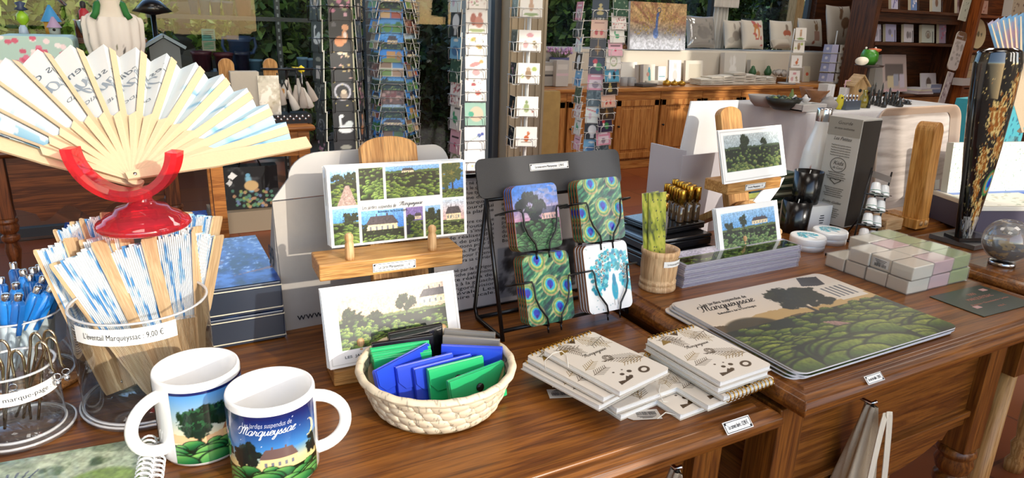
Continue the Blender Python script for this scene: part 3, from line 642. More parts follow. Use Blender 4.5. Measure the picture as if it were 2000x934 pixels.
# --- cardboard display seen from behind
CARD = mat('a8a097', .8, bump=.1, bscale=60, var=.06); CARDL = mat('b9b4ae', .75)
cb = thing('cardboard_display', 'large grey beige cardboard counter display behind the oak card easel', 'display', (.162, 1.036, Z1), R(2.5))
w = .278; mb = MB(); mb.prism([(0, 0), (w, 0), (w, .218), (-.006, .214)], .004, 'xz'); mb.build('back_panel', CARD, cb)
pts = [(-.006, .216)]+[(.02+.05*(1-math.cos(a)), .248+.037*math.sin(a)) for a in np.linspace(0, PI/2, 8)]+[(w-.02+.03*math.sin(a), .285-.04*(1-math.cos(a))) for a in np.linspace(0, PI/2, 8)]+[(w, .22)]
mb = MB(); mb.prism(pts, .004, 'xz'); mb.build('header_panel', CARDL, cb, loc=(0, 0, 0))
mb = MB(); mb.prism([(.004, 0), (.085, .03), (.075, .07), (.004, .21)], .004, 'yz', off=-.006); mb.build('side_wing', CARD, cb)
letters('www.editions', .018, INK, cb, (.071, -.0012, .020), width=.105)
sw = letters('99', .05, INK, cb, (-.0075, .035, .115), rot=(0, 0, R(-90)), width=.035); letters('1339', .02, INK, cb, (-.0075, .045, .07), rot=(0, 0, R(-90)), width=.04)
# --- newsprint panel
nw = thing('information_panel', 'black framed text panel with grey photo behind the coaster rack', 'panel', (.398, .992, Z1+.002), R(1), rot=(R(-5), 0, R(1)))
mb = MB(); mb.plate(.30, .232, .006, newsprint, 90, 70, side=(.07, .07, .07)); mb.build('printed_sheet', prn(.5), nw, loc=(.15, 0, 0))
mb = MB()
for c_, d_ in (((.15, .002, -.003), (.308, .012, .007)), ((-.001, .002, .115), (.006, .012, .235)), ((.301, .002, .115), (.006, .012, .235)), ((.15, .002, .234), (.308, .012, .006))): mb.box(c_, d_)
mb.build('frame', BLACKW, nw)
TXT = ['Bordelais, il est n\u00e9 en 1927', 'et grandit dans le quartier', 'du P\u00e9rigueux, rue type Van', 'Loo. Il dessine depuis', 'toujours, remarquable,', 'il aime aujourd\u2019hui', 'le sport et la planche', '', 'En 1951 il entre comme', 'apprenti \u00e0 Foutas du', 'travail, puis s\u2019installe', 'afin de r\u00e9aliser des', 'dessins de publicit\u00e9', 'et illustrations pour les', 'p\u00e9rigourdins. Par la suite', 'travaillera pour l\u2019agence', 'qui marquera sa carri\u00e8re.', '', 'Passionn\u00e9 par le P\u00e9rigord', 'et son riche patrimoine,', 'l\u2019artiste r\u00e9alisa des', '\u0153uvres \u00e0 la gouache', 'du P\u00e9rigord, vision', 'm\u00e9di\u00e9vale. Les', 'l\u2019histoire locale.']
for i, s in enumerate(TXT):
    if s: letters(s, .0085, INK, nw, (.062, -.0012, .222-.0083*i), align='CENTER', width=.112)
for i in range(14): letters(TXT[(i*5+3) % 17] or TXT[2], .0085, INK, nw, (.19, -.0012, .222-.0083*i), width=.112)
# --- oak easel with two shelves (also the smaller one on the next table)
def easel(name, label, z, ox, oy, rz, H, ledge_z, w_up, w_ledge, label_text, z_lower, px=.06, bx=.03):
    t = thing(name, label, 'easel', (ox, oy, z), rz); tl = R(16)
    def slab(nm, w, h, th, y, z0, ar):
        pts = [(-w/2, 0), (w/2, 0), (w/2, h-ar)]+[(w/2*math.cos(a), h-ar+ar*math.sin(a)) for a in np.linspace(0.12, PI-.12, 14)]+[(-w/2, h-ar)]
        mb = MB(); mb.prism(pts, th, 'xz'); return mb.build(nm, LOAK, t, loc=(bx, y, z0), rot=(-tl, 0, 0), bev=.0015)
    slab('back_board', w_up, H/math.cos(tl), .018, .075, .0, .018)
    slab('front_board', w_up*1.03, (ledge_z-.035)/math.cos(tl), .016, .052, .0, .018)
    for nm, zz, yy, ww in (('upper_ledge', ledge_z, .0+.045, w_ledge), ('lower_ledge', .0, .0, w_ledge*.96)):
        mb = MB(); mb.box((0, .022, .012), (ww, .062, .024)); o = mb.build(nm, LOAKX, t, loc=(0, yy, zz), bev=.002)
        for s in (-1, 1):
            MB().lathe([(0, 0), (.006, 0), (.0066, .006), (.0062, .024), (.0045, .026), (.0062, .030), (.0058, .035), (.003, .038), (0, .0385)], 14).build('peg', BEECH, o, loc=(s*px, .002, .024))
        if nm == 'upper_ledge': price_label(o, label_text, .062, .0125, (.0, -.0095, .011))
    MB().box((0, .16, .05), (.05, .10, .014), rx=R(-32)).build('rear_strut', LOAK, t)
    return t
es = easel('card_easel', 'tall oak easel with two ledges of garden postcards behind the basket', Z1, .287, .833, R(-3), .312, .138, .088, .208, 'La carte Marqueyssac : 1 \u20ac', .02)
cardp = prn(.42, .10, .2)
def stack_cards(n, label_f, cat, grp, w, h, art, o, rz, tilt, pitch=.0045, nx=150, name='postcard'):
    me = MB().plate(w, h, .0006, art, nx, int(nx*h/w), rad=0).mesh(name, cardp); me2 = MB().plate(w, h, .0006, art, 30, 20).mesh(name, cardp)
    M0 = Matrix.Translation(o)@Matrix.Rotation(rz, 4, 'Z')@Matrix.Rotation(-tilt, 4, 'X')
    for k in range(n):
        ob = bpy.data.objects.new(name, me if k == 0 else me2); C.objects.link(ob); ob.matrix_world = M0@Matrix.Translation((-.0012*(k % 3), pitch*k, 0))@Matrix.Rotation(R((k*37 % 5-2)*.25), 4, 'Y'); tag(ob, label_f(k), cat, grp)
        if k == 0: ret = ob
    return ret
ordn = ['front', 'second', 'third', 'fourth', 'fifth', 'sixth', 'seventh', 'eighth', 'ninth', 'tenth', 'eleventh', 'twelfth']
cA = at(648, 484, .925); cB = at(912, 458, .925); mid = (cA+cB)/2
UPC = ((cA.x+cB.x)/2, (cA.y+cB.y)/2, .9235)
TOPC = stack_cards(7, lambda k: 'collage postcard of garden views, %s in the stack on the tall easel\u2019s upper ledge' % ordn[k], 'postcard', 'collage postcards on the tall easel', (cB-cA).length, .116, collage, mid, R(-4.3), R(4), .0042, 230)
dusk = topiary(21, ('e2b592', 'd8bca8'), .50, .12, 170, trees=((.62, .70, .20), (.12, .56, .22), (.33, .55, .14)), house=(.76, .60, .3, .30), lit='a9b452', mid='46681f', dark='0c1606')
lA, lB = at(645, 722, .789), at(903, 672, .789)
TOPD = stack_cards(3, lambda k: 'white bordered sunset garden card, %s in the stack on the tall easel\u2019s bottom ledge' % ordn[k], 'postcard', 'white bordered cards on the tall easel', (lB-lA).length, .109, framed(dusk, .17, .20, top=.12), (lA+lB)/2, R(-1.2), R(17.5), .004, 200)
letters('Les jardins suspendus de', .008, INK, TOPC, (-.032, -.0006, .055), shear=.3, width=.05); letters('Marqueyssac', .008, INK, TOPC, (.016, -.0006, .0555), shear=.3, width=.036); letters('Belv\u00e9d\u00e8re de la Dordogne', .005, INK, TOPC, (-.012, -.0006, .0475), width=.044)
letters('LES  JARDINS  DE  MARQUEYSSAC', .005, INK, TOPD, (-.02, -.0006, .0125), width=.11)
# --- mugs
def mug(label, c, night, hrot):
    t = thing('mug', label, 'mug', (c.x, c.y, Z1)); r, h = .046, .103
    MB().lathe([(0, .003), (.036, .003), (.038, 0), (.043, .001), (r, .007), (r, h-.003), (r-.001, h), (r-.003, h), (r-.0042, h-.002), (r-.0045, .012), (r-.008, .007), (0, .006)], 64).build('body', GLOSSW, t)
    p = [(r-.003+.034*math.sin(a)*1.0, 0, h*.5-.033*math.cos(a)) for a in np.linspace(0, PI, 20)]
    p = [(r-.004, 0, h*.5-.034)]+p[1:-1]+[(r-.004, 0, h*.5+.034)]
    mb = MB(); mb.tube(p, .0068, 14); o = mb.build('handle', GLOSSW, t, rot=(0, 0, hrot)); 
    art = mug_art(night); ph0 = hrot+R(24); span = R(312); asp = span*r/.084
    mb = MB(); mb.grid(lambda u, v: ((r+.0004)*np.cos(ph0+span*u), (r+.0004)*np.sin(ph0+span*u), .006+.088*v), 260, 90, colfn=lambda u, v: lin(art(((u*2.0+(0 if night else .20)) % 1)*1.55, v, 1.55)))
    o = mb.build('printed_band', prn(.12, .6), t)
    if night:
        a = R(-106)
        for s, sz, zz, wd in (('Les jardins suspendus de', .008, .084, .05), ('Marqueyssac', .014, .075, .06)):
            q = letters(s, sz, mat('e8eef8', .3), o, (0, 0, 0), shear=.3, width=wd)
            for v in q.data.vertices:
                x, y, z_ = v.co; aa = a+x/r; v.co = ((r+.0008)*math.cos(aa), (r+.0008)*math.sin(aa), zz+y)
            q.matrix_local = Matrix()
    return t
mug('white mug with garden tree print, further back and left', at(401, 868, Z1), False, R(205))
mug('white mug with night chateau print and script, nearest the front', at(541, 915, Z1), True, R(-8))
# --- straw basket of purses
BK = at(853, 785, Z1); STRAW = prn(.7); BR_ = .1
bk = thing('straw_basket', 'round woven straw basket filled with shiny coin purses', 'basket', (BK.x, BK.y, Z1))
def wall(u, v):
    a = u*2*PI; z = .003+.052*v; r = .076+.021*v**.7; row = np.floor(v*4.2); cellu = (u*27+.5*(row % 2)+.35*((v*4.2) % 1)) % 1; cv = (v*4.2) % 1
    b = (np.abs(np.sin(PI*cellu))**.35*np.abs(np.sin(PI*np.clip(cv, 0, 1)))**.35)*.0042*(.55+.6*cellu); r = r+b; return r*np.cos(a), r*np.sin(a), z+.003*(cellu-.5)
sc_ = lambda u, v: lin(np.stack([.84+.06*fbm(u*90, v*20, 3), .78+.06*fbm(u*90, v*20, 3), .66+.08*fbm(u*90, v*20, 3)], 1)*(1-.25*(fbm(u*200, v*6, 9) > .66))[:, None])
mb = MB(); mb.grid(wall, 420, 40, colfn=sc_); mb.lathe([(0, .002), (.078, .002)], 40, col=lin((.7, .62, .48))); mb.lathe([(.0, .005), (.07, .005), (.088, .05)], 40, col=lin((.6, .5, .36))); mb.build('woven_bowl', STRAW, bk)
mb = MB()
def rimf(u, v):
    a = u*2*PI; t = v*2*PI; tw = 1+.07*np.sin(u*2*PI*22+t); r = .0985+.0052*np.cos(t)*tw; return r*np.cos(a), r*np.sin(a), .056+.0052*np.sin(t)*tw
mb.grid(rimf, 400, 10, colfn=sc_, flip=True); mb.build('rim', STRAW, bk)
VIN = {'green': mat('2bb06c', .16, coat=.7, spec=.6), 'blue': mat('2a48c8', .16, coat=.7, spec=.6), 'black': mat('121214', .18, coat=.7), 'grey': mat('8a8680', .18, .3, .6)}
def purse(col, tl, tr, z, tilt, label, h=.05):
    a, b = at(*tl, z), at(*tr, z); rz = math.atan2(b.y-a.y, b.x-a.x); w = min((b-a).length, .11); m = (a+b)/2
    t = thing('coin_purse', label, 'purse', group='vinyl coin purses in the basket'); v = VIN[col]
    t.matrix_world = Matrix.Translation(m)@Matrix.Rotation(rz, 4, 'Z')@Matrix.Rotation(-R(tilt), 4, 'X')@Matrix.Translation((0, 0, -h))
    MB().prism([(-.0035, .002), (-.0015, 0), (.0015, 0), (.0035, .002), (.0035, h-.003), (.0015, h), (-.0015, h), (-.0035, h-.003)], w, 'yz', off=-w/2).build('pouch', v, t, bev=.0008)
    mb = MB(); fl = h*.62; mb.prism([(-w/2+.001, h-fl+.01), (-w/2+.01, h-fl), (w/2-.01, h-fl), (w/2-.001, h-fl+.01), (w/2-.0005, h-.001), (-w/2+.0005, h-.001)], .0012, 'xz', off=-.0052); mb.build('flap', v, t, bev=.0005)
    MB().tube([(0, -.0075, h-fl+.009), (0, -.0045, h-fl+.009)], .0055, 16).build('snap_button', mat('0c0c0e', .25), t)
    return t
for col, tl, tr, z, ti, lab in [
    ('black', (757, 650), (862, 630), .838, 8, 'black vinyl coin purse sticking out highest at the back of the basket'),
    ('black', (725, 669), (845, 652), .830, 8, 'black vinyl coin purse in front of the highest black one'),
    ('grey', (868, 641), (968, 649), .832, 6, 'silver grey coin purse at the very back right of the basket'),
    ('grey', (865, 654), (977, 662), .828, 8, 'silver grey coin purse leaning between the rear grey and the right blue one'),
    ('green', (722, 680), (837, 662), .825, 8, 'green coin purse rearmost of the three along the basket\u2019s left back'),
    ('green', (725, 690), (840, 672), .822, 8, 'green coin purse middle of the three along the basket\u2019s left back'),
    ('green', (728, 699), (842, 682), .819, 8, 'green coin purse third and nearest at the basket\u2019s left back'),
    ('blue', (862, 672), (982, 677), .825, 8, 'blue coin purse at the right side of the basket'),
    ('blue', (729, 724), (833, 669), .824, 14, 'bright blue coin purse tilted at the front left of the basket'),
    ('blue', (771, 716), (882, 688), .820, 14, 'blue coin purse with lit corner, second from front left'),
    ('blue', (806, 719), (918, 690), .817, 14, 'dark blue coin purse just left of the two front green ones'),
    ('green', (833, 720), (941, 693), .818, 14, 'shaded green coin purse behind the brightest green one'),
    ('green', (873, 744), (980, 703), .815, 12, 'bright green coin purse foremost at the basket\u2019s front rim')]: purse(col, tl, tr, z, ti, lab)
# --- coaster rack
RA = at(978, 668, Z1); rk = thing('coaster_rack', 'black wire rack with header plate holding four coaster piles', 'rack', rot=(0, 0, 0)); RM = Matrix.Translation(RA)@Matrix.Rotation(R(1.4), 4, 'Z'); rk.matrix_world = RM
TL_ = R(17); RT_ = Matrix.Rotation(-TL_, 4, 'X'); RW, RH = .258, .288
mb = MB(); rd = .0035
L_ = lambda x, y, z: RT_@Vector((x, y, z))
for x in (.004, RW-.004): mb.tube([L_(x, 0, 0), L_(x, 0, RH-.05)], rd, 8)
mb.tube([L_(.004, 0, .016), L_(RW-.004, 0, .016)], rd, 8); mb.tube([L_(.004, 0, .226), L_(RW-.004, 0, .226)], rd, 8)
for x in (.004, RW-.004): mb.tube([Vector((x, .002, .004)), Vector((x, .09, .004)), Vector((x, .10, .02)), L_(x, .0, .226)], rd, 8)
mb.tube([Vector((.004, .092, .004)), Vector((RW-.004, .092, .004))], rd, 8)
mb.build('wire_frame', BLACKW, rk)
mb = MB(); mb.plate(RW+.022, .062, .003, None, 10, 10, rad=.012, side=(.06, .06, .065)); hp = mb.build('header_plate', mat('17171a', .45, 0, .3, bump=.3, bscale=900), rk); hp.matrix_local = Matrix.Translation(L_(RW/2, -.006, .228))@RT_
price_label(hp, 'Le sous-verre Marqueyssac : 2,90 \u20ac', .075, .0115, (-.006, -.0006, .042))
nrm = (RM.to_3x3()@(RT_.to_3x3()@Vector((0, -1, 0))))
cork = mat('9c6338', .85, bump=.6, bscale=700, var=.35)
def local(px, off):
    o = RM@(RT_@Vector((0, -off, 0))); p = atp(px[0], px[1], o, nrm); return RT_.inverted()@(RM.inverted()@p)
FR_ = .036
for nm, tl, br, art, kinds in (('sunset castle', (1001, 364), (1100, 480), duskgarden, 'upper left'), ('peacock feather', (1129, 352), (1223, 463), feathers(1), 'upper right'), ('peacock feather', (1022, 502), (1124, 620), feathers(1), 'lower left'), ('turquoise peacock', (1141, 481), (1237, 597), splash, 'lower right')):
    p, q = local(tl, FR_), local(br, FR_); cx = (p.x+q.x)/2; w = abs(q.x-p.x)+.003; h = p.z-q.z; n = 7
    me = MB().plate(w, h, .0038, art, 90, 90, rad=.010, side=(.62, .40, .22), mside=1).mesh('coaster', [prn(.3, .3), cork])
    for k in range(n):
        o = bpy.data.objects.new('coaster', me); C.objects.link(o); j = ((k*53) % 7-3)*.0005
        o.matrix_world = RM@RT_@Matrix.Translation((cx+j*1.5, -FR_+k*.0046, q.z+j*.5)); tag(o, 'cork backed %s coaster, %s in the %s pile of the rack' % (nm, ordn[k], kinds), 'coaster', 'coasters in the black rack')
    x0, x1 = cx-w/2, cx+w/2; yb = -.001; yf = -FR_-.004; zb = q.z-.003
    mb = MB()
    for s in (-1, 1):
        xs = cx+s*w*.27; xe = cx+s*(w/2+.012)
        mb.tube([L_(*v) for v in ((xe+s*.004, yb, zb+h*.62), (xe, yf, zb+h*.66), (cx+s*w*.40, yf-.001, zb+h*.66), (cx+s*w*.37, yf-.002, zb+h*.60), (cx+s*w*.36, yf-.002, zb+h*.42), (cx+s*w*.30, yf-.002, zb+h*.28), (cx+s*w*.16, yf-.001, zb+h*.12), (cx+s*w*.14, yf, zb+h*.03), (cx+s*w*.14, yf, zb), (cx+s*w*.14, yb, zb))], .0017, 6)
        mb.tube([L_(cx+s*w*.14, yf+.003, zb-.0005), L_(cx+s*w*.14, yf+.003, zb-.012)], .0016, 6)
    for s in (-1, 1): mb.tube([L_(cx+s*w*.14, yb, zb), L_(cx+s*w*.14, 0, zb+h*.3)], .0017, 6)
    mb.tube([L_(x0-.008, 0, zb+h*.62), L_(x1+.008, 0, zb+h*.62)], .0017, 6)
    mb.build('wire_cradle', BLACKW, rk)
# --- gold and white notebooks
NBW, NBL, NBT = .100, .142, .0085
nb_art = notebook_art
def nb_make():
    t = thing('notebook', '', 'notebook')
    mb = MB(); mb.plate(NBW, NBL, .0012, nb_art, 170, 230, rad=.006, side=(.9, .88, .84)); c = mb.build('cover', prn(.35), t); c.matrix_local = Matrix.Translation((0, 0, NBT))@Matrix.Rotation(-PI/2, 4, 'X')
    mb = MB()
    for k in range(3): mb.box((0, NBL/2, .0012+.0022*k+.001), (NBW-.003, NBL-.004, .0019))
    mb.build('pages', mat('f4f3f1', .7), t); MB().box((0, NBL/2, .0006), (NBW, NBL, .0012)).build('back_cover', mat('cfc7bb', .5), t)
    mb = MB()
    for k in range(12):
        x = -NBW*.42+k*NBW*.84/11; mb.tube([(x+.0012*math.sin(a)*0, NBL-.0012+.0048*math.cos(a), .0045+.0068*math.sin(a)) for a in np.linspace(0, 2*PI, 12, endpoint=False)], .0009, 5, closed=True)
    mb.build('spiral_binding', GOLD, t)
    letters('Marqueyssac', .011, mat('4a3a28', .5), c, (.002, -.0004, NBL*.64), shear=.4, width=.046)
    return t
NB = nb_make(); first = [True]
def put_nb(x, y, z, deg, label, tilt=0):
    o = NB if first[0] else dup(NB); first[0] = False; o.location = (x, y, z); o.rotation_euler = (tilt, 0, R(deg)); o['label'] = label; o['group'] = 'gold and white notebooks'; return o
def cen(tl, tr, br, bl, z):           # middle of the lower short edge and heading from pixel corners of the cover
    P = [at(*q, z) for q in (tl, tr, br, bl)]; m = (P[2]+P[3])/2; up = (P[0]+P[1])/2-m; return m, math.degrees(math.atan2(up.y, up.x))-90
m1, d1 = cen((1067, 687), (1150, 645), (1306, 717), (1214, 770), .809)
zz = Z1+.0002; q1 = Vector((.03, -.008, 0))
put_nb(m1.x-.045, m1.y+.047, zz, d1-94, 'gold and white notebook at the bottom of the left pile with spiral to the right')
put_nb(m1.x-.049, m1.y+.049, zz+.0102, d1-97, 'gold and white notebook second from the bottom of the left pile, spiral to the right')
put_nb(m1.x-.022, m1.y+.014, zz+.0204, d1+3, 'gold and white notebook third from the bottom of the left pile, spiral at back left')
put_nb(m1.x-.016, m1.y+.013, zz+.0306, d1+2, 'gold and white notebook directly under the top one of the left pile')
put_nb(m1.x, m1.y, zz+.0408, d1, 'gold and white notebook on top of the left pile with rose and script')
m2, d2 = cen((1287, 672), (1350, 637), (1503, 704), (1412, 758), .809)
put_nb(m2.x-.052, m2.y+.012, zz, d2+1, 'gold and white notebook lowest of the right pile, sliding out to the left')
put_nb(m2.x-.016, m2.y+.002, zz+.0102, d2+2, 'gold and white notebook second from the bottom of the right pile')
put_nb(m2.x+.006-.142*math.sin(R(d2)), m2.y-.004+.142*math.cos(R(d2)), zz+.0204, d2-180, 'gold and white notebook third from the bottom of the right pile, spiral facing front')
put_nb(m2.x, m2.y+.002, zz+.0306, d2, 'gold and white notebook second from the top of the right pile')
put_nb(m2.x, m2.y, zz+.0408, d2, 'gold and white notebook on top of the right pile beside the placemats')
TAG = mat('c9c2b8', .6); STRING = mat('e4ddd0', .8)
def swing_tag(pc, deg, string, label):
    p = at(*pc, Z1+.001); t = thing('price_tag', label, 'tag', (p.x, p.y, Z1+.0006), R(deg), 'paper swing tags of the notebooks')
    MB().prism([(-.021, -.011), (.018, -.011), (.024, -.006), (.024, .006), (.018, .011), (-.021, .011)], .0006, 'xy').build('tag_paper', TAG, t)
    mb = MB(); rg = random.Random(5)
    for k in range(16): mb.box((-.016+k*.0017, -.002, .0008), (.0004+.0006*rg.random(), .008, .0003))
    for k in range(3): mb.box((-.002, .0045+.002*k, .0008), (.026-.006*k, .0006, .0003))
    mb.build('barcode', INK, t)
    pts = [at(x, y, z) for x, y, z in string]; inv = Matrix.Translation((p.x, p.y, Z1+.0006))@Matrix.Rotation(R(deg), 4, 'Z'); inv.invert()
    MB().tube([inv@v for v in pts], .0008, 6).build('string', STRING, t); return t
swing_tag((1100, 768), -20, [(1080, 757, Z1+.002), (1077, 740, Z1+.012), (1066, 725, Z1+.03), (1064, 705, Z1+.05), (1080, 690, Z1+.056), (1097, 686, Z1+.053), (1107, 695, Z1+.051), (1110, 718, Z1+.05)], 'paper barcode tag lying left of the left notebook pile')
swing_tag((1258, 810), 160, [(1284, 818, Z1+.003), (1300, 806, Z1+.003), (1325, 812, Z1+.003), (1333, 800, Z1+.003), (1325, 787, Z1+.004), (1295, 785, Z1+.010), (1287, 765, Z1+.02), (1290, 750, Z1+.026)], 'paper barcode tag with looped string at the front of the left notebook pile')
# --- spiral notebook with peacock, front left
p0, p1 = at(318, 856, Z1+.012), at(0, 912, Z1+.012); dr = math.atan2(p0.y-p1.y, p0.x-p1.x)
def photo_nb(z, shift, label):
    t = thing('spiral_notebook', label, 'notebook', (p0.x+shift[0], p0.y+shift[1], z), dr, 'peacock photo notebooks at the front left')
    w, h = .21, .148
    mb = MB(); mb.plate(w, h, .0008, peacock_photo, 150, 100, rad=.003); c = mb.build('cover', prn(.18, .5), t); c.matrix_local = Matrix.Translation((-w/2-.012, -h, .008))@Matrix.Rotation(-PI/2, 4, 'X')
    MB().box((-w/2-.012, -h/2, .0036), (w-.003, h-.003, .0068)).build('pages', WHITE, t)
    mb = MB()
    for k in range(16):
        y = -.008-k*.0088
        for q in (0, .002): mb.tube([(-.009+.008*math.cos(a), y+q, .006+.0075*math.sin(a)) for a in np.linspace(0, 2*PI, 12, endpoint=False)], .0008, 5, closed=True)
    mb.build('wire_binding', mat('eeeeee', .3), t); return t
photo_nb(Z1+.001, (.006, .004, 0), 'peacock photo notebook underneath, edge peeking beside the white spiral')
photo_nb(Z1+.0105, (-.004, -.002, 0), 'spiral notebook with blue peacock photo lying at the front left corner')
# --- pens
PC = at(62, 738, Z1); pz = zat(PC, 607)
ph = cupholder('pen_holder', 'clear acrylic cup full of blue pens at the left edge', PC, .052, Z1, pz, .066, wood('8a5a30', 'b07c48', 'x', 2, .4), .007)
BLUE = mat('1f78c8', .25, coat=.4); DBLUE = mat('1c5ea6', .25, coat=.4); SILW = mat('cfdadc', .4)
def pen(tp, bt, z, label, m):
    T, B = at(*tp, z), Vector((bt[0], bt[1], Z1+.012)); ez = (T-B).normalized(); L = (T-B).length
    t = thing('ballpoint_pen', label, 'pen', group='blue pens in the acrylic cup'); q = ez.to_track_quat('Z', 'Y'); t.matrix_world = Matrix.Translation(B)@q.to_matrix().to_4x4()@Matrix.Rotation(-q.to_euler().z-R(60), 4, 'Z')
    MB().lathe([(0, 0), (.0013, 0), (.005, .014), (.0068, .03), (.0075, L*.55), (.0075, L*.66), (0, L*.66)], 14).build('barrel', SILW, t)
    MB().lathe([(.0076, L*.66), (.0080, L*.70), (.0077, L*.90), (.0052, L*.93), (0, L*.93)], 14).build('cap_section', m, t)
    MB().lathe([(.0046, L*.93), (.0049, L*.985), (.0038, L), (0, L)], 12).build('push_button', STEEL, t)
    mb = MB(); mb.prism([(.006, L*.93), (.0125, L*.92), (.013, L*.86), (.011, L*.58), (.0092, L*.58), (.0105, L*.85), (.006, L*.88)], .006, 'xz', off=-.003); mb.build('clip', m, t, bev=.0005); return t
pens = [((25, 512), .0, .03), ((44, 526), .012, .03), ((63, 522), .02, .02), ((76, 517), .01, .035), ((102, 524), .0, .02), ((114, 537), .0, .0), ((86, 539), -.01, .0), ((31, 552), -.01, .01), ((11, 574), -.02, -.02), ((37, 574), -.02, -.03), ((76, 559), -.03, -.02), ((103, 556), -.025, -.03), ((2, 541), -.03, .01), ((58, 536), .01, .01), ((94, 520), .02, .03)]
row = ['tallest, leftmost in the back row', 'second from left in the back row', 'script on cap, back row', 'right of the scripted one', 'with wide silver button at the back right', 'furthest right of all', 'short one right of the middle', 'with round button left of the middle', 'front row, second from the left edge', 'front row, with white tip by the middle', 'front, slanting with long clip', 'front, leaning furthest right', 'cut by the left photo edge', 'half hidden in the middle', 'peeking between the two right back ones']
for i, (tp, bx, by) in enumerate(pens): pen(tp, (PC.x+bx, PC.y+by), .905-(.006 if i > 6 else 0), 'blue white pen in the clear cup, '+row[i], BLUE if i % 3 else DBLUE)
# --- bookmarks
HC = at(48, 838, Z1); hz_ = zat(HC, 712)
bh = cupholder('bookmark_holder', 'small clear acrylic cup of metal bookmarks at the left edge', HC, .044, Z1, hz_, .053)
curved_label(bh, 'Le marque-page :', .0446, .055, .0165, R(-125), R(-20))
MET = mat('b9a98c', .2, 1)
hooks = [((20, 665), 0, -1), ((62, 652), 1, 1), ((88, 645), 0, 1), ((98, 662), 1, 1), ((45, 690), 1, -1), ((5, 700), 0, -1), ((75, 672), 1, 1)]
for i, (tp, ch, s) in enumerate(hooks):
    T = at(*tp, Z1+.118); B = Vector((HC.x+((i*37) % 5-2)*.008, HC.y+((i*23) % 5-2)*.006, Z1+.012)); t = thing('metal_bookmark', 'shiny hooked metal bookmark in the small clear cup, '+['second from left', 'third from left, wide loop', 'back one with tall narrow hook', 'rightmost with chain ring', 'fourth from left, low loop', 'leftmost at the photo edge', 'middle one with open bend'][i], 'bookmark', B, 0, 'metal bookmarks')
    d = T-B; sd = Vector((s*.012, -.004*s, 0)); pts = [Vector((0, 0, 0)), d*.3, d*.6, d*.88]+[d*.88+sd*(.5-.5*math.cos(a))+Vector((0, 0, .014*math.sin(a))) for a in np.linspace(.3, PI, 8)]+[d*.88+sd-Vector((0, 0, .02)), d*.88+sd*1.3-Vector((0, 0, .026))]
    MB().tube(pts, [.0016]*len(pts), 8).build('hook', MET, t)
    if ch:
        e = pts[-1]; mb = MB(); mb.tube([e+Vector((.004*math.cos(a), 0, -.005+.004*math.sin(a))) for a in np.linspace(0, 2*PI, 10, endpoint=False)], .0006, 5, closed=True); mb.lathe([(0, -.018), (.003, -.015), (.0035, -.011), (0, -.009)], 10, c=tuple(e)); mb.build('charm', CHROME, t)
# ---------------------------------------------------------------- goods on the right tables
def flat(o, loc, deg=0): o.matrix_local = Matrix.Translation(loc)@Matrix.Rotation(R(deg), 4, 'Z')@Matrix.Rotation(-PI/2, 4, 'X')
def mat_art(x, y, asp):
    a = Art(x, y); a.grad('d9c4a8', 'c8beb4', .5, 1); hz = .56
    nz = fbm(x*2.5, x*0+3, 3); a.put(((y < hz-.02+.16*nz) & (x > .1) & (y > .3))*1., 'b5935a'); a.put(((y < .5+.2*fbm(x*3+4, x*0, 6)*np.clip(1.0-x*1.1, 0, 1))*1.), '5a4322')
    a.poly([(1.05*asp/1.4, .86), (1.22, .80), (1.30, .95), (1.14, .99)], '3c3a3e'); a.rect(1.10, .58, 1.36, .82, 'cfc4b4')
    for k in range(5): a.rect(1.12+.045*k, .62, 1.14+.045*k, .78, '5a5a60')
    a.tree(.78, .76, .27, '17180e', '2e2e18', 5, .22); a.tree(.92, .66, .16, '14150c', '26280f', 8, .13, False)
    a.ell(.22, .50, .22, .15, '3a2e16'); a.tex(.4, 30, 5, (y < .5)*1.)
    a.bushes(0, asp, 0, .53, 190, .17, 13, '10190a', '33480f', '8f9438', .22)
    a.poly([(.66, .40), (.74, .38), (.98, .16), (.82, .15), (.74, .26)], '9a746a'); a.bushes(.2, 1.05, 0, .24, 16, .22, 17, '10190a', '3a5214', '8a9236', .75); a.tex(.35, 60, 4, (y < .52)*1.); return a.out()
MW, ML = .372, .268
me_top = MB().plate(MW, ML, .0022, mat_art, 220, 160, rad=.016, side=(.86, .86, .87)).mesh('placemat', prn(.38, .06)); me_lo = MB().plate(MW, ML, .0022, mat_art, 60, 44, rad=.016, side=(.82, .83, .86)).mesh('placemat', prn(.28, .25))
offs = [(-.004, .012, .8), (.002, .004, 0), (-.003, .006, -.5), (.004, .0, .4), (0, .004, -.3), (.002, 0, 0)]
pm = None
for k, (dx, dy, dg) in enumerate(offs):
    o = bpy.data.objects.new('placemat', me_top if k == 5 else me_lo); C.objects.link(o); flat(o, (.931+dx, .529+dy, Z2+.0024*(k+1)), dg)
    tag(o, 'laminated landscape placemat, '+['lowest of the pile', 'second from the bottom of the pile', 'third from the bottom of the pile', 'third from the top of the pile', 'just under the top one', 'topmost of the pile showing title and tree'][k], 'placemat', 'landscape placemats'); pm = o
for s, sz, xx, zz, wd in (('Les jardins suspendus de', .014, -.095, .238, .105), ('Marqueyssac', .025, -.10, .220, .125), ('Belv\u00e9d\u00e8re de la Dordogne', .009, -.10, .200, .085)): letters(s, sz, mat('221c18', .5), pm, (xx, -.0004, zz), shear=.35 if sz > .01 else 0, width=wd)
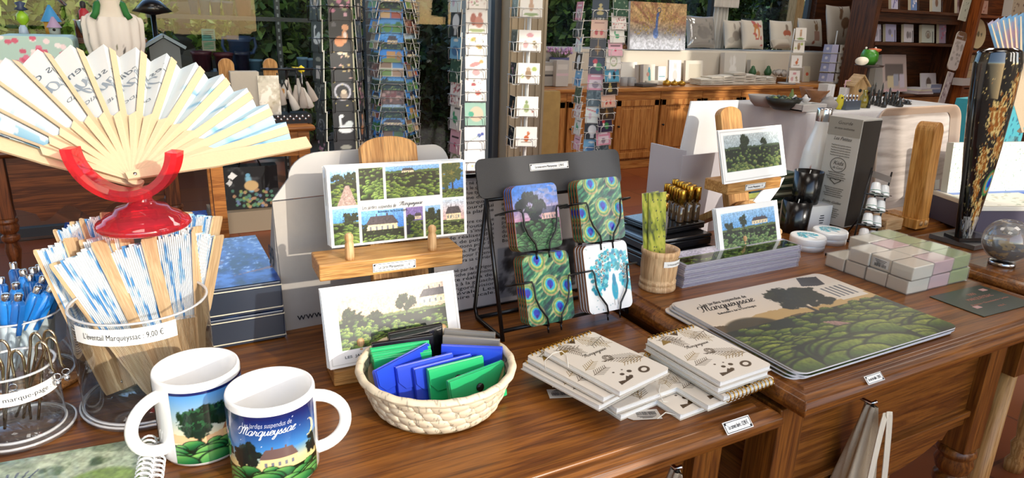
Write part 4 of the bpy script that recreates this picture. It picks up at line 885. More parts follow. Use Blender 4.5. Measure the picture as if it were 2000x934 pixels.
# pencil cup with bookmarks
pc = thing('bookmark_cup', 'turned pale wooden cup holding a peacock bookmark', 'cup', (.800, .893, Z2)); r = .034
MB().lathe([(0, 0), (r*.96, 0), (r, .003), (r*.98, .009), (r*.93, .011), (r*.98, .013), (r*.98, .018), (r*.92, .020), (r*.95, .024), (r*.99, .045), (r*.97, .064), (r*1.02, .068), (r*1.02, .076), (r*.9, .077), (r*.8, .07), (r*.8, .01), (0, .01)], 48).build('cup_body', wood('bf9468', 'e0bd90', 'z', 2, .5, 0, .1, .2), pc)
curved_label(pc, 'Le marque-page Marqueyssac', r+.0014, .051, .011, R(-118), R(-35))
def bm_art(x, y, asp):
    a = Art(x, y, '8f9a2e'); n = fbm(x*30+y*6, y*8, 3); a.put(np.clip((n-.45)*6, 0, 1), 'b9b84a'); a.put(np.clip((.42-n)*6, 0, 1), '4a5424'); a.put(np.clip((.4-y)*3, 0, 1)*.6, '7a7f66')
    rg = np.random.default_rng(4)
    for k in range(26): a.ell(rg.random()*asp, .25+.7*rg.random(), .007, .01, '1a3038')
    a.ell(.62*asp, .13, .05, .12, '16306a'); a.ell(.6*asp, .25, .03, .05, '1c1c22'); a.line(.5*asp, .31, .75*asp, .31, .008, '18181c'); return a.out()
for k, (lab, ox, oy, rz, ry) in enumerate([('olive peacock bookmark standing in the wooden cup', -.006, -.004, R(-12), R(-3)), ('second bookmark edge just behind the olive one in the cup', -.010, .003, R(-8), R(-5))]):
    o = MB().plate(.034, .168, .0008, bm_art, 40, 110).build('bookmark', prn(.4, .2)); o.matrix_world = Matrix.Translation((.800+ox, .893+oy, Z2+.012))@Matrix.Rotation(rz, 4, 'Z')@Matrix.Rotation(ry, 4, 'Y')@Matrix.Rotation(R(-4), 4, 'X'); tag(o, lab, 'bookmark', 'bookmarks in the wooden cup')
# perfumes on black boxes
BOXB = mat('141416', .25, coat=.5)
A_, B_ = at(1210, 470, .83), at(1332, 452, .83)
def blackbox(label, x, y, z, w, d, h, rz):
    t = thing('black_box', label, 'box', (x, y, z), rz, 'glossy black boxes under the perfumes'); MB().box((0, 0, h*.34), (w, d, h*.66)).build('box_base', BOXB, t, bev=.002); MB().box((0, 0, h*.84), (w+.002, d+.002, h*.32)).build('lid', BOXB, t, bev=.003); return t
blackbox('glossy black box lowest under the gold capped perfumes', .925, 1.04, Z2, .17, .15, .03, R(3)); blackbox('glossy black box middle layer under the perfumes', .93, 1.05, Z2+.031, .165, .14, .024, R(1)); blackbox('glossy black box top layer right under the gold caps', .955, 1.065, Z2+.056, .13, .11, .014, R(4))
PG = glass('8a6a48', .62, .05, .06); CG = glass('f6ece4', .88, .04, .05)
def vial(label, x, y, z, h, tint, r=.0085, cap=.45):
    t = thing('perfume_bottle', label, 'bottle', (x, y, z), 0, 'perfume bottles on the black boxes'); hb = h*(1-cap)
    MB().lathe([(0, 0), (r, 0), (r*1.05, .002), (r*1.05, hb*.85), (r*.5, hb), (0, hb)], 18).build('flask', tint, t); MB().lathe([(r*.5, hb), (r*.62, hb+.001), (r*.62, hb+.004), (r*.9, hb+.005), (r*.92, h-.001), (r*.85, h), (0, h)], 18).build('cap', GOLD, t); return t
zt = Z2+.0705; k = 0
names = ['front left', 'front middle', 'front right', 'second row left', 'second row middle', 'second row right', 'third row left', 'third row middle', 'third row right', 'rear left', 'rear right']
for j in range(4):
    for i in range(3 if j < 3 else 2):
        vial('gold capped brown glass perfume, %s of the cluster by the white panel' % names[k], .968+.021*i+.004*j, 1.032+.020*j, zt, .068+.004*((k*5) % 3), PG); k += 1
vial('clear perfume bottle with gold neck beside the top right coasters', .885, 1.00, Z2+.056, .072, CG, .016, .28)
vial('clear perfume bottle with pale stopper behind the bookmark', .915, 1.03, Z2+.0705, .066, CG, .013, .3)
# white panel display behind the small easel
WPX = at(1334, 482, Z2)
wp = thing('panel_display', 'white folded cardboard display standing behind the small oak easel', 'display', (WPX.x+.03, WPX.y+.06, Z2), R(4))
WPM = mat('bdb8bd', .3, coat=.3)
MB().box((.08, .002, .095), (.165, .004, .19)).build('front_panel', WPM, wp); MB().box((.01, .06, .10), (.004, .11, .2)).build('side_panel', WPM, wp); mb = MB(); mb.prism([(.03, .12), (.215, .12), (.218, .30), (.058, .302)], .004, 'xz', off=.05); mb.build('header_panel', mat('d6d4d2', .5), wp)
# small easel
es2 = easel('card_easel', 'smaller oak easel with two garden cards beside the black candles', Z2, 1.100, .925, R(3.5), .300, .141, .066, .165, 'La carte Marqueyssac : 1 \u20ac', .02, .055, .042)
garden = topiary(31, ('8fa0a8', 'b8c0c0'), .60, .12, 130, trees=((.34, .78, .24), (.70, .72, .15)), house=None, lit='a3a45a', mid='3a5626', far='3c4c34', hill='5a6658')
castle = topiary(33, ('4a90d0', '9cc4e8'), .5, .12, 120, trees=((.40, .70, .18), (.12, .6, .2)), house=(.55, .58, .3, .2), lit='a0b070', mid='4a7038')
uA, uB = at(1414, 360, .955), at(1537, 342, .955)
stack_cards(2, lambda k: 'white bordered topiary card, %s on the small easel\u2019s upper ledge' % ordn[k], 'postcard', 'cards on the small easel', .196, .106, framed(garden, .12, .2, top=.1), (uA+uB)/2, R(4.5), R(17), .003, 130)
vA, vB = at(1410, 502, .815), at(1525, 480, .815)
stack_cards(4, lambda k: 'blue sky castle card, %s in the stack on the small easel\u2019s lower ledge' % ordn[k], 'postcard', 'cards on the small easel', .178, .096, framed(castle, .12, .12, top=.12, rl=False), (vA+vB)/2, R(1.6), R(17), .0035, 130)
# clear wrapped picture packs
PK = glass('f0eef8', .72, .06, .10)
for k in range(13):
    j = ((k*29) % 7-3)*.0012; art = topiary(40, ('c8c0d8', 'e0dce8'), .5, .15, 50, house=None) if k == 12 else None
    t = thing('picture_pack', 'flat clear wrapped picture pack, %s in the long pile' % (['lowest', 'second from bottom', 'third from bottom', 'fourth from bottom', 'fifth from bottom', 'sixth from bottom', 'middle one', 'sixth from top', 'fifth from top', 'fourth from top', 'third from top', 'second from top', 'topmost with landscape showing'][k]), 'picture pack', (.998+j, .872+j*.5, Z2+.0034*k), R(.2*((k*7) % 5-2)), 'clear wrapped packs by the small easel')
    MB().box((0, .033, .0011), (.305, .066, .0020)).build('card', mat('aaa4c4' if k % 3 == 1 else 'dcdadf', .3), t)
    MB().box((0, .033, .0013), (.312, .071, .0030)).build('clear_sleeve', PK, t)
    if art: mb = MB(); mb.grid(lambda u, v: (.30*(u-.5), .001+.064*v, .0030), 90, 24, colfn=lambda u, v: lin(art(u*4.6, v, 4.6))); mb.build('picture', prn(.15, .6), t)
# tins, candles, flask
def tin(label, px, z=Z2):
    c = at(*px, z); t = thing('round_tin', label, 'tin', (c.x, c.y, z), 0, 'white round tins'); r = .038
    MB().lathe([(0, 0), (r*.97, 0), (r*.97, .017), (0, .017)], 40).build('tin_base', mat('e6e6e4', .3, .1), t)
    mb = MB(); mb.lathe([(r, .014), (r*1.01, .016), (r*1.01, .026), (r*.98, .0285), (r*.93, .0285)], 40, col=lin((.93, .93, .92)))
    def ta(u, v):
        x, y = u*2-1, v*2-1; return lin(splash((x*.62+.5), (y*.62+.46), 1))
    mb.grid(lambda u, v: (r*.95*(2*u-1)*np.sqrt(1-.5*(2*v-1)**2), r*.95*(2*v-1)*np.sqrt(1-.5*(2*u-1)**2), .0288+0*u), 40, 40, colfn=ta); mb.build('lid', prn(.3, .3), t)
tin('round white tin with turquoise lid print, left of the two by the packs', (1575, 484)); tin('round white tin with turquoise lid print, right of the two', (1618, 472))
def tumbler(label, x, y, z):
    t = thing('candle', label, 'candle', (x, y, z), 0, 'black glass candles'); r = .034
    MB().lathe([(0, 0), (r*.86, 0), (r*.9, .003), (r, .078), (r*.96, .078), (r*.88, .06), (0, .06)], 36).build('glass_cup', mat('060607', .22, coat=.15), t); MB().lathe([(0, .061), (r*.86, .061), (0, .063)], 30).build('wax', mat('2a2824', .5), t); MB().tube([(0, 0, .062), (.004, 0, .080)], .0012, 6).build('wick', mat('e0dccf', .7), t)
c1 = at(1549, 452, Z2); tumbler('black glass candle standing on the table by the white box', c1.x, c1.y, Z2)
bx = at(1592, 455, Z2); t = thing('candle_box', 'small white box under the upper black candle', 'box', (bx.x+.012, bx.y+.045, Z2), R(-6)); MB().box((0, 0, .032), (.085, .08, .064)).build('carton', mat('d8d4cf', .5), t, bev=.001)
for k in range(4): MB().box((.012, -.0405, .04-.006*k), (.016-.003*abs(k-1.5), .0006, .002)).build('printed_mark', INK, t)
tumbler('black glass candle on top of the small white box', bx.x+.002, bx.y+.045, Z2+.0645)
b0 = at(1616, 430, Z3); t = thing('flask_bottle', 'white insulated flask with floral print and steel cap', 'bottle', (1.50, 1.13, Z3)); r = .040
def fl_art(u, v):
    a = Art(u*3, v, 'eceae6'); rg = np.random.default_rng(6)
    for k in range(60):
        x, y = 1.3*rg.random()+.3, .06+.42*rg.random()**1.3; a.ell(x, y, .06, .025, rg.choice(['b0705a', '7a8a5a', 'a05048', '5a6a4a', 'c89a80', '8a5a6a']), .9, rg.random()*3)
    return lin(a.out())
mb = MB(); pz = np.array([0, .01, .06, .12, .16, .185, .205, .22, .235]); pr = np.array([.9, 1, 1, .98, .88, .72, .56, .47, .44])*r
mb.grid(lambda u, v: (np.interp(v*.235, pz, pr)*np.cos(u*2*PI+2.4), np.interp(v*.235, pz, pr)*np.sin(u*2*PI+2.4), v*.235), 80, 60, colfn=fl_art); mb.build('flask_body', prn(.25, .4), t)
MB().lathe([(.018, .234), (.0185, .236), (.0185, .262), (.017, .266), (0, .266)], 30).build('cap', STEEL, t)
# tall carton
t = thing('flask_carton', 'tall grey beige carton with French text between flask and tray', 'box', (1.447, .985, Z3), R(3)); w, d, h = .075, .085, .258
MB().box((w/2, d/2, h/2), (w, d, h)).build('carton', mat('b7b0a5', .6), t, bev=.0012); MB().box((-.0006, d/2, h-.022), (.0012, d*.98, .042)).build('top_band', mat('8f877a', .6), t)
MB().box((w/2, -.0006, h/2), (w*.96, .001, h*.97)).build('shaded_front', mat('2e2a26', .5), t)  # dark sheet over the front face: its shade put into colour
def side(s, z, sz, wd, sh=0): letters(s, sz, mat('4a443c', .6), t, (-.0014, d/2, z), rot=(0, 0, R(-90)), shear=sh, width=wd)
for s, z, sz, wd, sh in [('Gourde', .245, .011, .036, .3), ('en inox isotherme', .232, .008, .05, .3), ('Les Petites', .208, .012, .046, .4), ('Kids', .15, .014, .026, .3), ('de Coco', .139, .009, .026, .3), ('\u2661', .105, .02, .03, 0), ('Emilie Guillet', .055, .009, .05, .4)]: side(s, z, sz, wd, sh)
for z in (.192, .186, .180, .174, .168, .127, .122, .117, .112, .09, .085, .08, .075, .07, .04, .035, .03, .025, .02): side('Motif floral de la gourde isotherme', z, .0045, .05-.006*((int(z*1000)) % 3))
mb = MB(); mb.tube([(-.0012, d/2+.020*math.cos(a), .146+.017*math.sin(a)) for a in np.linspace(0, 2*PI, 24, endpoint=False)], .0007, 5, closed=True); mb.build('emblem_ring', mat('4a443c', .6), t)
# wooden trays on post stand
def tray_art(x, y, asp):
    a = Art(x, y, 'b3a8a0'); n = fbm(x*1.2, y*26+2*fbm(x*2, y*3, 2), 4, 5); a.put(np.clip((n-.4)*4, 0, 1)*.8, 'ccc2ba'); a.put(np.clip((.4-n)*6, 0, 1)*.7, '8a7c72'); return a.out()
tA = at(1688, 428, Z3+.012)
def tray(label, o, rz, tilt, w, h):
    t = thing('serving_tray', label, 'tray'); t.matrix_world = Matrix.Translation(o)@Matrix.Rotation(rz, 4, 'Z')@Matrix.Rotation(-tilt, 4, 'X')
    MB().plate(w-.03, h-.03, .003, tray_art, 120, 90, rad=.028, side=(.6, .52, .45)).build('tray_floor', prn(.35, .2), t, loc=(0, .004, .015))
    mb = MB(); N = 12; rad = .035
    def ring(e): 
        r_ = rad+e; P = []
        for cx, cz, a0 in ((w/2-rad, h-rad, 0), (-w/2+rad, h-rad, PI/2), (-w/2+rad, rad, PI), (w/2-rad, rad, 1.5*PI)):
            for a in np.linspace(a0, a0+PI/2, N): P.append((cx+r_*math.cos(a), cz+r_*math.sin(a)))
        return P
    prof = [(-.016, .003), (-.006, -.008), (0, -.015), (.003, -.0155), (.004, -.014), (-.002, -.004), (-.014, .007)]; vs = []
    for e, y in prof: vs += [(x, y, z) for x, z in ring(e)]
    q = 4*N; mb.add(vs, [(j*q+i, (j+1)*q+i, (j+1)*q+(i+1) % q, j*q+(i+1) % q) for j in range(len(prof)-1) for i in range(q)], 0, True, lin((.72, .62, .54))); mb.build('raised_rim', prn(.35, .2), t)
    return t
TRC = at(1688, 430, Z3)
ty = tray('large pale wood grain tray leaning behind the honey coloured post', (TRC.x+.185, TRC.y, Z3+.004), R(2), R(8), .365, .268)
MB().box((.125, .002, .06), (.022, .0008, .026)).build('sticker', mat('e8ece8', .3), ty)
tray('second darker tray standing behind at the right of the first', (TRC.x+.30, TRC.y+.075, Z3+.004), R(12), R(8), .26, .235)
HON = wood('b87a35', 'dca258', 'z', 2, .4, .1, .1, .3)
PSC = at(1800, 447, Z3)
ps = thing('tray_stand', 'honey coloured wooden post stand in front of the pale tray', 'stand', (PSC.x, PSC.y, Z3), R(1))
pts = [(-.014, 0), (.024, 0), (.024, .235)]+[(.005+.019*math.cos(a), .235+.02*math.sin(a)) for a in np.linspace(0, PI, 12)]+[(-.014, .235)]
mb = MB(); mb.prism(pts, .045, 'xz'); o = mb.build('post', HON, ps, bev=.002); o.rotation_euler = (R(-3), 0, 0)
mb = MB(); mb.box((0, .045, .012), (.05, .09, .024)); mb.build('foot_rail', HON, ps, bev=.002); mb = MB(); mb.box((-.085, .045, .014), (.065, .055, .028)); mb.build('side_block', BEECHX, ps, bev=.002)
for s in (0, .02): MB().tube([(s-.008, -.002, .014), (s-.008, .01, .014)], .006, 16).build('dowel', BEECH, ps)
# thimble ladder
TA, TB = at(1665, 476, Z2), at(1708, 470, Z2); th = thing('thimble_rack', 'black metal ladder rack of white thimbles before the tall carton', 'rack', TA, math.atan2(TB.y-TA.y, TB.x-TA.x)); w = (TB-TA).length; LEAN = Matrix.Rotation(R(16), 4, 'Y')@Matrix.Rotation(R(-8), 4, 'X'); hh = .178
G_ = lambda x, z, y=0: LEAN@Vector((x, y, z))
mb = MB()
for x in (0, w): mb.tube([G_(x, 0), G_(x, hh+(.006 if x else 0))], .002, 8)
mb.tube([(0, .0, .002), (0, .05, .002), (w, .05, .002), (w, 0, .002)], .002, 8); mb.tube([(w/2, .05, .002), G_(w/2, .12)], .002, 8)
for k in range(4): mb.tube([G_(-.002, .010+.036*k), G_(w+.004, .016+.036*k)], .002, 6); mb.tube([G_(0, .016+.036*k, -.014), G_(w, .020+.036*k, -.014)], .0012, 6)
mb.build('ladder_frame', BLACKW, th); mb = MB(); mb.plate(w*.95, .014, .002, None, 4, 4, side=(.55, .56, .6)); o = mb.build('name_plate', STEEL, th); o.matrix_local = Matrix.Translation(G_(w/2, hh-.02, -.003))@LEAN
inv = th.matrix_basis
for k in range(4):
    for s in (0, 1):
        p = Matrix.Translation(TA)@Matrix.Rotation(th.rotation_euler[2], 4, 'Z')@G_(w*(.28+.44*s), .014+.036*k, -.009)
        t = thing('thimble', 'white china thimble, %s of the pair on the %s rung' % (('left', 'right')[s], ('lowest', 'second', 'third', 'top')[k]), 'thimble', p, group='white thimbles on the ladder rack'); t.rotation_euler = (R(-18), R(22), 0)
        MB().lathe([(.0118, 0), (.0122, .0025), (.0098, .0235), (.0078, .0265), (0, .027)], 20).build('thimble_body', mat('f3f1ec', .2, coat=.5), t); MB().lathe([(.0119, .0045), (.0117, .0075)], 20, c=(0, 0, 0)).build('rim_band', mat('3a7a5a', .3), t)
# soaps
SOAP = {'white': mat('fbf4e4', .3, coat=.4), 'pink': mat('f0ccd0', .3, coat=.4), 'green': mat('b2c486', .35, coat=.3)}
WRAP = glass('ffffff', .90, .10, .12)
def soap(col, x, y, z, label, rz=0, bc=False):
    t = thing('wrapped_soap', label, 'soap', (x, y, z), rz, 'cellophane wrapped soaps'); MB().box((0, 0, .0135), (.0625, .0425, .0262)).build('soap_bar', SOAP[col], t, bev=.0022)
    MB().box((0, 0, .0136), (.0638, .0438, .0274)).build('cellophane', WRAP, t)
    if bc:
        mb = MB(); mb.box((-.0316, 0, .0135), (.0006, .034, .017), 0); rg = random.Random(3)
        for k in range(14): mb.box((-.0321, -.012+.0018*k, .009), (.0004, .0004+.0007*rg.random(), .006), 1)
        for k in range(3): mb.box((-.0321, 0, .019-.0028*k), (.0004, .024-.004*k, .0009), 1)
        mb.build('barcode_label', [PAPER, INK], t)
cn = ['left column', 'middle column', 'right column']; rn = ['front row', 'second row', 'third row', 'back row']
for lay in range(2):
    for j in range(4):
        for i in range(3):
            if lay == 1 and j == 3 and i == 0: continue
            col = ('white', 'pink' if j < 3 else 'white', 'green')[i]
            if lay == 1 and j == 1 and i == 1: col = 'white'
            soap(col, 1.238+.0655*i+(.004 if lay else 0)*((j+i) % 2), .692+.0445*j+.003*lay*(i-1), Z2+.0005+.0277*lay, '%s wrapped soap, %s layer, %s, %s' % (col, ('bottom', 'top')[lay], rn[j], cn[i]), R(1.5*((i*3+j*5+lay) % 3-1)), lay == 1 and j == 1 and i == 0)
# leaflet
lf = thing('leaflet', 'dark green printed card lying at the right table edge', 'leaflet', (1.312, .548, Z2+.0006), R(-2)); LFM = mat('2f3a30', .4, coat=.15); MB().box((0, .048, .0005), (.155, .097, .001)).build('card', LFM, lf)
LP_ = mat('a8705e', .5)
for s, sz, y, wd in (('1000', .012, .072, .022), ('MARQUEYSSAC', .012, .056, .075), ('Panneau \u2022 Chocolaterie \u2022 Jardins', .007, .038, .11), ('4,90 \u20ac', .008, .018, .02)): q = letters(s, sz, LP_, lf, (.008, y, .0012), rot=(-PI/2, 0, 0), width=wd)
for dx, dy in ((-.045, .03), (.055, .078)): MB().box((dx, dy, .0012), (.016, .009, .0004)).build('pink_mark', mat('b8908a', .5), lf)
# glass ball candle holder
gb = thing('ball_holder', 'clear glass ball holder with black and gold base at right edge', 'candle holder', (1.522, .672, Z3)); r = .045
MB().lathe([(0, 0), (.024, 0), (.024, .008), (.021, .009), (0, .009)], 40).build('ring_base', STEEL, gb)
GA = lambda u, v: lin(np.where((fbm(u*14, v*5, 3) > .60)[:, None], np.array([.75, .6, .25]), np.array([.02, .02, .025])*np.ones((len(u), 1))))
mb = MB(); mb.grid(lambda u, v: ((r*.95)*np.sin(PI*(1-.42*v))*np.cos(u*2*PI), (r*.95)*np.sin(PI*(1-.42*v))*np.sin(u*2*PI), .052+r*.95*np.cos(PI*(1-.42*v))), 60, 20, colfn=GA); mb.build('painted_lower_half', prn(.15, .6), gb)
mb = MB(); a_ = np.linspace(PI*.98, PI*.13, 24); mb.lathe([(r*math.sin(a), .052+r*math.cos(a)) for a in a_]+[(.016, .088), (.016, .068), (0, .066)], 48); mb.build('glass_ball', glass('f4f4f2', .86, .02, .06), gb)
MB().lathe([(0, .067), (.0145, .067), (.0145, .078), (0, .079)], 24).build('tealight', WHITE, gb)
# black vase with gold and peacock eye
vt = thing('slim_vase', 'tall slim black lacquered vase with gold flecks and peacock eye', 'vase', (1.60, .815, Z3))
V0 = at(1884, 476, Z3); vt.location = (V0.x, V0.y, Z3)
vt.rotation_euler = (R(-2), R(-2.0), R(-24)); VH = zat((V0.x, V0.y, Z3), 106)-Z3
def vp(v): return np.interp(v, [0, .04, .12, .3, .5, .75, .93, .985, 1.0], [.011, .013, .020, .031, .040, .048, .051, .046, .032])
def va(u, v):
    a = Art(u*3, v*5, '08080a'); n = fbm(u*26, v*22, 3); g = np.zeros(len(u))
    for cx, cy, rx, ry in ((.50, .66, .09, .14), (.60, .80, .06, .11), (.57, .5, .07, .10), (.45, .42, .06, .12), (.52, .16, .08, .10), (.44, .28, .05, .12)): g = np.maximum(g, np.clip(1.4-np.sqrt(((u-cx)/rx)**2+((v-cy)/ry)**2)*1.2, 0, 1))
    n3 = fbm(u*110, v*60, 5); a.put(np.clip((g*.55+n3*1.2-.82)*9, 0, 1), 'dcc07a'); a.put(np.clip((g*.5+fbm(u*90+7, v*40, 8)*1.2-.90)*9, 0, 1), '9a5a1a')
    for k, c in ((.40, '2f8a4a'), (.32, 'd08a50'), (.24, '2ab0b8'), (.15, '1840c0')): a.ell(.585*3, .315*5, k*.55, k, c, 1, -.3)
    a.put(((v < .13) & (n < .5))*.8, 'c8c4bc'); return lin(a.out())
mb = MB(); mb.grid(lambda u, v: (vp(v)*np.cos(u*2*PI), vp(v)*.62*np.sin(u*2*PI), v*VH), 160, 160, colfn=lambda u, v: va((u*1.0-.25) % 1*1.0, v)); mb.lathe([(.0, VH-.001), (.032, VH)], 30, sy=.62, col=(.01, .01, .01)); mb.build('lacquered_body', prn(.08, .9), vt)
mb = MB(); mb.tube([(-.030, -.01, -.012), (-.034, -.008, .1), (-.042, -.006, .26), (-.046, -.004, VH*.93)], .0045, 8); mb.build('edge_rod', BLACKW, vt); mb = MB(); mb.box((0, 0, .004), (.07, .05, .008)); mb.tube([(-.03, -.012, .03), (-.018, 0, .035)], .004, 8); mb.tube([(-.03, -.02, .0), (-.03, -.02, .05)], .004, 8); mb.build('foot', mat('16161a', .2, coat=.5), vt)
mb = MB(); mb.box((1.63, .80, Z3+.006), (.13, .10, .010)); tag(mb.build('slate_tray', mat('5a5a5c', .3, .2, .4)), 'flat dark grey tray under the foot of the slim vase', 'tray'); vt.location.z = Z3+.012
# second open fan behind the vase
f2 = thing('open_fan', 'open blue pink paper fan standing behind the slim black vase', 'fan'); p2 = aty(1992, 252, .95); f2.matrix_world = Matrix.Translation(p2)@Matrix.Rotation(R(-30), 4, 'Z')@Matrix.Rotation(R(-8), 4, 'X'); FR2 = .300
mb = MB(); n2 = 22; a0, a1 = R(50), R(116); u2 = np.linspace(0, 1, n2*2+1); an = a1+(a0-a1)*u2; zg = .006*((np.arange(n2*2+1) % 2)*2-1); vs, cs = [], []
for j in range(31):
    v = j/30; rr_ = FR2*(.5+.5*v)*(1-.02*(np.arange(n2*2+1) % 2)); vs.append(np.stack([rr_*np.cos(an), zg, rr_*np.sin(an)], 1)); a = Art(u2*3, u2*0+v, 'a9cfe6'); nn = fbm(u2*14, u2*0+v*7, 4); a.put(np.clip((nn-.5)*8, 0, 1)*.8, 'e6c0cc'); a.put(np.clip((.42-nn)*8, 0, 1)*.7, '7fb0d8'); a.put(np.clip((.2-v)*5, 0, 1)*.5, 'd8e2b0'); cs.append(lin(a.out()))
W_ = n2*2+1; mb.add(np.concatenate(vs), [(j*W_+i, (j+1)*W_+i, (j+1)*W_+i+1, j*W_+i+1) for j in range(30) for i in range(W_-1)], 0, False, np.concatenate(cs)); o = mb.build('paper_leaf', prn(.7), f2); sd = o.modifiers.new('thick', 'SOLIDIFY'); sd.thickness = .0004
for k in range(n2):
    a = a1+(a0-a1)*(k+.5)/n2; mb = MB(); c_, s_ = math.cos(a), math.sin(a); mb.prism([(r_*c_-q*s_, r_*s_+q*c_) for r_, q in ((-.01, -.003), (FR2*.52, -.0032), (FR2*.97, -.0012), (FR2*.97, .0012), (FR2*.52, .0032), (-.01, .003))], .001, 'xz', off=-.009+.0003*k); mb.build('rib', fmat, f2)
MB().box((0, .02, -.02-(p2.z-Z3-.02)/2), (.016, .016, p2.z-Z3-.02)).build('stand_post', glass('ffffff', .97, .02, .02), f2); MB().box((0, .02, -(p2.z-Z3)+.004), (.09, .07, .008)).build('stand_foot', glass('ffffff', .95, .02, .03), f2)
# gift boxes at the right
def giftbox(label, x, y, z, w, d, h, rz, cs, cl, top, lid=.3):
    t = thing('gift_box', label, 'box', (x, y, z), rz, 'large boxes at the right edge'); MB().box((0, 0, h*(1-lid)/2), (w, d, h*(1-lid))).build('box_base', cs, t, bev=.001)
    mb = MB(); mb.box((0, 0, h*(1-lid/2)), (w+.004, d+.004, h*lid)); mb.build('lid', cl, t, bev=.001)
    if top: mb = MB(); mb.grid(lambda u, v: (w*(u-.5), d*(v-.5), h+.0008), 120, 120, colfn=lambda u, v: lin(top(u, v, 1))); mb.build('lid_print', prn(.4), t)
    return t
GBX = at(1904, 466, Z3)
fl = speckle('dfe6da', ['7a9a78', '9ab08a', '5f8a80', 'c0c8a0'], 420, .012, 3)
giftbox('purple grey box with pale lid low at the right edge', GBX.x+.16, GBX.y+.05, Z3, .22, .16, .07, R(-22), mat('4c4658', .5), mat('e2ddcf', .5), speckle('e6e0d0', ['8a9a7a', 'b0a888'], 60, .03, 5), .15)
t = thing('patterned_folder', 'upright pale box covered in tiny green sprigs at the right edge', 'box', (GBX.x+.215, GBX.y+.10, Z3+.071), R(-14)); mb = MB(); mb.plate(.26, .125, .02, fl, 160, 90, side=(.82, .84, .8)); mb.build('printed_face', prn(.5), t, rot=(R(-6), 0, 0)); MB().box((0, .006, -.002), (.262, .05, .004)).build('blue_edge', mat('5f7fc8', .4), t)
t = thing('storage_box', 'dark grey box with teal edges behind the slim vase', 'box', (aty(1912, 220, 1.36).x, 1.36, Z3), R(10)); MB().box((0, 0, .115), (.17, .10, .23)).build('carton', mat('4a4a44', .6), t, bev=.001); MB().box((0, 0, .236), (.175, .105, .012)).build('teal_lid', mat('2f9aa6', .5), t); MB().box((-.087, 0, .115), (.004, .105, .23)).build('teal_spine', mat('2f9aa6', .5), t)
t = thing('storage_box', 'turquoise floral box right of the slim vase', 'box', (aty(1990, 220, 1.33).x, 1.33, Z3), R(4)); mb = MB(); mb.plate(.16, .225, .09, speckle('4fb0be', ['2a6a86', '2f8aa0', '1f5a70'], 60, .03, 8), 60, 80, side=(.25, .62, .68)); mb.build('printed_front', prn(.5), t)
# stacked napkin packs and books behind the candles
rg = random.Random(4)
sx, sy = 1.36, 1.17
cols = ['2e3a2a', '3a3326', '28402c', '4a4432', '20301f', '3a4a30']
for k in range(6):
    t = thing('boxed_game', 'dark green boxed set, %s in the pile behind the candles' % (['lowest', 'second from bottom', 'third from bottom', 'third from top', 'second from top', 'topmost'][k]), 'box', (1.395+.004*rg.random(), 1.175+.004*rg.random(), Z2+.0005+.0205*k), R(rg.uniform(-4, 4)), 'dark boxed sets behind the candles'); MB().box((0, 0, .01), (.075, .10, .0195)).build('box_body', mat(cols[k], .4), t, bev=.001); mb = MB(); mb.box((0, -.0502, .01), (.06, .0008, .006)); mb.build('spine_title', mat('b0a888', .5), t)
cols = ['b08a5a', '8a9a3a', 'c89a6a', '2f4a3a', 'c8b088', '9aa04a', '1f3a4a']
for k in range(7):
    t = solo('napkin_pack', MB().box((0, 0, .007), (.085, .085, .0135)), mat(cols[k], .5, var=.5, bscale=40), 'colourful napkin pack, %s in the pile right of the small easel' % (['lowest', 'second from bottom', 'third from bottom', 'middle one', 'third from top', 'second from top', 'topmost'][k]), 'napkins', (1.295+.005*rg.random(), 1.16+.004*rg.random(), Z2+.0004+.0142*k), (0, 0, R(rg.uniform(-8, 8))), 'colourful napkin packs', .002)
c = at(1640, 502, Z2); solo('black_pencil', MB().tube([(-.03, 0, .003), (.028, 0, .003), (.034, 0, .003)], [.003, .003, .0006], 8), BLACKW, 'thin black pencil lying left of the soaps', 'pencil', (c.x, c.y, Z2), (0, 0, R(-40)))
t = thing('feather_ornament', 'white curved feather ornament between easel and lower candle', 'ornament', (1.215, 1.045, Z2), R(-25)); pts = [(-.035, .0), (-.02, .03), (0, .06), (.03, .085), (.05, .095), (.042, .07), (.025, .04), (0, .012), (-.02, 0)]; MB().prism(pts, .004, 'xz').build('feather_blade', WHITE, t, loc=(0, 0, .05)); MB().box((-.02, .002, .026), (.02, .02, .052)).build('plinth', mat('c8b49a', .5), t)
# labels on table edges
def edge_label(parent, text, px, y, z, w, h):
    p = aty(px[0], px[1], y); price_label(parent, text, w, h, (p.x, y, z), rot=(R(-48), 0, 0))
edge_label(tb1, 'Le carnet dor\u00e9 : 12,90 \u20ac', (1445, 803), .522, Z1-.002, .046, .016); edge_label(tb2, 'Le set de table : 7,90 \u20ac', (1713, 713), .497, Z2-.002, .036, .0125); edge_label(tb1, 'Le mug : 9,00 \u20ac', (1040, 934), .522, Z1-.002, .05, .016)
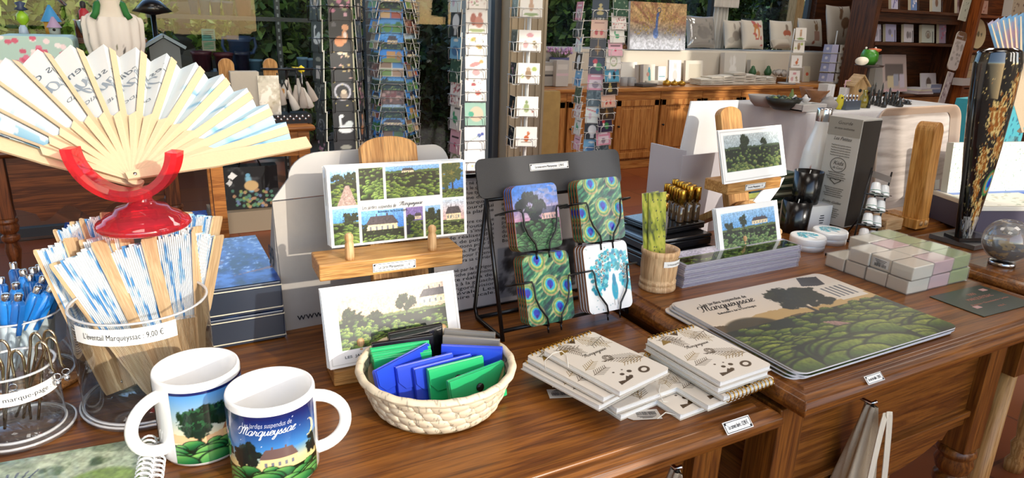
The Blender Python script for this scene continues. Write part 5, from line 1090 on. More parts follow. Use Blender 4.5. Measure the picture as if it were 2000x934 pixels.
# canvas bags hanging
CANV = mat('b3a48c', .9, bump=.4, bscale=500)
def bag(label, hook, L, wid, seed):
    t = thing('canvas_bag', label, 'bag', hook); rg = np.random.default_rng(seed)
    def f(u, v):
        z = -L*v; wv = wid*(.16+.84*np.minimum(1, v*1.6)**.8); a = u*2*PI; fold = 1+.22*np.sin(a*5+3*v+seed)+.1*np.sin(a*9+seed); return wv*.5*np.cos(a)*fold, -.03+.024*np.sin(a)*fold*(.35+v), z
    mb = MB(); mb.grid(f, 72, 40); mb.build('bag_cloth', CANV, t)
    MB().tube([(0, .02, .002), (0, -.03, .002), (.006, -.034, .006)], .003, 8).build('hook', STEEL, t)
    for s in (-1, 1):
        mb = MB(); mb.grid(lambda u, v: (s*(.004+wid*.34*v**.7)+.014*(u-.5), -.056-.012*v+.004*np.sin(u*PI), .0-L*.95*v), 4, 30); o = mb.build('ribbon_strap', mat('d8cdb8', .85), t); sd = o.modifiers.new('t', 'SOLIDIFY'); sd.thickness = .001
    return t
h1 = aty(1666, 772, .545); bag('cream canvas tote bag hanging under the placemat table', h1, .22, .065, 1)
h2 = aty(1290, 893, .565); bag('cream canvas pouch hanging below the notebook table edge', h2, .2, .055, 2)
# ---------------------------------------------------------------- the room
mb = MB(); mb.box((3.2, 1.7, -.05), (13.6, 9.4, .1))
m, n, l, b = newmat('terracotta_tiles'); tc = n.new('ShaderNodeTexCoord'); br = n.new('ShaderNodeTexBrick'); br.offset = 0; br.inputs['Scale'].default_value = 1; br.inputs['Brick Width'].default_value = .42; br.inputs['Row Height'].default_value = .42; br.inputs['Mortar Size'].default_value = .006
br.inputs['Color1'].default_value = L4('94502a'); br.inputs['Color2'].default_value = L4('85432a'); br.inputs['Mortar'].default_value = L4('6e3a24'); l.new(tc.outputs['Object'], br.inputs['Vector']); l.new(br.outputs['Color'], b.inputs['Base Color']); b.inputs['Roughness'].default_value = .35
struct('floor', mb, m)
PLAST = mat('cfc6b8', .85, bump=.2, bscale=90, var=.04); BEIGE = mat('b7a78c', .7, var=.05, bscale=20); FRAME = mat('4b5056', .45, .3); PANE = glass('f6f9f9', 1, .01, .008, .12)
PLEAT = mat('c2b49c', .7)
def glasswall(name, x0, x1, y, z0, z1, posts, rails, fm=FRAME):
    mb = MB()
    for px_ in posts: mb.box((px_, y, (z0+z1)/2), (.05, .06, z1-z0), 0)
    for rz_ in rails: mb.box(((x0+x1)/2, y, rz_), (x1-x0, .05, .05), 0)
    mb.box(((x0+x1)/2, y, (z0+z1)/2), (x1-x0, .008, z1-z0), 1); struct(name, mb, [fm, PANE])
glasswall('window_1', -3.4, 2.29, 4.45, 0, 4.2, [-3.37, -1.5, aty(722, 150, 4.45).x, 2.26], [.05, 3.0, 4.17])
glasswall('window_2', 2.6, 7.35, 6.0, .98, 4.2, [2.64, aty(1388, 20, 6.0).x, 7.32], [1.0, 3.0, 4.17])
mb = MB(); mb.box((aty(1551, 20, 5.97).x, 5.95, 1.9), (.13, .12, 1.9)); struct('trim_2', mb, wood('a8875c', 'c4a478', 'z', 1, .6, 0, .1, .2))
mb = MB(); mb.box((4.98, 6.0, .49), (4.8, .2, .98)); struct('wall_back', mb, PLAST)
mb = MB(); mb.box((2.60, 5.2, 2.1), (.06, 1.5, 4.2)); struct('wall_return', mb, PLAST)
DKW = wood('3a2014', '5a3420', 'x', .6, .4, .1, .1, .3)
mb = MB(); mb.box((8.7, 5.95, 2.1), (2.7, .1, 4.2)); struct('wall_right_back', mb, DKW)
mb = MB(); mb.box((10.0, 1.9, 2.1), (.1, 8.4, 4.2)); struct('wall_right', mb, PLAST)
# wall behind the photographer: unseen, its openings shaped to throw the sun patches
HC_ = 4.2
def wall_y(name, y, x0, x1, z1, holes, th=.18, m=None):   # wall in the xz plane with rectangular openings
    xs = sorted({x0, x1}|{v for h in holes for v in h[:2]}); zs = sorted({0, z1}|{v for h in holes for v in h[2:]}); mb = MB()
    for i in range(len(xs)-1):
        for j in range(len(zs)-1):
            cx, cz = (xs[i]+xs[i+1])/2, (zs[j]+zs[j+1])/2
            if any(h[0] < cx < h[1] and h[2] < cz < h[3] for h in holes): continue
            mb.box((cx, y, cz), (xs[i+1]-xs[i], th, zs[j+1]-zs[j]))
    return struct(name, mb, m or PLAST)
wall_y('wall_front', -2.2, -3.6, 10.1, HC_, [(-3.2, 1.64, .9, 3.9), (2.48, 2.72, 1.875, 2.7), (3.06, 3.46, 1.2, 3.2), (4.0, 4.9, 1.2, 3.3), (7.36, 7.54, 3.0, 3.26), (7.90, 8.04, 3.02, 3.26), (8.28, 8.46, 3.02, 3.26), (7.3, 8.12, 3.36, 3.85)], .02)
mb = MB(); mb.box((2.44, 4.42, HC_/2), (.30, .24, HC_)); 
for k in range(6): mb.box((2.31+.052*k, 4.295, 1.5), (.014, .012, 3.0))
struct('trim_1', mb, BEIGE)
mb = MB(); mb.box((-3.5, 1.2, HC_/2), (.1, 6.8, HC_)); struct('wall_left', mb, PLAST)
mb = MB(); mb.box((3.3, 1.08, HC_+.05), (13.8, 6.86, .1)); mb.box((6.35, 5.33, HC_+.05), (7.6, 1.64, .1)); struct('ceiling', mb, PLAST)
# ---------------------------------------------------------------- garden beyond the glass
GROUND = mat('6a6458', .9, var=.2, bscale=3)
mb = MB(); mb.box((3, 13, -.06), (40, 14.6, .1)); o = mb.build('garden_ground', GROUND); o['kind'] = 'structure'
m, n, l, b = newmat('dry_stone'); tc = n.new('ShaderNodeTexCoord'); mp = n.new('ShaderNodeMapping'); mp.inputs['Scale'].default_value = (3, 3, 9); vo = n.new('ShaderNodeTexVoronoi'); vo.inputs['Scale'].default_value = 1; l.new(tc.outputs['Object'], mp.inputs[0]); l.new(mp.outputs[0], vo.inputs['Vector'])
cr = n.new('ShaderNodeValToRGB'); cr.color_ramp.elements[0].color = L4('4a463c'); cr.color_ramp.elements[1].color = L4('7a7262'); l.new(vo.outputs['Color'], cr.inputs[0]); l.new(cr.outputs[0], b.inputs['Base Color']); bp = n.new('ShaderNodeBump'); bp.inputs['Strength'].default_value = 1; bp.inputs['Distance'].default_value = .05; l.new(vo.outputs['Distance'], bp.inputs['Height']); bp.invert = True; l.new(bp.outputs[0], b.inputs['Normal']); b.inputs['Roughness'].default_value = .9
mb = MB(); mb.box((-1.6, 7.95, .85), (5.0, .4, 1.7)); o = mb.build('garden_stone_wall', m); o['kind'] = 'structure'
def foliage(name, label, c, s, n, cols, seed, size=.05, cat='shrub', group='trees and shrubs outside the glass'):
    rg = np.random.default_rng(seed); P = rg.normal(size=(n, 3)); P /= np.linalg.norm(P, axis=1)[:, None]; P *= (.45+.55*rg.random((n, 1))**.5)*(1+.25*np.sin(P[:, :1]*7+P[:, 1:2]*5+seed))
    P = P*np.array(s)+np.array(c); P[:, 2] = np.maximum(P[:, 2], .02)
    A = rg.normal(size=(n, 3)); A /= np.linalg.norm(A, axis=1)[:, None]; B_ = np.cross(A, rg.normal(size=(n, 3))); B_ /= np.linalg.norm(B_, axis=1)[:, None]; L = size*(.6+.8*rg.random((n, 1)))
    V = np.stack([P-A*L, P+B_*L*.45, P+A*L, P-B_*L*.45], 1).reshape(-1, 3); F_ = [(4*i, 4*i+1, 4*i+2, 4*i+3) for i in range(n)]
    cc = np.array([hexc(q) for q in cols])[rg.integers(0, len(cols), n)]*(.75+.4*rg.random((n, 1))); cc = lin(np.repeat(cc, 4, 0))
    t = thing(name, label, cat, (c[0], c[1], 0), 0, group); mb = MB(); mb.add(V-np.array([c[0], c[1], 0]), F_, 0, False, cc); mb.build('foliage', prn(.5), t)
    mb = MB(); mb.tube([(0, 0, 0), (.03, .02, c[2]*.6), (0, 0, c[2])], [.07, .05, .02], 8); mb.build('stem', mat('3a2c20', .9), t); return t
DG = ['22331a', '2c4220', '18250f', '3f5a2a']; LG = ['94b64a', '6f9236', 'b0d060', '4f6e2a', 'c8de80']; MG = ['55783a', '3a5626', '7a9a48', '28401c']  # leaf greens brightened: sunlight on the foliage put into their colour
for i, (px_, py_, yy, sx_, sz_, nn, cl, lab, ct) in enumerate([
    (60, 45, 6.2, .55, .5, 2600, LG, 'bright light green bush at far left behind the birdhouses', 'shrub'), (190, 10, 7.05, .5, .45, 2000, LG, 'light green bush behind the dressmaker bust', 'shrub'), (465, 62, 7.15, .35, .28, 1600, LG, 'pale green creeper over the stone wall by the blue pots', 'shrub'), (575, 40, 6.1, .45, .9, 2400, MG, 'mid green climber between the metal shelf posts and the black card rack', 'shrub'),
    (590, 190, 7.4, .3, .4, 1500, MG, 'dark green shrub low behind the small side table', 'shrub'), (850, 60, 7.6, .9, 1.0, 4200, DG, 'dark tree between the postcard rack and the glass card rack', 'tree'), (870, 200, 6.3, .35, .6, 2500, DG, 'dark shrub low behind the postcard rack', 'shrub'),
    (1105, 30, 7.4, .8, .9, 3600, MG, 'dense green tree right of the beige pillar', 'tree'), (1360, 20, 7.9, 1.1, .9, 4200, MG, 'green tree behind the peacock painting', 'tree'), (1460, 20, 9.4, 1.0, 1.0, 3600, DG, 'dark tree behind the hare and fox cushions', 'tree'), (1600, 20, 8.1, 1.3, 1.0, 4200, DG, 'dark tree behind the deer cushion with sky gaps', 'tree'), (720, 120, 8.9, .9, 1.1, 3600, DG, 'dark tree behind the postcard rack', 'tree'), (360, 20, 8.9, .8, .7, 2600, MG, 'green bush above the stone wall behind the blue pots', 'shrub')]):
    c = aty(px_, py_, yy); foliage('garden_tree' if ct == 'tree' else 'garden_shrub', lab, (c.x, yy, c.z), (sx_, .45, sz_), nn*3, cl, i+1, .058, ct)
foliage('hedge', 'tall dark hedge far behind the right windows', (7.8, 11.5, 1.3), (4.4, .8, 1.7), 14000, DG+MG, 77, .11, 'hedge'); foliage('hedge', 'tall dark hedge far behind the left glass wall', (-2.2, 11.2, 1.2), (4.4, .8, 1.8), 12000, DG+MG, 78, .11, 'hedge')
# metal shelf with pots outside
SHM = mat('4a4c4a', .5, .5); ys = 5.15; sh = thing('metal_shelf', 'dark perforated metal shelving outside carrying blue flowerpots', 'shelf', (0, 0, 0)); zs1, zs2 = aty(420, 30, ys).z, aty(480, 140, ys).z
xa, xb = aty(290, 60, ys).x, aty(612, 60, ys).x
for zz in (zs1, zs2): MB().box(((xa+xb)/2, ys+.15, zz-.014), (xb-xa, .36, .028)).build('shelf_board', SHM, sh)
for px_ in (545, 560):
    x = aty(px_, 80, ys).x; mb = MB(); mb.box((x, ys+(.3 if px_ == 560 else 0), 1.1), (.035, .035, 2.2))
    for k in range(44): mb.box((x, ys-.019+(.3 if px_ == 560 else 0), .05+.05*k), (.012, .002, .022), 1)
    mb.build('post', [SHM, mat('9aa0a0', .6)], sh)
def pot(label, px0, px1, pt, zb, col, rim=True, handles=False, y=5.25, name='flowerpot', cat='pot'):
    a, b_ = aty(px0, pt, y), aty(px1, pt, y); r = (b_.x-a.x)/2; h = a.z-zb; t = thing(name, label, cat, ((a.x+b_.x)/2, y+.0, zb+.001), 0, 'pots on the outdoor shelf'); m = mat(col, .4, bump=.2, bscale=60)
    MB().lathe([(0, 0), (r*.78, 0), (r*.95, h*.86), (r*1.0, h*.86), (r*1.03, h), (r*.93, h), (r*.8, h*.3), (0, h*.3)], 28).build('pot_body', m, t)
    MB().lathe([(r*1.03, h*.84), (r*1.06, h*.9), (r*1.05, h*1.0), (r*.98, h*1.005)], 28).build('rim', m, t)
    if handles:
        for s in (-1, 1): MB().tube([(s*(r*.95), 0, h*.92), (s*r*1.35, 0, h*.95), (s*r*1.45, 0, h*.7), (s*r*1.2, 0, h*.5), (s*r*.9, 0, h*.48)], .011, 8).build('handle', m, t)
    return t
pot('blue flowerpot furthest left on the upper outdoor shelf', 366, 386, -6, zs1, '4a6a8a'); pot('grey blue flowerpot second from left on the upper outdoor shelf', 387, 409, -4, zs1, '5a7a90'); pot('slate blue flowerpot third from left on the upper outdoor shelf', 409, 430, 0, zs1, '3f5f7a'); pot('dark blue flowerpot left of the terracotta planter above', 433, 455, 2, zs1, '38556e'); pot('brown terracotta planter on the upper outdoor shelf', 456, 490, -12, zs1, '8a5a4a')
pot('maroon glazed pot on the lower shelf, left one', 372, 412, 100, zs2, '4a1a26', y=5.2); pot('maroon glazed pot on the lower shelf, right one', 416, 455, 103, zs2, '55202c', y=5.2); pot('large blue two handled urn on the lower outdoor shelf', 443, 488, 70, zs2, '35507a', handles=True, name='urn', y=5.4); pot('dark navy pot in front of the handled urn', 458, 486, 101, zs2, '1c2440', y=5.15); pot('pale blue bowl pot right of the navy pot', 483, 512, 116, zs2, '5f86a0', y=5.2); pot('light blue pot far right by the metal post', 580, 600, 112, zs2, '7fa4c0', y=5.25); pot('light blue pot beside its twin at the shelf end', 598, 612, 114, zs2, '7a9fbc', y=5.3)
for lab, px0, py0, px1, py1, col, col2 in (('small turquoise sign on a grey board above the maroon pots', 395, 57, 419, 80, '6fb0a4', '2a4a48'), ('small board with green tree picture under the turquoise sign', 396, 80, 420, 100, 'b0a890', '2a9a6a')):
    a, b_ = aty(px0, py1, 5.3), aty(px1, py0, 5.3); t = thing('garden_sign', lab, 'sign', ((a.x+b_.x)/2, 5.3, zs2+.001)); w, h = b_.x-a.x, b_.z-a.z
    def sa(x, y, asp, c2=col2, c1=col): 
        q = Art(x, y, c1); [q.line(.15*asp, .25+.17*k, .85*asp, .28+.17*k, .05, c2) for k in range(4)]; return q.out()
    mb = MB(); mb.plate(w, h, .015, sa, 16, 16, side=(.5, .48, .42), z0=a.z-zs2); mb.build('board', prn(.7), t); MB().box((0, .012, (a.z-zs2)/2), (.02, .012, a.z-zs2)).build('stake', mat('6a6050', .8), t)
# ---------------------------------------------------------------- left console, side table and what stands on them
CONS = ('4a260f', '7a441e'); CW = wood(CONS[0], CONS[1], 'x', 1, .4, .2, .1, .3); CWZ = wood(CONS[0], CONS[1], 'z', 1, .4, .2, .1, .3)
cz = .78; yc = aty(0, 293, 2.83).y; xr = aty(362, 300, 2.86).x
ct = thing('console_table', 'dark brown console table with turned legs behind the fan at left', 'table'); tabletop(-1.9, xr, 2.83, 3.35, cz, .035, 'tabletop', ct, (0, 0, 0), CW)
for x in (-1.0, xr-.06):
    for y in (2.89, 3.29): turned_leg(ct, x, y, cz-.035, .22, CWZ)
turned_leg(ct, aty(12, 420, 2.89).x, 2.89, cz-.035, .22, CWZ)
x0_ = aty(12, 420, 2.89).x+.03; mb = MB(); mb.box(((x0_+xr-.08)/2, 2.89, cz-.11), (xr-.08-x0_, .02, .15)); pts = [(x0_, cz-.185), (xr-.09, cz-.185)]
for k in range(41):
    s = 1-k/40; pts.append((x0_+(xr-.09-x0_)*s, cz-.225-.05*math.sin(3*PI*s)**2*(1 if .15 < s < .85 else .5)))
mb.prism(pts, .022, 'xz', off=2.877); mb.build('scalloped_apron', CW, ct); MB().box((-1.0, 2.89, cz-.13), (.9, .02, .19)).build('left_apron', CW, ct)
st = thing('side_table', 'small light oak side table left of the black card rack', 'table'); xs_ = aty(616, 243, 3.14).x; SW = wood('8a5224', 'b5763a', 'x', 1, .4, .1, .1, .3); tabletop(xs_-.48, xs_, 3.14, 3.45, .78, .03, 'tabletop', st, (0, 0, 0), SW)
for x in (xs_-.05, xs_-.43):
    for y in (3.19, 3.4): mb = MB(); mb.box((x, y, .375), (.05, .05, .75)); mb.build('leg', SW, st)
MB().box((xs_-.24, 3.18, .69), (.36, .02, .11)).build('apron', SW, st)
# under and beside the console
c = at(152, 418, .30); t = thing('blue_mat_crate', 'blue fuzzy mat on a pale box under the console table', 'mat', (-.08, 3.6, .0)); MB().box((0, 0, .12), (.62, .3, .24)).build('box_base', mat('6f6f68', .7), t); mb = MB(); mb.grid(lambda u, v: ((u-.5)*.62, (v-.5)*.3, .26+.012*fbm(u*60, v*40, 2)), 90, 50, colfn=lambda u, v: lin(np.array([.22, .34, .62])*(.7+.7*fbm(u*70, v*50, 3))[:, None])); mb.build('fuzzy_top', prn(.9), t)
a, b_ = at(442, 418, 0.0), at(540, 414, 0.0); a = aty(442, 412, 4.2); b_ = aty(540, 322, 4.2)
def bagart(x, y, asp):
    q = Art(x, y, '17181a'); n = fbm(x*7, y*7, 5); q.put(np.clip((n-.56)*6, 0, 1)*.6, '5a5c60'); q.line(.45*asp, .72, .5*asp, .45, .09, '7fb0c8'); q.ell(.5*asp, .55, .17, .13, 'c8a878'); q.ell(.45*asp, .8, .05, .05, '6fa8c8'); rg = np.random.default_rng(3)
    for k in range(60): q.ell((.15+.75*rg.random())*asp, .04+.42*rg.random()**1.2, .04, .04, rg.choice(['5a8a70', '8a9a5a', '6a7aa0', 'b08a6a', '4a7a6a']), .9)
    q.poly([(.1, .78), (.2, .9), (.3, .8), (.2, .7)], 'e8e8e8'); q.poly([(.05, .64), (.14, .72), (.2, .64), (.12, .56)], 'c8c8c8'); return q.out()
t = thing('tote_bag', 'black shopping bag with colourful peacock picture under the fan', 'bag', ((a.x+b_.x)/2, 4.2, a.z), R(-3)); w, h = b_.x-a.x, b_.z-a.z
MB().plate(w, h, .10, bagart, 60, 60, side=(.05, .05, .055)).build('bag_body', prn(.4, .2), t)
for s in (0, .09): MB().tube([(-w*.2, s, h), (-w*.15, s, h+.05), (w*.15, s, h+.05), (w*.2, s, h)], .005, 6).build('handle', BLACKW, t)
MB().box(((a.x+b_.x)/2, 4.28, a.z/2), (w*1.6, .26, a.z-.004)).build('plinth_block', mat('8a7a66', .7)); tag(bpy.data.objects['plinth_block'], 'beige plinth under the black peacock bag', 'plinth')
# dressmaker bust with apron
y = 3.05; q = aty(222, 60, y); t = thing('dressmaker_bust', 'cream mannequin bust wearing a speckled apron behind the fan', 'mannequin', (q.x, y, cz)); k_ = (aty(280, 60, y).x-aty(165, 60, y).x)/2
zt_ = lambda py: aty(222, py, y).z-cz
prof = [(zt_(230), .75, .55), (zt_(150), .70, .52), (zt_(118), .80, .6), (zt_(85), .97, .66), (zt_(62), .98, .62), (zt_(45), 1.0, .52), (zt_(35), .96, .46), (zt_(28), .80, .40), (zt_(22), .52, .38), (zt_(14), .40, .38), (zt_(0), .36, .36), (zt_(-14), .37, .37)]
pz = np.array([p[0] for p in prof]); pxx = np.array([p[1] for p in prof])*k_; pyy = np.array([p[2] for p in prof])*k_
def bust(u, v, g=0, a0=0, a1=2*PI, z0=None, z1=None):
    z = (z0 if z0 is not None else pz[0])+((z1 if z1 is not None else pz[-1])-(z0 if z0 is not None else pz[0]))*v; a = a0+(a1-a0)*u; return (np.interp(z, pz, pxx)+g)*np.cos(a), (np.interp(z, pz, pyy)+g)*np.sin(a), z
mb = MB(); mb.grid(lambda u, v: bust(u, v), 48, 60); mb.build('torso', mat('d8cfc0', .7), t)
def apa(u, v):
    q = Art(u*2.2, v, 'd9d4cc'); rg = np.random.default_rng(8)
    for k in range(34): q.ell(rg.random()*2.2, rg.random(), .04, .018, rg.choice(['3a3a34', '5a5a3a', '4a4640', '7a7a2a']), .9, rg.random()*3)
    return lin(q.out())
mb = MB(); mb.grid(lambda u, v: bust(u, v, .006+.004*np.sin(u*40), R(190), R(350), pz[0], zt_(33)), 60, 40, colfn=apa); o = mb.build('apron', prn(.8), t)
for s in (-1, 1): MB().tube([(s*k_*.62, -k_*.46, zt_(36)), (s*k_*.5, -k_*.43, zt_(26)), (s*k_*.44, -k_*.2, zt_(10)), (s*k_*.3, .02, zt_(5))], .012, 6).build('neck_strap', mat('1f6a2c', .7), t)
MB().lathe([(0, 0), (.12, 0), (.12, .015), (.015, .02), (.015, pz[0]+.01), (0, pz[0]+.01)], 24).build('stand', CWZ, t)
# box with cherry blossom lid, birdhouses and ornaments on the console
def onbox(name, label, cat, px0, pt, px1, y, zb, dep, m, grp=None, art=None, nx=40):
    a, b_ = aty(px0, pt, y), aty(px1, pt, y); w, h = b_.x-a.x, (a.z+b_.z)/2-zb; t = thing(name, label, cat, ((a.x+b_.x)/2, y, zb), 0, grp); return t, w, h
t, w, h = onbox('blossom_box', 'mint green box with pink cherry blossoms behind the fan', 'box', -20, 71, 140, 2.95, cz, .3, None)
def blos(x, y, asp):
    q = Art(x, y, 'a9c9bf'); rg = np.random.default_rng(2)
    for k in range(5): q.line(rg.random()*asp, rg.random(), rg.random()*asp, rg.random(), .008, '5a5a50')
    for k in range(60): q.ell(rg.random()*asp, .55+.45*rg.random(), .03, .025, rg.choice(['d86a8a', 'f0d8dc', 'c84a6a', 'f4e8e8']), .95)
    return q.out()
mb = MB(); mb.plate(w, h, .3, blos, 120, 80, rad=.02, side=(.66, .79, .75)); mb.build('printed_case', prn(.4), t)
SHY = 3.25
def birdhouse(label, px0, pt, px1, pb, y, wallc, roofc, zb, cone=False):
    a, b_ = aty(px0, pb, y), aty(px1, pt, y); w, h = b_.x-a.x, b_.z-zb; t = thing('birdhouse', label, 'birdhouse', ((a.x+b_.x)/2, y, zb), 0, 'birdhouses'); hb = aty(px0, (pt+pb)/2, y).z-zb
    if cone:
        MB().lathe([(0, 0), (w*.34, 0), (w*.38, hb), (0, hb)], 20).build('body', mat(wallc, .6), t); MB().lathe([(w*.5, hb-.004), (w*.30, hb+(h-hb)*.4), (.004, h), (0, h)], 20).build('roof', mat(roofc, .5), t)
    else:
        MB().prism([(-w*.36, 0), (w*.36, 0), (w*.36, hb), (0, h-.01), (-w*.36, hb)], w*.6, 'xz').build('body', mat(wallc, .6), t)
        mb = MB(); L = math.hypot(w*.5, h-hb); an = math.atan2(h-hb, w*.5)
        for s in (-1, 1): mb.box((s*w*.25, w*.28, (h+hb)/2), (L*1.02, w*.75, .012), ry=s*an)
        mb.build('roof', mat(roofc, .5), t)
    MB().tube([(0, -w*.4 if cone else -.004, hb*.7), (0, -w*.3 if cone else .01, hb*.7)], w*.1, 14).build('entrance_hole', BLACKW, t); return t
zsh = aty(100, 72, SHY+.1).z
sh2 = thing('display_shelf', 'narrow wooden shelf carrying the birdhouses and ornaments at left', 'shelf', (-.45, SHY+.12, cz)); MB().box((0, 0, zsh-cz-.01), (1.0, .22, .02)).build('shelf_board', CW, sh2)
for s in (-.48, .48): MB().box((s, 0, (zsh-cz-.02)/2), (.02, .2, zsh-cz-.02)).build('shelf_side', CW, sh2)
birdhouse('yellow birdhouse with blue cone roof at upper left', 84, 10, 116, 70, SHY+.14, 'c89a3a', '3f8fc8', zsh+.001, True); birdhouse('grey birdhouse with lilac roof in front of the yellow one', 93, 33, 118, 70, SHY+.06, '9aa6a2', 'a890b0', zsh+.001, True)
def orn(name, label, cat, px, pt, wpx, y, prof_, m, zb):
    q = aty(px, pt, y); k = (aty(px+wpx, pt, y).x-q.x)/2; h = q.z-zb; t = thing(name, label, cat, (q.x, y, zb)); MB().lathe([(r*k, z*h) for r, z in prof_[0]], 24).build('body', m[0], t)
    if len(prof_) > 1: MB().lathe([(r*k, z*h) for r, z in prof_[1]], 24).build('top', m[1], t)
    return t
orn('pale_blue_jug', 'small pale blue jug at upper left on the shelf', 'jug', 44, 49, 20, SHY+.08, ([(0, 0), (.7, 0), (1, .3), (.8, .8), (.55, .9), (.6, 1), (0, 1)],), (mat('9fb4cc', .3),), zsh)
orn('frog_ornament', 'lime green glass ornament with dark cap behind the pale blue jug', 'ornament', 38, 2, 26, SHY+.16, ([(0, 0), (.2, 0), (.25, .3), (1, .45), (.9, .62), (.3, .72)], [(.3, .72), (1.1, .76), (.5, .85), (.9, .95), (0, 1)]), (mat('8fbf2a', .3), mat('2a3a5a', .4)), zsh)
orn('red_figurine', 'red and black figurine left of the dressmaker bust', 'figurine', 160, 1, 22, SHY+.1, ([(0, 0), (.5, 0), (.5, .35), (1, .5), (.9, .72), (.4, .8)], [(.4, .78), (.55, .86), (.5, .96), (0, 1)]), (mat('a81f2a', .4), mat('1a1416', .5)), zsh)
t = orn('metal_jug', 'shiny metal watering jug left of the apron', 'jug', 157, 38, 34, SHY+.04, ([(0, 0), (.8, 0), (.8, .92), (.9, 1), (.75, 1), (.7, .1), (0, .1)],), (CHROME,), zsh+.001)
MB().tube([(-.04, 0, .28), (-.10, 0, .30), (-.12, 0, .2), (-.04, 0, .12)], .006, 8).build('handle', CHROME, t)
birdhouse('slate grey wooden birdhouse right of the dressmaker bust', 282, 70, 360, 115, 3.2, '5a6060', '6f8088', cz+.001)
t = thing('lantern', 'dark metal lantern post right of the dressmaker bust', 'lantern'); q = aty(298, 22, 4.0); t.location = (q.x, 4.0, 0); MB().tube([(0, 0, 0), (0, 0, q.z)], .012, 8).build('post', BLACKW, t); MB().lathe([(0, q.z-.02), (.09, q.z), (.04, q.z+.05), (0, q.z+.06)], 20).build('hood', BLACKW, t); MB().lathe([(0, 0), (.12, 0), (.1, .02), (0, .02)], 20).build('foot', BLACKW, t)
# oak easels, bags and dusters on the side table
for lab, px0, pt, px1, yy in (('rounded oak easel top seen left above the open fan', 425, 114, 456, 3.3), ('rounded oak easel top seen right above the open fan', 513, 114, 541, 3.3)):
    a, b_ = aty(px0, pt, yy), aty(px1, pt, yy); w, h = b_.x-a.x, a.z-.78; t = thing('card_easel', lab, 'easel', ((a.x+b_.x)/2, yy, .78)); mb = MB(); mb.prism([(-w/2, 0), (w/2, 0), (w/2, h-.03)]+[(w/2*math.cos(q), h-.03+.03*math.sin(q)) for q in np.linspace(.1, PI-.1, 10)]+[(-w/2, h-.03)], .018, 'xz'); mb.build('board', LOAK, t); MB().box((0, -.03, h*.5), (w*1.4, .06, .02)).build('ledge', LOAKX, t); MB().box((0, 0, .01), (w*1.3, .14, .02)).build('foot', LOAKX, t)
q = aty(478, 140, 3.22); mb = MB(); mb.box((q.x, 3.26, .78+(q.z-.78)/2), (.12, .06, q.z-.78)); solo('rolled_cloth_box', mb, mat('c9c0ae', .8, bump=.5, bscale=40), 'pale beige carton between the two oak easel tops', 'box', bev=.004)
def wrap_art(x, y, asp): q = Art(x, y, 'a9a49c'); n = fbm(x*9, y*9, 3); q.put(np.clip((n-.52)*8, 0, 1), 'e4e2dc'); q.put(np.clip((.38-n)*8, 0, 1), '6a645c'); return q.out()
a, b_ = aty(503, 148, 3.2), aty(545, 148, 3.2); t = thing('wrapped_pack', 'clear wrapped grey picture pack left of the feather bunch', 'pack', ((a.x+b_.x)/2, 3.2, .781), 0); mb = MB(); mb.plate(b_.x-a.x, a.z-.781, .03, wrap_art, 30, 60); mb.build('wrapped_sheet', prn(.2, .6), t, rot=(R(-4), 0, 0))
rg = random.Random(9)
for k in range(9):
    px_ = 548+k*7.2; q = aty(px_, 182+rg.uniform(-12, 14), 3.24+.02*(k % 3)); t = thing('feather_tassel', 'pale feather tassel, %s from the left in the bunch by the side table' % ['first', 'second', 'third', 'fourth', 'fifth', 'sixth', 'seventh', 'eighth', 'last'][k], 'tassel', (q.x, q.y, q.z), 0, 'feather tassels'); t.rotation_euler = (0, R(rg.uniform(-25, 25)), 0)
    MB().lathe([(0, .045), (.006, .04), (.008, .02), (.016, -.01), (.02, -.05), (.012, -.055), (0, -.05)], 12).build('feathers', mat('d8d0c4' if k % 2 else 'b8aca0', .9), t); MB().tube([(0, 0, .04), (0, 0, .09)], .003, 6).build('cord', BLACKW, t)
q = aty(568, 220, 3.22); t = thing('tassel_stand', 'dark stand with chrome studs holding the feather tassels', 'stand', (q.x, 3.24, .78)); MB().box((0, 0, .02), (.17, .12, .04)).build('base_tray', mat('26262a', .3), t); MB().tube([(0, .03, .03), (0, .03, .24)], .006, 8).build('pole', BLACKW, t); MB().tube([(-.11, .02, .235), (.12, .02, .235)], .005, 8).build('cross_bar', BLACKW, t)
mb = MB()
for k in range(12): mb.lathe([(0, -.008), (.008, 0), (0, .008)], 8, c=(-.078+.0135*k, -.06, .02+.012*(k % 2)))
mb.build('studs', CHROME, t)
q = aty(572, 130, 3.6); t = thing('yellow_bird_stick', 'yellow bird ornament on a thin stick above the feather tassels', 'ornament', (q.x, 3.4, 0.78)); h = q.z-.78; MB().tube([(0, 0, 0), (0, 0, h)], .003, 6).build('stick', STEEL, t); MB().lathe([(0, -.02), (.016, -.008), (.016, .008), (0, .02)], 12, c=(0, 0, h)).build('bird_body', mat('e0c828', .5), t); MB().prism([(-.045, .012), (-.01, -.006), (-.008, .01)], .004, 'xz').build('wing', mat('e0c828', .5), t, loc=(0, 0, h))
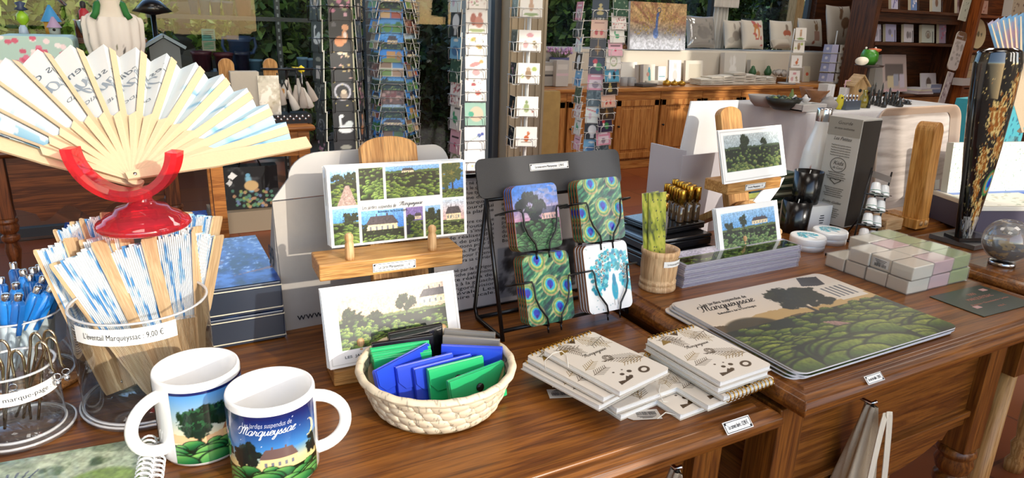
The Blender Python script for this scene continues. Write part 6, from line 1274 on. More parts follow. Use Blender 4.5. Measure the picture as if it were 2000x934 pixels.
# ---------------------------------------------------------------- card spinners by the glass
def mo(base, *sh):                       # small picture: list of (kind, args)
    def f(x, y, asp):
        a = Art(x, y, base)
        for s in sh:
            if s[0] == 'e': a.ell(s[1]*asp, s[2], s[3], s[4], s[5], 1, s[6] if len(s) > 6 else 0)
            elif s[0] == 'r': a.rect(s[1]*asp, s[2], s[3]*asp, s[4], s[5])
            elif s[0] == 'l': a.line(s[1]*asp, s[2], s[3]*asp, s[4], s[5], s[6])
            elif s[0] == 's':
                rg = np.random.default_rng(s[1])
                for k in range(s[2]): a.ell((.1+.8*rg.random())*asp, .08+.84*rg.random(), s[3]*(.5+rg.random()), s[3]*(.5+rg.random()), s[4][k % len(s[4])], .9)
            elif s[0] == 'b': a.ring(s[1]*asp, s[2], s[3], s[4], s[5])
        return a.out()
    return f
BLK = '1e1e22'; edge = ('r', .93, 0, 1, 1, 'd8d4b0')
black_cards = [('black card with pink flowers', mo(BLK, ('s', 3, 16, .07, ['c87a9a', '8a9a6a', 'e0b0c0']), edge)), ('black card with orange fox', mo(BLK, ('e', .4, .3, .17, .17, 'd08858'), ('e', .62, .45, .1, .22, 'd89868'), ('e', .66, .72, .12, .10, 'e0a478'), ('e', .64, .5, .05, .1, 'f0e4d8'), ('e', .2, .8, .08, .08, '5a5a60'), edge)), ('black card with pale hearts', mo(BLK, ('e', .4, .85, .08, .04, 'd8d0c0'), ('e', .6, .85, .08, .04, 'd8d0c0'), ('s', 5, 12, .05, ['e0c8a0', 'd8b0a0', 'c8b070']), edge)), ('black card with owl on a moon', mo(BLK, ('b', .45, .6, .24, .04, 'b8b8c0'), ('e', .5, .5, .12, .17, '9a8a7a'), ('e', .5, .6, .1, .07, 'c8b8a0'), ('s', 6, 10, .02, ['c8b870']), edge)), ('black card with white swan', mo(BLK, ('e', .52, .35, .27, .15, 'd8dcdc'), ('l', .32, .4, .3, .72, .05, 'e0e4e4'), ('e', .36, .76, .08, .05, 'e0e4e4'), ('e', .65, .48, .16, .12, 'c8d0d0', .6), edge)), ('black card with pale cup', mo(BLK, ('r', .3, .1, .7, .5, 'c8c0b8'), ('e', .5, .7, .2, .08, '8a8a80'), edge)), ('black card with white sprig', mo(BLK, ('l', .3, .1, .6, .85, .02, 'b0b0a8'), ('s', 9, 12, .04, ['a8a8a0', '70706a']), edge)), ('black card with grey ornament', mo(BLK, ('b', .5, .5, .2, .03, '8a8a90'), ('s', 19, 8, .03, ['909098']), edge))]
def lsc(seed, **k): return topiary(seed, **k)
postc = [('postcard with village roofs', lsc(51, sky=('4a90e0', '8ac0f0'), hz=.4, house=(.1, .35, .8, .4), trees=(), n=40)), ('red edged postcard with four little views', mo('4a78b8', ('r', 0, .84, 1, 1, 'c83a30'), ('r', .05, .45, .46, .8, '8a6a4a'), ('r', .52, .45, .95, .8, '5a7a4a'), ('r', .05, .05, .46, .4, 'c8a878'), ('r', .52, .05, .95, .4, 'a8583a'))), ('postcard with green river bend', mo('5a9ad8', ('r', 0, 0, 1, .55, '5a8a3a'), ('b', .35, .3, .3, .05, '4a78a0'), ('e', .8, .5, .2, .2, '3a6a2a'))), ('postcard with cliff castle and blue sky', lsc(53, sky=('2f7fd8', '6ab0f0'), hz=.35, house=(.35, .3, .4, .5), trees=((.1, .4, .2),), n=40)), ('postcard with honey coloured tower', mo('3a90e8', ('r', .3, .1, .65, .7, 'c89858'), ('e', .5, .1, .7, .2, '7a8a3a'), ('e', .8, .4, .2, .3, 'b08048'))), ('postcard with stone houses in four views', mo('d8d0c0', ('r', .03, .5, .48, .96, '9a7a5a'), ('r', .52, .5, .97, .96, '5a90c8'), ('r', .03, .05, .48, .46, '7a9a4a'), ('r', .52, .05, .97, .46, 'b09070'))), ('postcard with green valley and blue band', lsc(54, sky=('6ab0e8', '4a90d8'), hz=.55, house=None, trees=((.2, .6, .2),), n=40, lit='c0c050')), ('postcard with brown cave wall', mo('7a5a4a', ('s', 7, 24, .14, ['a87a6a', '5a3a30', 'c8a090', '8a4a40']))), ('postcard with boxwood garden', lsc(55, sky=('a0c8e8', 'd0e0f0'), hz=.6, house=None, trees=(), n=50))]
white_cards = [('white card with red squirrel', mo('efece6', ('e', .35, .55, .14, .28, 'b06a58'), ('e', .6, .45, .2, .26, 'c88a78'), ('e', .66, .75, .1, .1, 'b87868'), ('e', .5, .1, .4, .08, '9aa870'))), ('white card with two small birds', mo('f0eee8', ('e', .35, .65, .14, .09, 'b8a850', .5), ('e', .62, .35, .15, .1, 'c8a040', -.4), ('s', 3, 14, .03, ['5a5a50', '7a8a5a', 'b06a8a']))), ('white card with pink bird', mo('f1eee8', ('e', .45, .6, .28, .1, 'c88a88', .3), ('e', .75, .72, .09, .09, 'c8a058'), ('e', .5, .25, .2, .14, 'd8a0a0'))), ('white card with red robins', mo('f3f0ea', ('e', .4, .72, .12, .08, 'b04a50'), ('e', .6, .35, .14, .1, 'c05a40'), ('s', 5, 16, .03, ['9a6a7a', '6a7a4a', 'c84a50']))), ('green card with peach circle', mo('9cc4b0', ('e', .55, .5, .34, .36, 'e0c4a8'), ('e', .3, .5, .13, .14, '4aa888'))), ('white card with blue iris sprig', mo('f2f2f0', ('e', .7, .62, .09, .1, '5a6ab0'), ('e', .85, .68, .08, .08, '4a5aa8'), ('l', .2, .35, .7, .6, .02, '7a9a7a'))), ('plain bright white card', mo('f8f8f6', ('e', .4, .2, .06, .05, 'e8d8a0'))), ('white card with wild flowers', mo('f0ece6', ('s', 8, 26, .05, ['c89aa0', '8a9a70', 'd8c8c0'])))]
white2 = [('square card with fawn in grass', mo('f0ece4', ('e', .5, .5, .12, .25, 'c09a7a'), ('e', .5, .78, .1, .1, 'c8a080'), ('e', .5, .12, .4, .08, '8aa060'))), ('square card with pink roses', mo('f0ebe4', ('e', .5, .75, .18, .12, 'd89aa0'), ('e', .3, .3, .14, .2, 'd8a8a8'), ('e', .7, .4, .1, .12, 'a0906a'), ('e', .75, .2, .14, .1, 'c0b0a0'))), ('square card with brown owl', mo('f1eee6', ('e', .48, .45, .16, .28, '9a7a5a'), ('e', .48, .7, .13, .1, 'b89a78'), ('e', .75, .7, .14, .12, 'a8b85a'), ('e', .2, .35, .1, .1, 'b8c070'))), ('square card with leafy tree', mo('f2f0ea', ('e', .45, .42, .16, .24, 'a0b078'), ('e', .45, .72, .07, .1, '8aa068'), ('e', .75, .25, .08, .06, 'c88a7a'))), ('square card with red fox cub', mo('f2efe9', ('e', .5, .4, .14, .17, 'c8683a'), ('e', .58, .65, .08, .12, 'd07a4a'), ('l', .25, .2, .75, .2, .02, 'a08a78')))]
fun = [('black card with gold tree', mo('232326', ('e', .5, .25, .22, .12, 'b8a86a'), ('e', .5, .48, .16, .1, 'b8a86a'), ('e', .5, .68, .1, .1, 'b8a86a'))), ('peach card with red figures', mo('e0b8a0', ('e', .35, .3, .1, .16, 'b83a3a'), ('e', .65, .3, .1, .16, 'd04848'), ('r', .2, .8, .8, .86, '8a4a3a'))), ('dark brown gift card', mo('38281e', ('e', .5, .4, .2, .2, '7a5a30'), ('l', .5, .1, .5, .9, .03, 'b08a48'))), ('purple card with red gnome', mo('2a2040', ('e', .4, .7, .15, .15, 'c83040'), ('e', .62, .4, .2, .25, '3a8a4a'), ('e', .4, .5, .1, .1, 'f0e0d0'))), ('pink card with grey cat', mo('d890a8', ('r', .12, .1, .9, .6, 'd8c8d0'), ('e', .5, .3, .2, .2, '8a7a88'), ('r', .2, .75, .8, .85, 'f0e0e8'))), ('grey card with dark leaves', mo('4a5a62', ('s', 4, 20, .09, ['2a3a44', '6a7a80', '8a98a0']))), ('white card with striped bunting', mo('e6f0ec', ('l', .1, .8, .9, .6, .05, 'd88a8a'), ('e', .75, .7, .1, .18, '5a9ad0'), ('e', .3, .4, .1, .2, 'd8c0d0'))), ('black card with white bulb', mo('26282c', ('e', .5, .55, .28, .32, 'e8ecee'), ('r', .38, .05, .62, .3, 'd0d4d8'))), ('sky blue card with small scene', mo('7ab8e0', ('e', .5, .3, .3, .2, '4a7ab0'), ('e', .5, .7, .2, .06, 'e8f0f0'))), ('green card with pale reindeer', mo('3a5a4a', ('s', 6, 14, .05, ['8aa88a', 'c0c8b0']))), ('white card with red hearts', mo('f2ece8', ('s', 2, 30, .05, ['b83a48', '7a3a40', 'd88a8a']))), ('white card with green dinosaur', mo('f0f0ea', ('e', .5, .4, .2, .16, '4aa878'), ('e', .35, .6, .08, .12, '4aa878'), ('r', .4, .8, .9, .86, '6a6a6a'))), ('pink card with heart and letters', mo('f0c0d0', ('e', .5, .35, .1, .1, 'e04a78'), ('r', .15, .6, .85, .68, '3a2a30'))), ('white card with green wreath', mo('f2f0ea', ('b', .5, .5, .3, .06, 'a0b088'), ('r', .38, .45, .62, .55, 'b8a8a0'))), ('blue card with penguins', mo('58a0c0', ('e', .35, .4, .12, .24, 'f0f0f0'), ('e', .65, .4, .14, .26, '202830'), ('e', .75, .75, .1, .1, 'd8708a')))]
cm_cache = {}
def spinner(label, rname, px, y, py_top, cols, m, wcol, base_r=.16, grp=None):
    q = aty(px, 150, y); zt = min(1.9, aty(px, py_top, y).z); cx, cy = q.x, y
    t = thing('card_spinner', label, 'card rack', (cx, cy, 0)); MB().lathe([(0, 0), (base_r, 0), (base_r, .02), (.02, .03), (0, .03)], 32).build('base', wcol, t); MB().tube([(0, 0, .03), (0, 0, zt+.05)], .012, 10).build('pole', wcol, t)
    vx, vy = -cx, -cy; vd = math.atan2(vy, vx)
    for cname, ang, rad, rows, w, h, tilt, dec, twist in cols:
        a = vd+R(ang); nx_, ny_ = math.cos(a), math.sin(a); mbw = MB(); rzz = a+PI/2+R(twist)
        for k, py in enumerate(rows):
            r_ = rad(k) if callable(rad) else rad; p = Vector((cx+nx_*r_, cy+ny_*r_, 0)); d = ray(px, py); tt = math.hypot(p.x, p.y)/math.hypot(d[0], d[1]); z = CAMZ+d[2]*tt-h/2
            if z < .05: continue
            dk, art = dec[k % len(dec)]
            key = (dk, round(w, 3), round(h, 3))
            if key not in cm_cache: cm_cache[key] = MB().plate(w, h, .004, art, 22, max(12, int(22*h/w)), side=(.88, .87, .82)).mesh('greeting_card', prn(.35, .15))
            o = bpy.data.objects.new('greeting_card' if 'postcard' not in dk else 'postcard', cm_cache[key]); C.objects.link(o); o.matrix_world = Matrix.Translation((p.x, p.y, z))@Matrix.Rotation(rzz, 4, 'Z')@Matrix.Rotation(-R(tilt), 4, 'X')
            tag(o, '%s, %s down, %s column, %s' % (dk, ordn[k] if k else 'topmost', cname, rname), 'card', grp or 'cards on the '+rname)
            LM = Matrix.Translation((p.x-cx, p.y-cy, z))@Matrix.Rotation(rzz, 4, 'Z'); wr = .0022
            for s in (-1, 1): mbw.tube([LM@Vector(v) for v in ((s*w*.42, .03, -.006), (s*w*.42, -.012, -.006), (s*w*.42, -.014, h*.3), (s*w*.25, -.014, h*.42))], wr, 5)
            mbw.tube([LM@Vector(v) for v in ((-w*.52, .012+h*.1, h*.45), (-w*.52, -.012, h*.40), (w*.52, -.012, h*.40), (w*.52, .012+h*.1, h*.45))], wr, 5); mbw.tube([LM@Vector((0, .02, -.004)), Vector((0, 0, z))], wr*1.3, 5); mbw.tube([LM@Vector((-w*.5, .016, -.006)), LM@Vector((w*.5, .016, -.006))], wr, 5)
        zz_ = [CAMZ+ray(px, py)[2]*math.hypot(cx+nx_*.05, cy+ny_*.05)/math.hypot(*ray(px, py)[:2]) for py in (rows[0], rows[-1])]; mbw.tube([(nx_*.03, ny_*.03, max(.1, zz_[1]-.1)), (nx_*.03, ny_*.03, zz_[0]+.1)], .003, 5)
        mbw.build('wire_pockets', wcol, t)
    return t
rb = lambda lst, k: lst[k:]+lst[:k]
r1 = [6, 68, 127, 186, 243, 300]
spinner('black wire spinner of black greeting cards', 'black spinner', 662, 3.7, -10, [('front', 12, .11, r1, .125, .165, 3, black_cards, 0), ('left', -62, .12, [r+2 for r in r1], .12, .16, 3, rb(black_cards, 3), 0), ('right', 75, .12, [r-1 for r in r1], .12, .16, 3, rb(black_cards, 5), 0)], None, BLACKW)
GREYW = mat('a8a8a8', .4, .6)
r2 = [0, 20, 48, 80, 106, 134, 161, 188, 215, 241, 266, 290]
spinner('grey wire spinner of landscape postcards by the glass wall', 'postcard spinner', 768, 3.9, -10, [('front', -4, .10, r2, .135, .09, 10, postc, 0), ('left', -70, .12, r2, .135, .09, 14, rb(postc, 2), 0), ('right', 62, .13, r2, .135, .09, 14, rb(postc, 5), 0), ('far right', 95, .13, [r+8 for r in r2], .135, .09, 14, rb(postc, 7), 0)], None, GREYW)
r3 = [-8, 40, 84, 130, 175, 223, 270, 312]
spinner('clear wire spinner of white animal cards left of the pillar', 'animal spinner', 922, 3.75, -20, [('front', 14, .10, r3, .128, .132, 6, rb(white_cards, 7), 0), ('left', -58, .12, [r+6 for r in r3], .12, .15, 4, rb(fun, 6), 0)], None, GREYW)
r4 = [12, 79, 143, 208, 267]
WIREW = mat('e0e0dc', .4)
spinner('white wire spinner of square animal cards before the beige pillar', 'square spinner', 1030, 3.8, -20, [('front', 6, .08, r4, .135, .122, 4, white2, 0), ('left', -72, .10, r4, .125, .125, 4, rb(black_cards, 6), 0)], None, WIREW)
r5c = [16, 56, 92, 127, 159, 191, 224, 256, 285]; r5r = [14, 40, 66, 92, 118, 143, 168, 193, 217, 242, 268, 290]; r5l = [22, 55, 85, 120, 152, 186, 215, 248, 278]
spinner('white cone shaped spinner of funny cards before the wooden cabinets', 'cone spinner', 1163, 3.8, -20, [('front', 2, lambda k: .10-.004*k, r5c, .105, .112, 6, fun, 0), ('right', 58, lambda k: .16-.006*k, r5r, .13, .10, 8, rb(fun, 9), -14), ('left', -66, lambda k: .15-.005*k, r5l, .11, .112, 6, rb(fun, 4), 0)], None, WIREW)
# ---------------------------------------------------------------- wall units on the far side
CAB = wood('a5652e', 'cd8f4c', 'z', .8, .35, .15, .1, .25); CABX = wood('a5652e', 'cd8f4c', 'x', .8, .35, .15, .1, .25); ycab = 4.9; zc_ = .74
xd = [aty(p, 240, ycab).x for p in (1198, 1273, 1357, 1440)]; dw = (xd[3]-xd[0])/3
wt = solo('counter_top', MB().box((5.15, 5.10, zc_-.018), (5.0, .47, .036)), CABX, 'long oak counter top over the row of cabinets', 'counter', bev=.008)
for k in range(-2, 6):
    x0 = xd[0]+dw*k; nm = ['far left cabinet behind the spinners', 'second cabinet behind the cone spinner', 'oak cabinet right of the cone spinner', 'oak cabinet second from the cone spinner', 'oak cabinet with dark knob behind the oak easel', 'oak cabinet beside the white tablecloth', 'oak cabinet behind the clothed table', 'oak cabinet at the right end behind the clothed table'][k+2]
    t = thing('cabinet', nm+', with panelled door' if k != 0 else nm, 'cabinet', (x0+dw/2, ycab, 0), 0, 'oak cabinets along the back'); MB().box((0, .22, .39), (dw-.004, .40, .624)).build('body', CAB, t); MB().box((0, .20, .04), (dw-.004, .38, .078)).build('plinth', CABX, t, bev=.004); MB().box((0, .01, .667), (dw-.004, .03, .07)).build('frieze', CABX, t)
    h0, h1 = .10, .63; w = dw-.03; d = MB(); f = .055
    for c_, s_ in (((0, 0, h0+f/2), (w, .022, f)), ((0, 0, h1-f/2), (w, .022, f)), ((-w/2+f/2, 0, (h0+h1)/2), (f, .022, h1-h0)), ((w/2-f/2, 0, (h0+h1)/2), (f, .022, h1-h0))): d.box(c_, s_)
    door = d.build('door', CAB, t, loc=(0, 0, 0), bev=.004); pn = MB(); pn.box((0, .006, (h0+h1)/2), (w-2*f+.01, .012, h1-h0-2*f+.01)); pn.box((0, -.001, (h0+h1)/2), (w-2*f-.05, .012, h1-h0-2*f-.05)); pn.build('panel', CAB, door, bev=.005)
    MB().lathe([(0, 0), (.006, 0), (.005, .012), (.011, .018), (.008, .026), (0, .027)], 12).build('knob', BLACKW, door, loc=(-w/2+.028, -.011, .40), rot=(PI/2, 0, 0))
BENCH = mat('d6cdbd', .85, bump=.15, bscale=120)
bz = aty(1450, 100, 5.34).z; bn = solo('cushion_bench', MB().box((5.1, 5.62, bz/2), (4.6, .54, bz)), BENCH, 'long cream cloth covered bench behind the counter holding cushions', 'bench', bev=.02)
# large peacock canvas
a, b_ = aty(1229, 114, 5.30), aty(1338, 108, 5.30)
def big_peacock(x, y, asp):
    a = Art(x, y, 'c4a276'); cx, cy = .48*asp, .42; r = np.hypot(x-cx, (y-cy)*1.0); th = np.arctan2(y-cy, x-cx); n = fbm(th*9, r*3, 3); n2 = fbm(x*7, y*7, 5); a.put(np.clip((n-.45)*5, 0, 1), 'd8b888'); a.put(np.clip((.42-n)*6, 0, 1), 'a87a62'); a.put(np.clip((n2-.55)*5, 0, 1)*.6, 'b07862'); a.put(np.clip((.62-y)*3, 0, 1)*.85, 'a0a6b4'); a.put(np.clip((.4-y)*3, 0, 1)*.7, 'c4cad6')  # palette paled, most towards the bottom: sun and sheen put into the colour
    rg = np.random.default_rng(3)
    for k in range(90): t = rg.uniform(-.3, PI+.3); q = .2+.5*rg.random(); px_, py_ = cx+q*math.cos(t), cy+q*math.sin(t)*.95; a.ell(px_, py_, .018, .022, 'e0c060'); a.ell(px_, py_, .009, .011, '3a4a6a')
    a.line(.47*asp, .72, .46*asp, .38, .04, '5a78b8'); a.ell(.45*asp, .35, .08, .12, '6a86c0'); a.ell(.48*asp, .74, .04, .05, '5a70a8'); a.ring(.5*asp, .84, .05, .012, '4a5878'); a.tex(.3, 30, 3); return a.out()
t = thing('peacock_canvas', 'large canvas painting of a peacock fanning golden feathers', 'painting', ((a.x+b_.x)/2, 5.31, bz+.003), R(0)); mb = MB(); mb.plate(b_.x-a.x, aty(1225, 2, 5.36).z-bz, .03, big_peacock, 130, 130, side=(.85, .82, .78)); o = mb.build('painted_canvas', prn(.25, .4, .4), t, rot=(R(-5), 0, 0))
# cushions
def cushion(label, px0, pt, px1, pb, y, art, tilt=14, thick=.11, wrap=False, rz=0, zb=None, base='d9d0c2'):
    a, b_ = aty(px0, pb, y), aty(px1, pt, y); w, h = b_.x-a.x, b_.z-a.z; zb = (max(a.z, bz+.004) if zb is None else zb)+thick/2*math.sin(R(tilt)); t = thing('cushion', label, 'cushion', ((a.x+b_.x)/2, y, zb), R(rz), 'cushions on the bench')
    def sh(sg):
        def f(u, v):
            x, z = u*2-1, v*2-1; pin = 1-.07*(1-x*x)*0-.06*np.abs(x*z)*0; bx = x*(1-.06*(1-z**2)*0+.05*(z**2-1)*-1*-1); bz_ = z*(1-.05*(1-x**2)); th = thick/2*(1-x**4)**.6*(1-z**4)**.6; return bx*w/2, sg*th, (bz_+1)*h/2
        return f
    mb = MB(); cf = lambda u, v: lin(art(u*w/h, v, w/h)); mb.grid(sh(-1), 34, 34, colfn=cf); mb.grid(sh(1), 20, 20, flip=True, colfn=lambda u, v: lin(np.tile(np.array(hexc(base)), (len(u), 1)))); mb.build('cushion_cover', prn(.85), t, rot=(R(-tilt), 0, 0))
    if wrap: mb = MB(); mb.grid(lambda u, v: tuple(np.array(q)*k_+o_ for q, k_, o_ in zip(sh(-1)(u, v), (1.02, 1.06, 1.02), (0, -.003, -.003))), 20, 20); mb.build('plastic_wrap', glass('ffffff', .9, .08, .16), t, rot=(R(-tilt), 0, 0))
    return t
lin_ = 'd6cdbf'
cushion('plastic wrapped cushion with grey hedgehog right of the peacock painting', 1341, 44, 1402, 107, 5.5, mo('c6beb4', ('e', .5, .45, .3, .22, '9a948e'), ('s', 3, 20, .05, ['8a8a80', 'b0a8a0'])), wrap=True)
cushion('cream cushion with two grey hares', 1415, 46, 1457, 102, 5.58, mo(lin_, ('e', .45, .4, .2, .2, 'a89c90'), ('e', .75, .5, .14, .26, '9a8e84'), ('e', .4, .75, .05, .14, 'a89c90'), ('e', .78, .85, .05, .12, '9a8e84'), ('e', .2, .25, .14, .12, 'b8b0a4')))
cushion('cream cushion with orange fox and roses', 1450, 42, 1498, 100, 5.42, mo(lin_, ('e', .55, .55, .16, .26, 'c88a58'), ('e', .5, .78, .13, .1, 'b87a4a'), ('e', .55, .5, .07, .18, 'e4d8c8'), ('s', 5, 10, .07, ['b85a58']), ('r', 0, .35, .28, 1, lin_), ('r', .8, .3, 1, 1, lin_), ('r', 0, .8, .3, 1, lin_)))
cushion('cream cushion with bird on red toadstool', 1505, 42, 1556, 96, 5.5, mo(lin_, ('e', .6, .5, .24, .14, 'b0624a'), ('e', .6, .72, .08, .14, '8a7a6a'), ('r', .5, .2, .7, .42, 'd0c4b4')))
cushion('cream cushion with brown rabbit in a flowerpot', 1560, 38, 1614, 93, 5.5, mo(lin_, ('e', .62, .65, .11, .14, '8a6a4a'), ('e', .58, .85, .03, .1, '8a6a4a'), ('e', .68, .84, .03, .1, '8a6a4a'), ('r', .5, .15, .76, .52, 'b08878'), ('e', .5, .1, .08, .06, 'a05a48')))
cushion('tall cream cushion with standing deer', 1616, 12, 1676, 92, 5.4, mo(lin_, ('e', .62, .55, .2, .15, '8a6a50', .5), ('l', .42, .68, .5, .86, .07, '8a6a50'), ('e', .5, .86, .07, .06, '8a6a50'), ('l', .5, .9, .45, .99, .015, '5a4030'), ('l', .55, .9, .62, .99, .015, '5a4030'), ('l', .75, .5, .78, .2, .03, '7a5a42'), ('l', .55, .45, .5, .2, .03, '7a5a42')))
cushion('grey linen cushion beside the bookcase end', 1664, 84, 1700, 160, 5.18, mo('b5aa9a'), base='b5aa9a', zb=.742); cushion('dark grey linen cushion leaning behind the frog bowl', 1690, 92, 1755, 160, 4.71, mo('8f887c'), base='8f887c', tilt=4, thick=.09, zb=aty(1790, 183, 4.55).z)
cushion('pale rolled cushion lying on the bench by the toadstool cushion', 1510, 82, 1545, 99, 5.35, mo('c8bfb0'), tilt=40, base='c8bfb0')
# white curtain between the windows
q0, q1 = aty(1391, 0, 5.75), aty(1418, 130, 5.75); t = thing('curtain', 'white knitted curtain hanging between the cushions', 'curtain', ((q0.x+q1.x)/2, 5.74, 0)); z0c, z1c = bz+.01, 1.9
def cur(u, v): return (u-.5)*(.17+.03*np.sin(v*5)), .022*np.sin(u*2*PI*4)+.02, z0c+(z1c-z0c)*v
mb = MB(); mb.grid(cur, 64, 60); o = mb.build('fabric', mat('d8d2ca', .9, bump=.6, bscale=160), t); sd = o.modifiers.new('t', 'SOLIDIFY'); sd.thickness = .003
mb = MB(); zq = aty(1400, 8, 5.7).z; mb.grid(lambda u, v: ((u-.5)*.36, -.05+.02*np.sin(u*2*PI*3), zq-.03+.25*v), 48, 20); o = mb.build('top_swag', mat('cfc9c2', .9), t); sd = o.modifiers.new('t', 'SOLIDIFY'); sd.thickness = .003
# ---------------------------------------------------------------- goods along the counter
CT = .7435
def wh(px0, pt, px1, pb, y): a, b_ = aty(px0, pb, y), aty(px1, pt, y); return (a.x+b_.x)/2, b_.x-a.x, b_.z-a.z
def stand_plate(name, label, cat, px0, pt, px1, pb, y, zb, art, dep=.02, tilt=6, grp=None, part='printed_face', side=(.85, .83, .8), nx=24, m=None, rz=0, zoff=0):
    x, w, h = wh(px0, pt, px1, pb, y); h = h if zoff else max(.02, aty((px0+px1)/2, pt, y).z-zb); t = thing(name, label, cat, (x, y, zb+.001+dep*math.sin(R(tilt))), R(rz), grp); MB().plate(w, h, dep, art, nx, max(8, int(nx*h/w)), side=side).build(part, m or prn(.4, .1), t, rot=(-R(tilt), 0, 0)); return t
yb = 5.12
stand_plate('picture_book', 'cream peacock gift book standing on the counter', 'book', 1256, 127, 1282, 165, yb-.05, CT, mo('efe6d6', ('l', .5, .7, .55, .2, .1, '4aa0a0'), ('e', .5, .8, .06, .07, '4a9ac0'), ('e', .4, .5, .1, .12, 'd8a090')), .05)
stand_plate('picture_book', 'brown edged book left behind the cream peacock book', 'book', 1247, 128, 1258, 164, yb, CT, mo('8a7a66'), .06); stand_plate('picture_book', 'small white card block with blue line right of the peacock book', 'book', 1285, 131, 1303, 163, yb-.04, CT, mo('f0efea', ('r', .1, .4, .9, .46, '4a9aa8')), .05); stand_plate('picture_book', 'tall white hare sketch card on the counter', 'book', 1306, 118, 1334, 162, yb, CT, mo('f1efec', ('e', .5, .35, .14, .25, 'd0ccc8'), ('e', .45, .75, .04, .16, 'd0ccc8'), ('e', .57, .74, .04, .15, 'd0ccc8')), .02)
stand_plate('photo_frame', 'white double frame leaning on the bench', 'frame', 1338, 119, 1377, 162, yb+.1, CT, mo('d8d0c2', ('r', .2, .12, .85, .85, 'c4bba8')), .03); stand_plate('plain_panel', 'bright white panel leaning below the peacock painting', 'panel', 1212, 122, 1247, 160, yb+.12, CT, mo('f3f0e8'), .02); stand_plate('rabbit_pack', 'plastic wrapped pack with grey rabbit in front of the bench', 'pack', 1414, 104, 1462, 152, yb+.12, CT, mo('d4cec4', ('e', .4, .35, .2, .25, 'ece8e2'), ('e', .45, .72, .07, .2, 'ece8e2'), ('e', .3, .7, .06, .18, 'e4e0da')), .06, m=prn(.2, .6))
stand_plate('greeting_block', 'cream block with hedgehog picture right of the rabbit pack', 'block', 1464, 118, 1498, 160, yb+.12, CT, mo('cfc4b2', ('e', .55, .3, .16, .18, '8a7358')), .05); stand_plate('greeting_block', 'small leaning card with robin by the low spinner', 'block', 1570, 130, 1586, 156, yb, CT, mo('b0a690', ('e', .5, .5, .15, .12, 'b0503a')), .02)
def pot_like(name, label, cat, px, pt, pb, wpx, y, zb, prof, m, grp=None, part='body'):
    q, q2 = aty(px-wpx/2, pb, y), aty(px+wpx/2, pt, y); k = (q2.x-q.x)/2; h = max(.01, aty(px, pt, y).z-zb); t = thing(name, label, cat, ((q.x+q2.x)/2, y, zb+.0005), 0, grp); MB().lathe([(r*k, z*h) for r, z in prof], 24).build(part, m, t); t['h'] = h; t['k'] = k; return t
MUGP = [(0, 0), (.9, 0), (1, .06), (1, .98), (.92, 1), (.88, .94), (.86, .1), (0, .08)]
for px_, lab in ((1218, 'grey mug left of its twin on the counter'), (1232, 'grey mug right of its twin on the counter')):
    t = pot_like('mug', lab, 'mug', px_, 151, 173, 14, yb-.12, CT, MUGP, mat('a8a8a8', .3), 'grey mugs on the counter'); k, h = t['k'], t['h']; MB().tube([(k*.95, 0, h*.8), (k*1.5, 0, h*.75), (k*1.55, 0, h*.35), (k*.95, 0, h*.22)], .006, 6).build('handle', mat('a8a8a8', .3), t)
t = pot_like('oil_vase', 'amber glass carafe left of the peacock painting', 'carafe', 1219, 84, 116, 15, 5.45, bz+.001, [(0, 0), (.9, 0), (1, .3), (.7, .6), (.3, .75), (.35, 1), (0, 1)], glass('d08a2a', .6, .05, .08))
for i, px_ in enumerate((1302, 1317, 1331)): t = pot_like('gold_candle', 'golden round candle, %s of three on the counter' % ('left', 'middle', 'right')[i], 'candle', px_, 155+2*(i > 0), 171, 14, yb-.14, CT, [(0, 0), (.8, 0), (1, .3), (.9, .7), (.3, .85), (.2, 1), (0, 1)], mat('c79a3a', .25, .6), 'golden candles'); MB().tube([(0, 0, t['h']), (0, 0, t['h']+.012)], .003, 6).build('wick', BLACKW, t)
solo('flat_box', MB().box((0, 0, .02), (.22, .14, .04)), mat('d8d2c4', .5), 'low white box lying under the golden candles', 'box', (aty(1290, 165, yb-.14).x, yb-.0, CT+.0005), (0, 0, 0), None, .003)
solo('flat_book', MB().box((0, 0, .012), (.2, .14, .024)), mat('5a5450', .5), 'dark flat booklet beside the grey mugs', 'book', (aty(1258, 168, yb-.14).x, yb-.14, CT+.0005), (0, 0, R(12)), None, .002)
for i, (px_, hh) in enumerate(((1370, .06), (1390, .08), (1412, .09), (1432, .12), (1452, .10), (1472, .08), (1492, .07))):
    x = aty(px_, 165, yb-.08).x; n_ = 4
    for k in range(n_): mb = MB(); mb.grid(lambda u, v: ((u-.5)*.17+.004*np.sin(v*9+k), (v-.5)*.16, hh/n_*(.5+.5*(1-(2*u-1)**8)*(1-(2*v-1)**8))+.003*np.sin(u*8+k)), 14, 14); mb.box((0, 0, hh/n_*.35), (.165, .155, hh/n_*.65)); solo('tea_towel', mb, mat('d9d4c8' if (i+k) % 2 else 'cfc8ba', .9, bump=.3, bscale=200), 'folded cream tea towel, %s in the %s towel pile on the counter' % (('bottom', 'second', 'third', 'top')[k], ('first', 'second', 'third', 'fourth and tallest', 'fifth', 'sixth', 'last')[i]), 'towel', (x, yb-.08, CT+.0005+hh/n_*k), (0, 0, R(((i*7+k*5) % 5)-2)), 'folded tea towels')
for i, px_ in enumerate((1470, 1500)): t = pot_like('green_bird', 'green ceramic bird, %s of two behind the towels' % ('left', 'right')[i], 'ornament', px_, 128, 150, 14, yb+.06, CT+.07, [(0, 0), (.7, .0), (1, .3), (.7, .6), (.45, .75), (.4, .9), (0, 1)], mat('2f5a34', .4), 'green ceramic birds'); MB().box((0, 0, -.035), (.08, .08, .068)).build('block', BENCH, t)
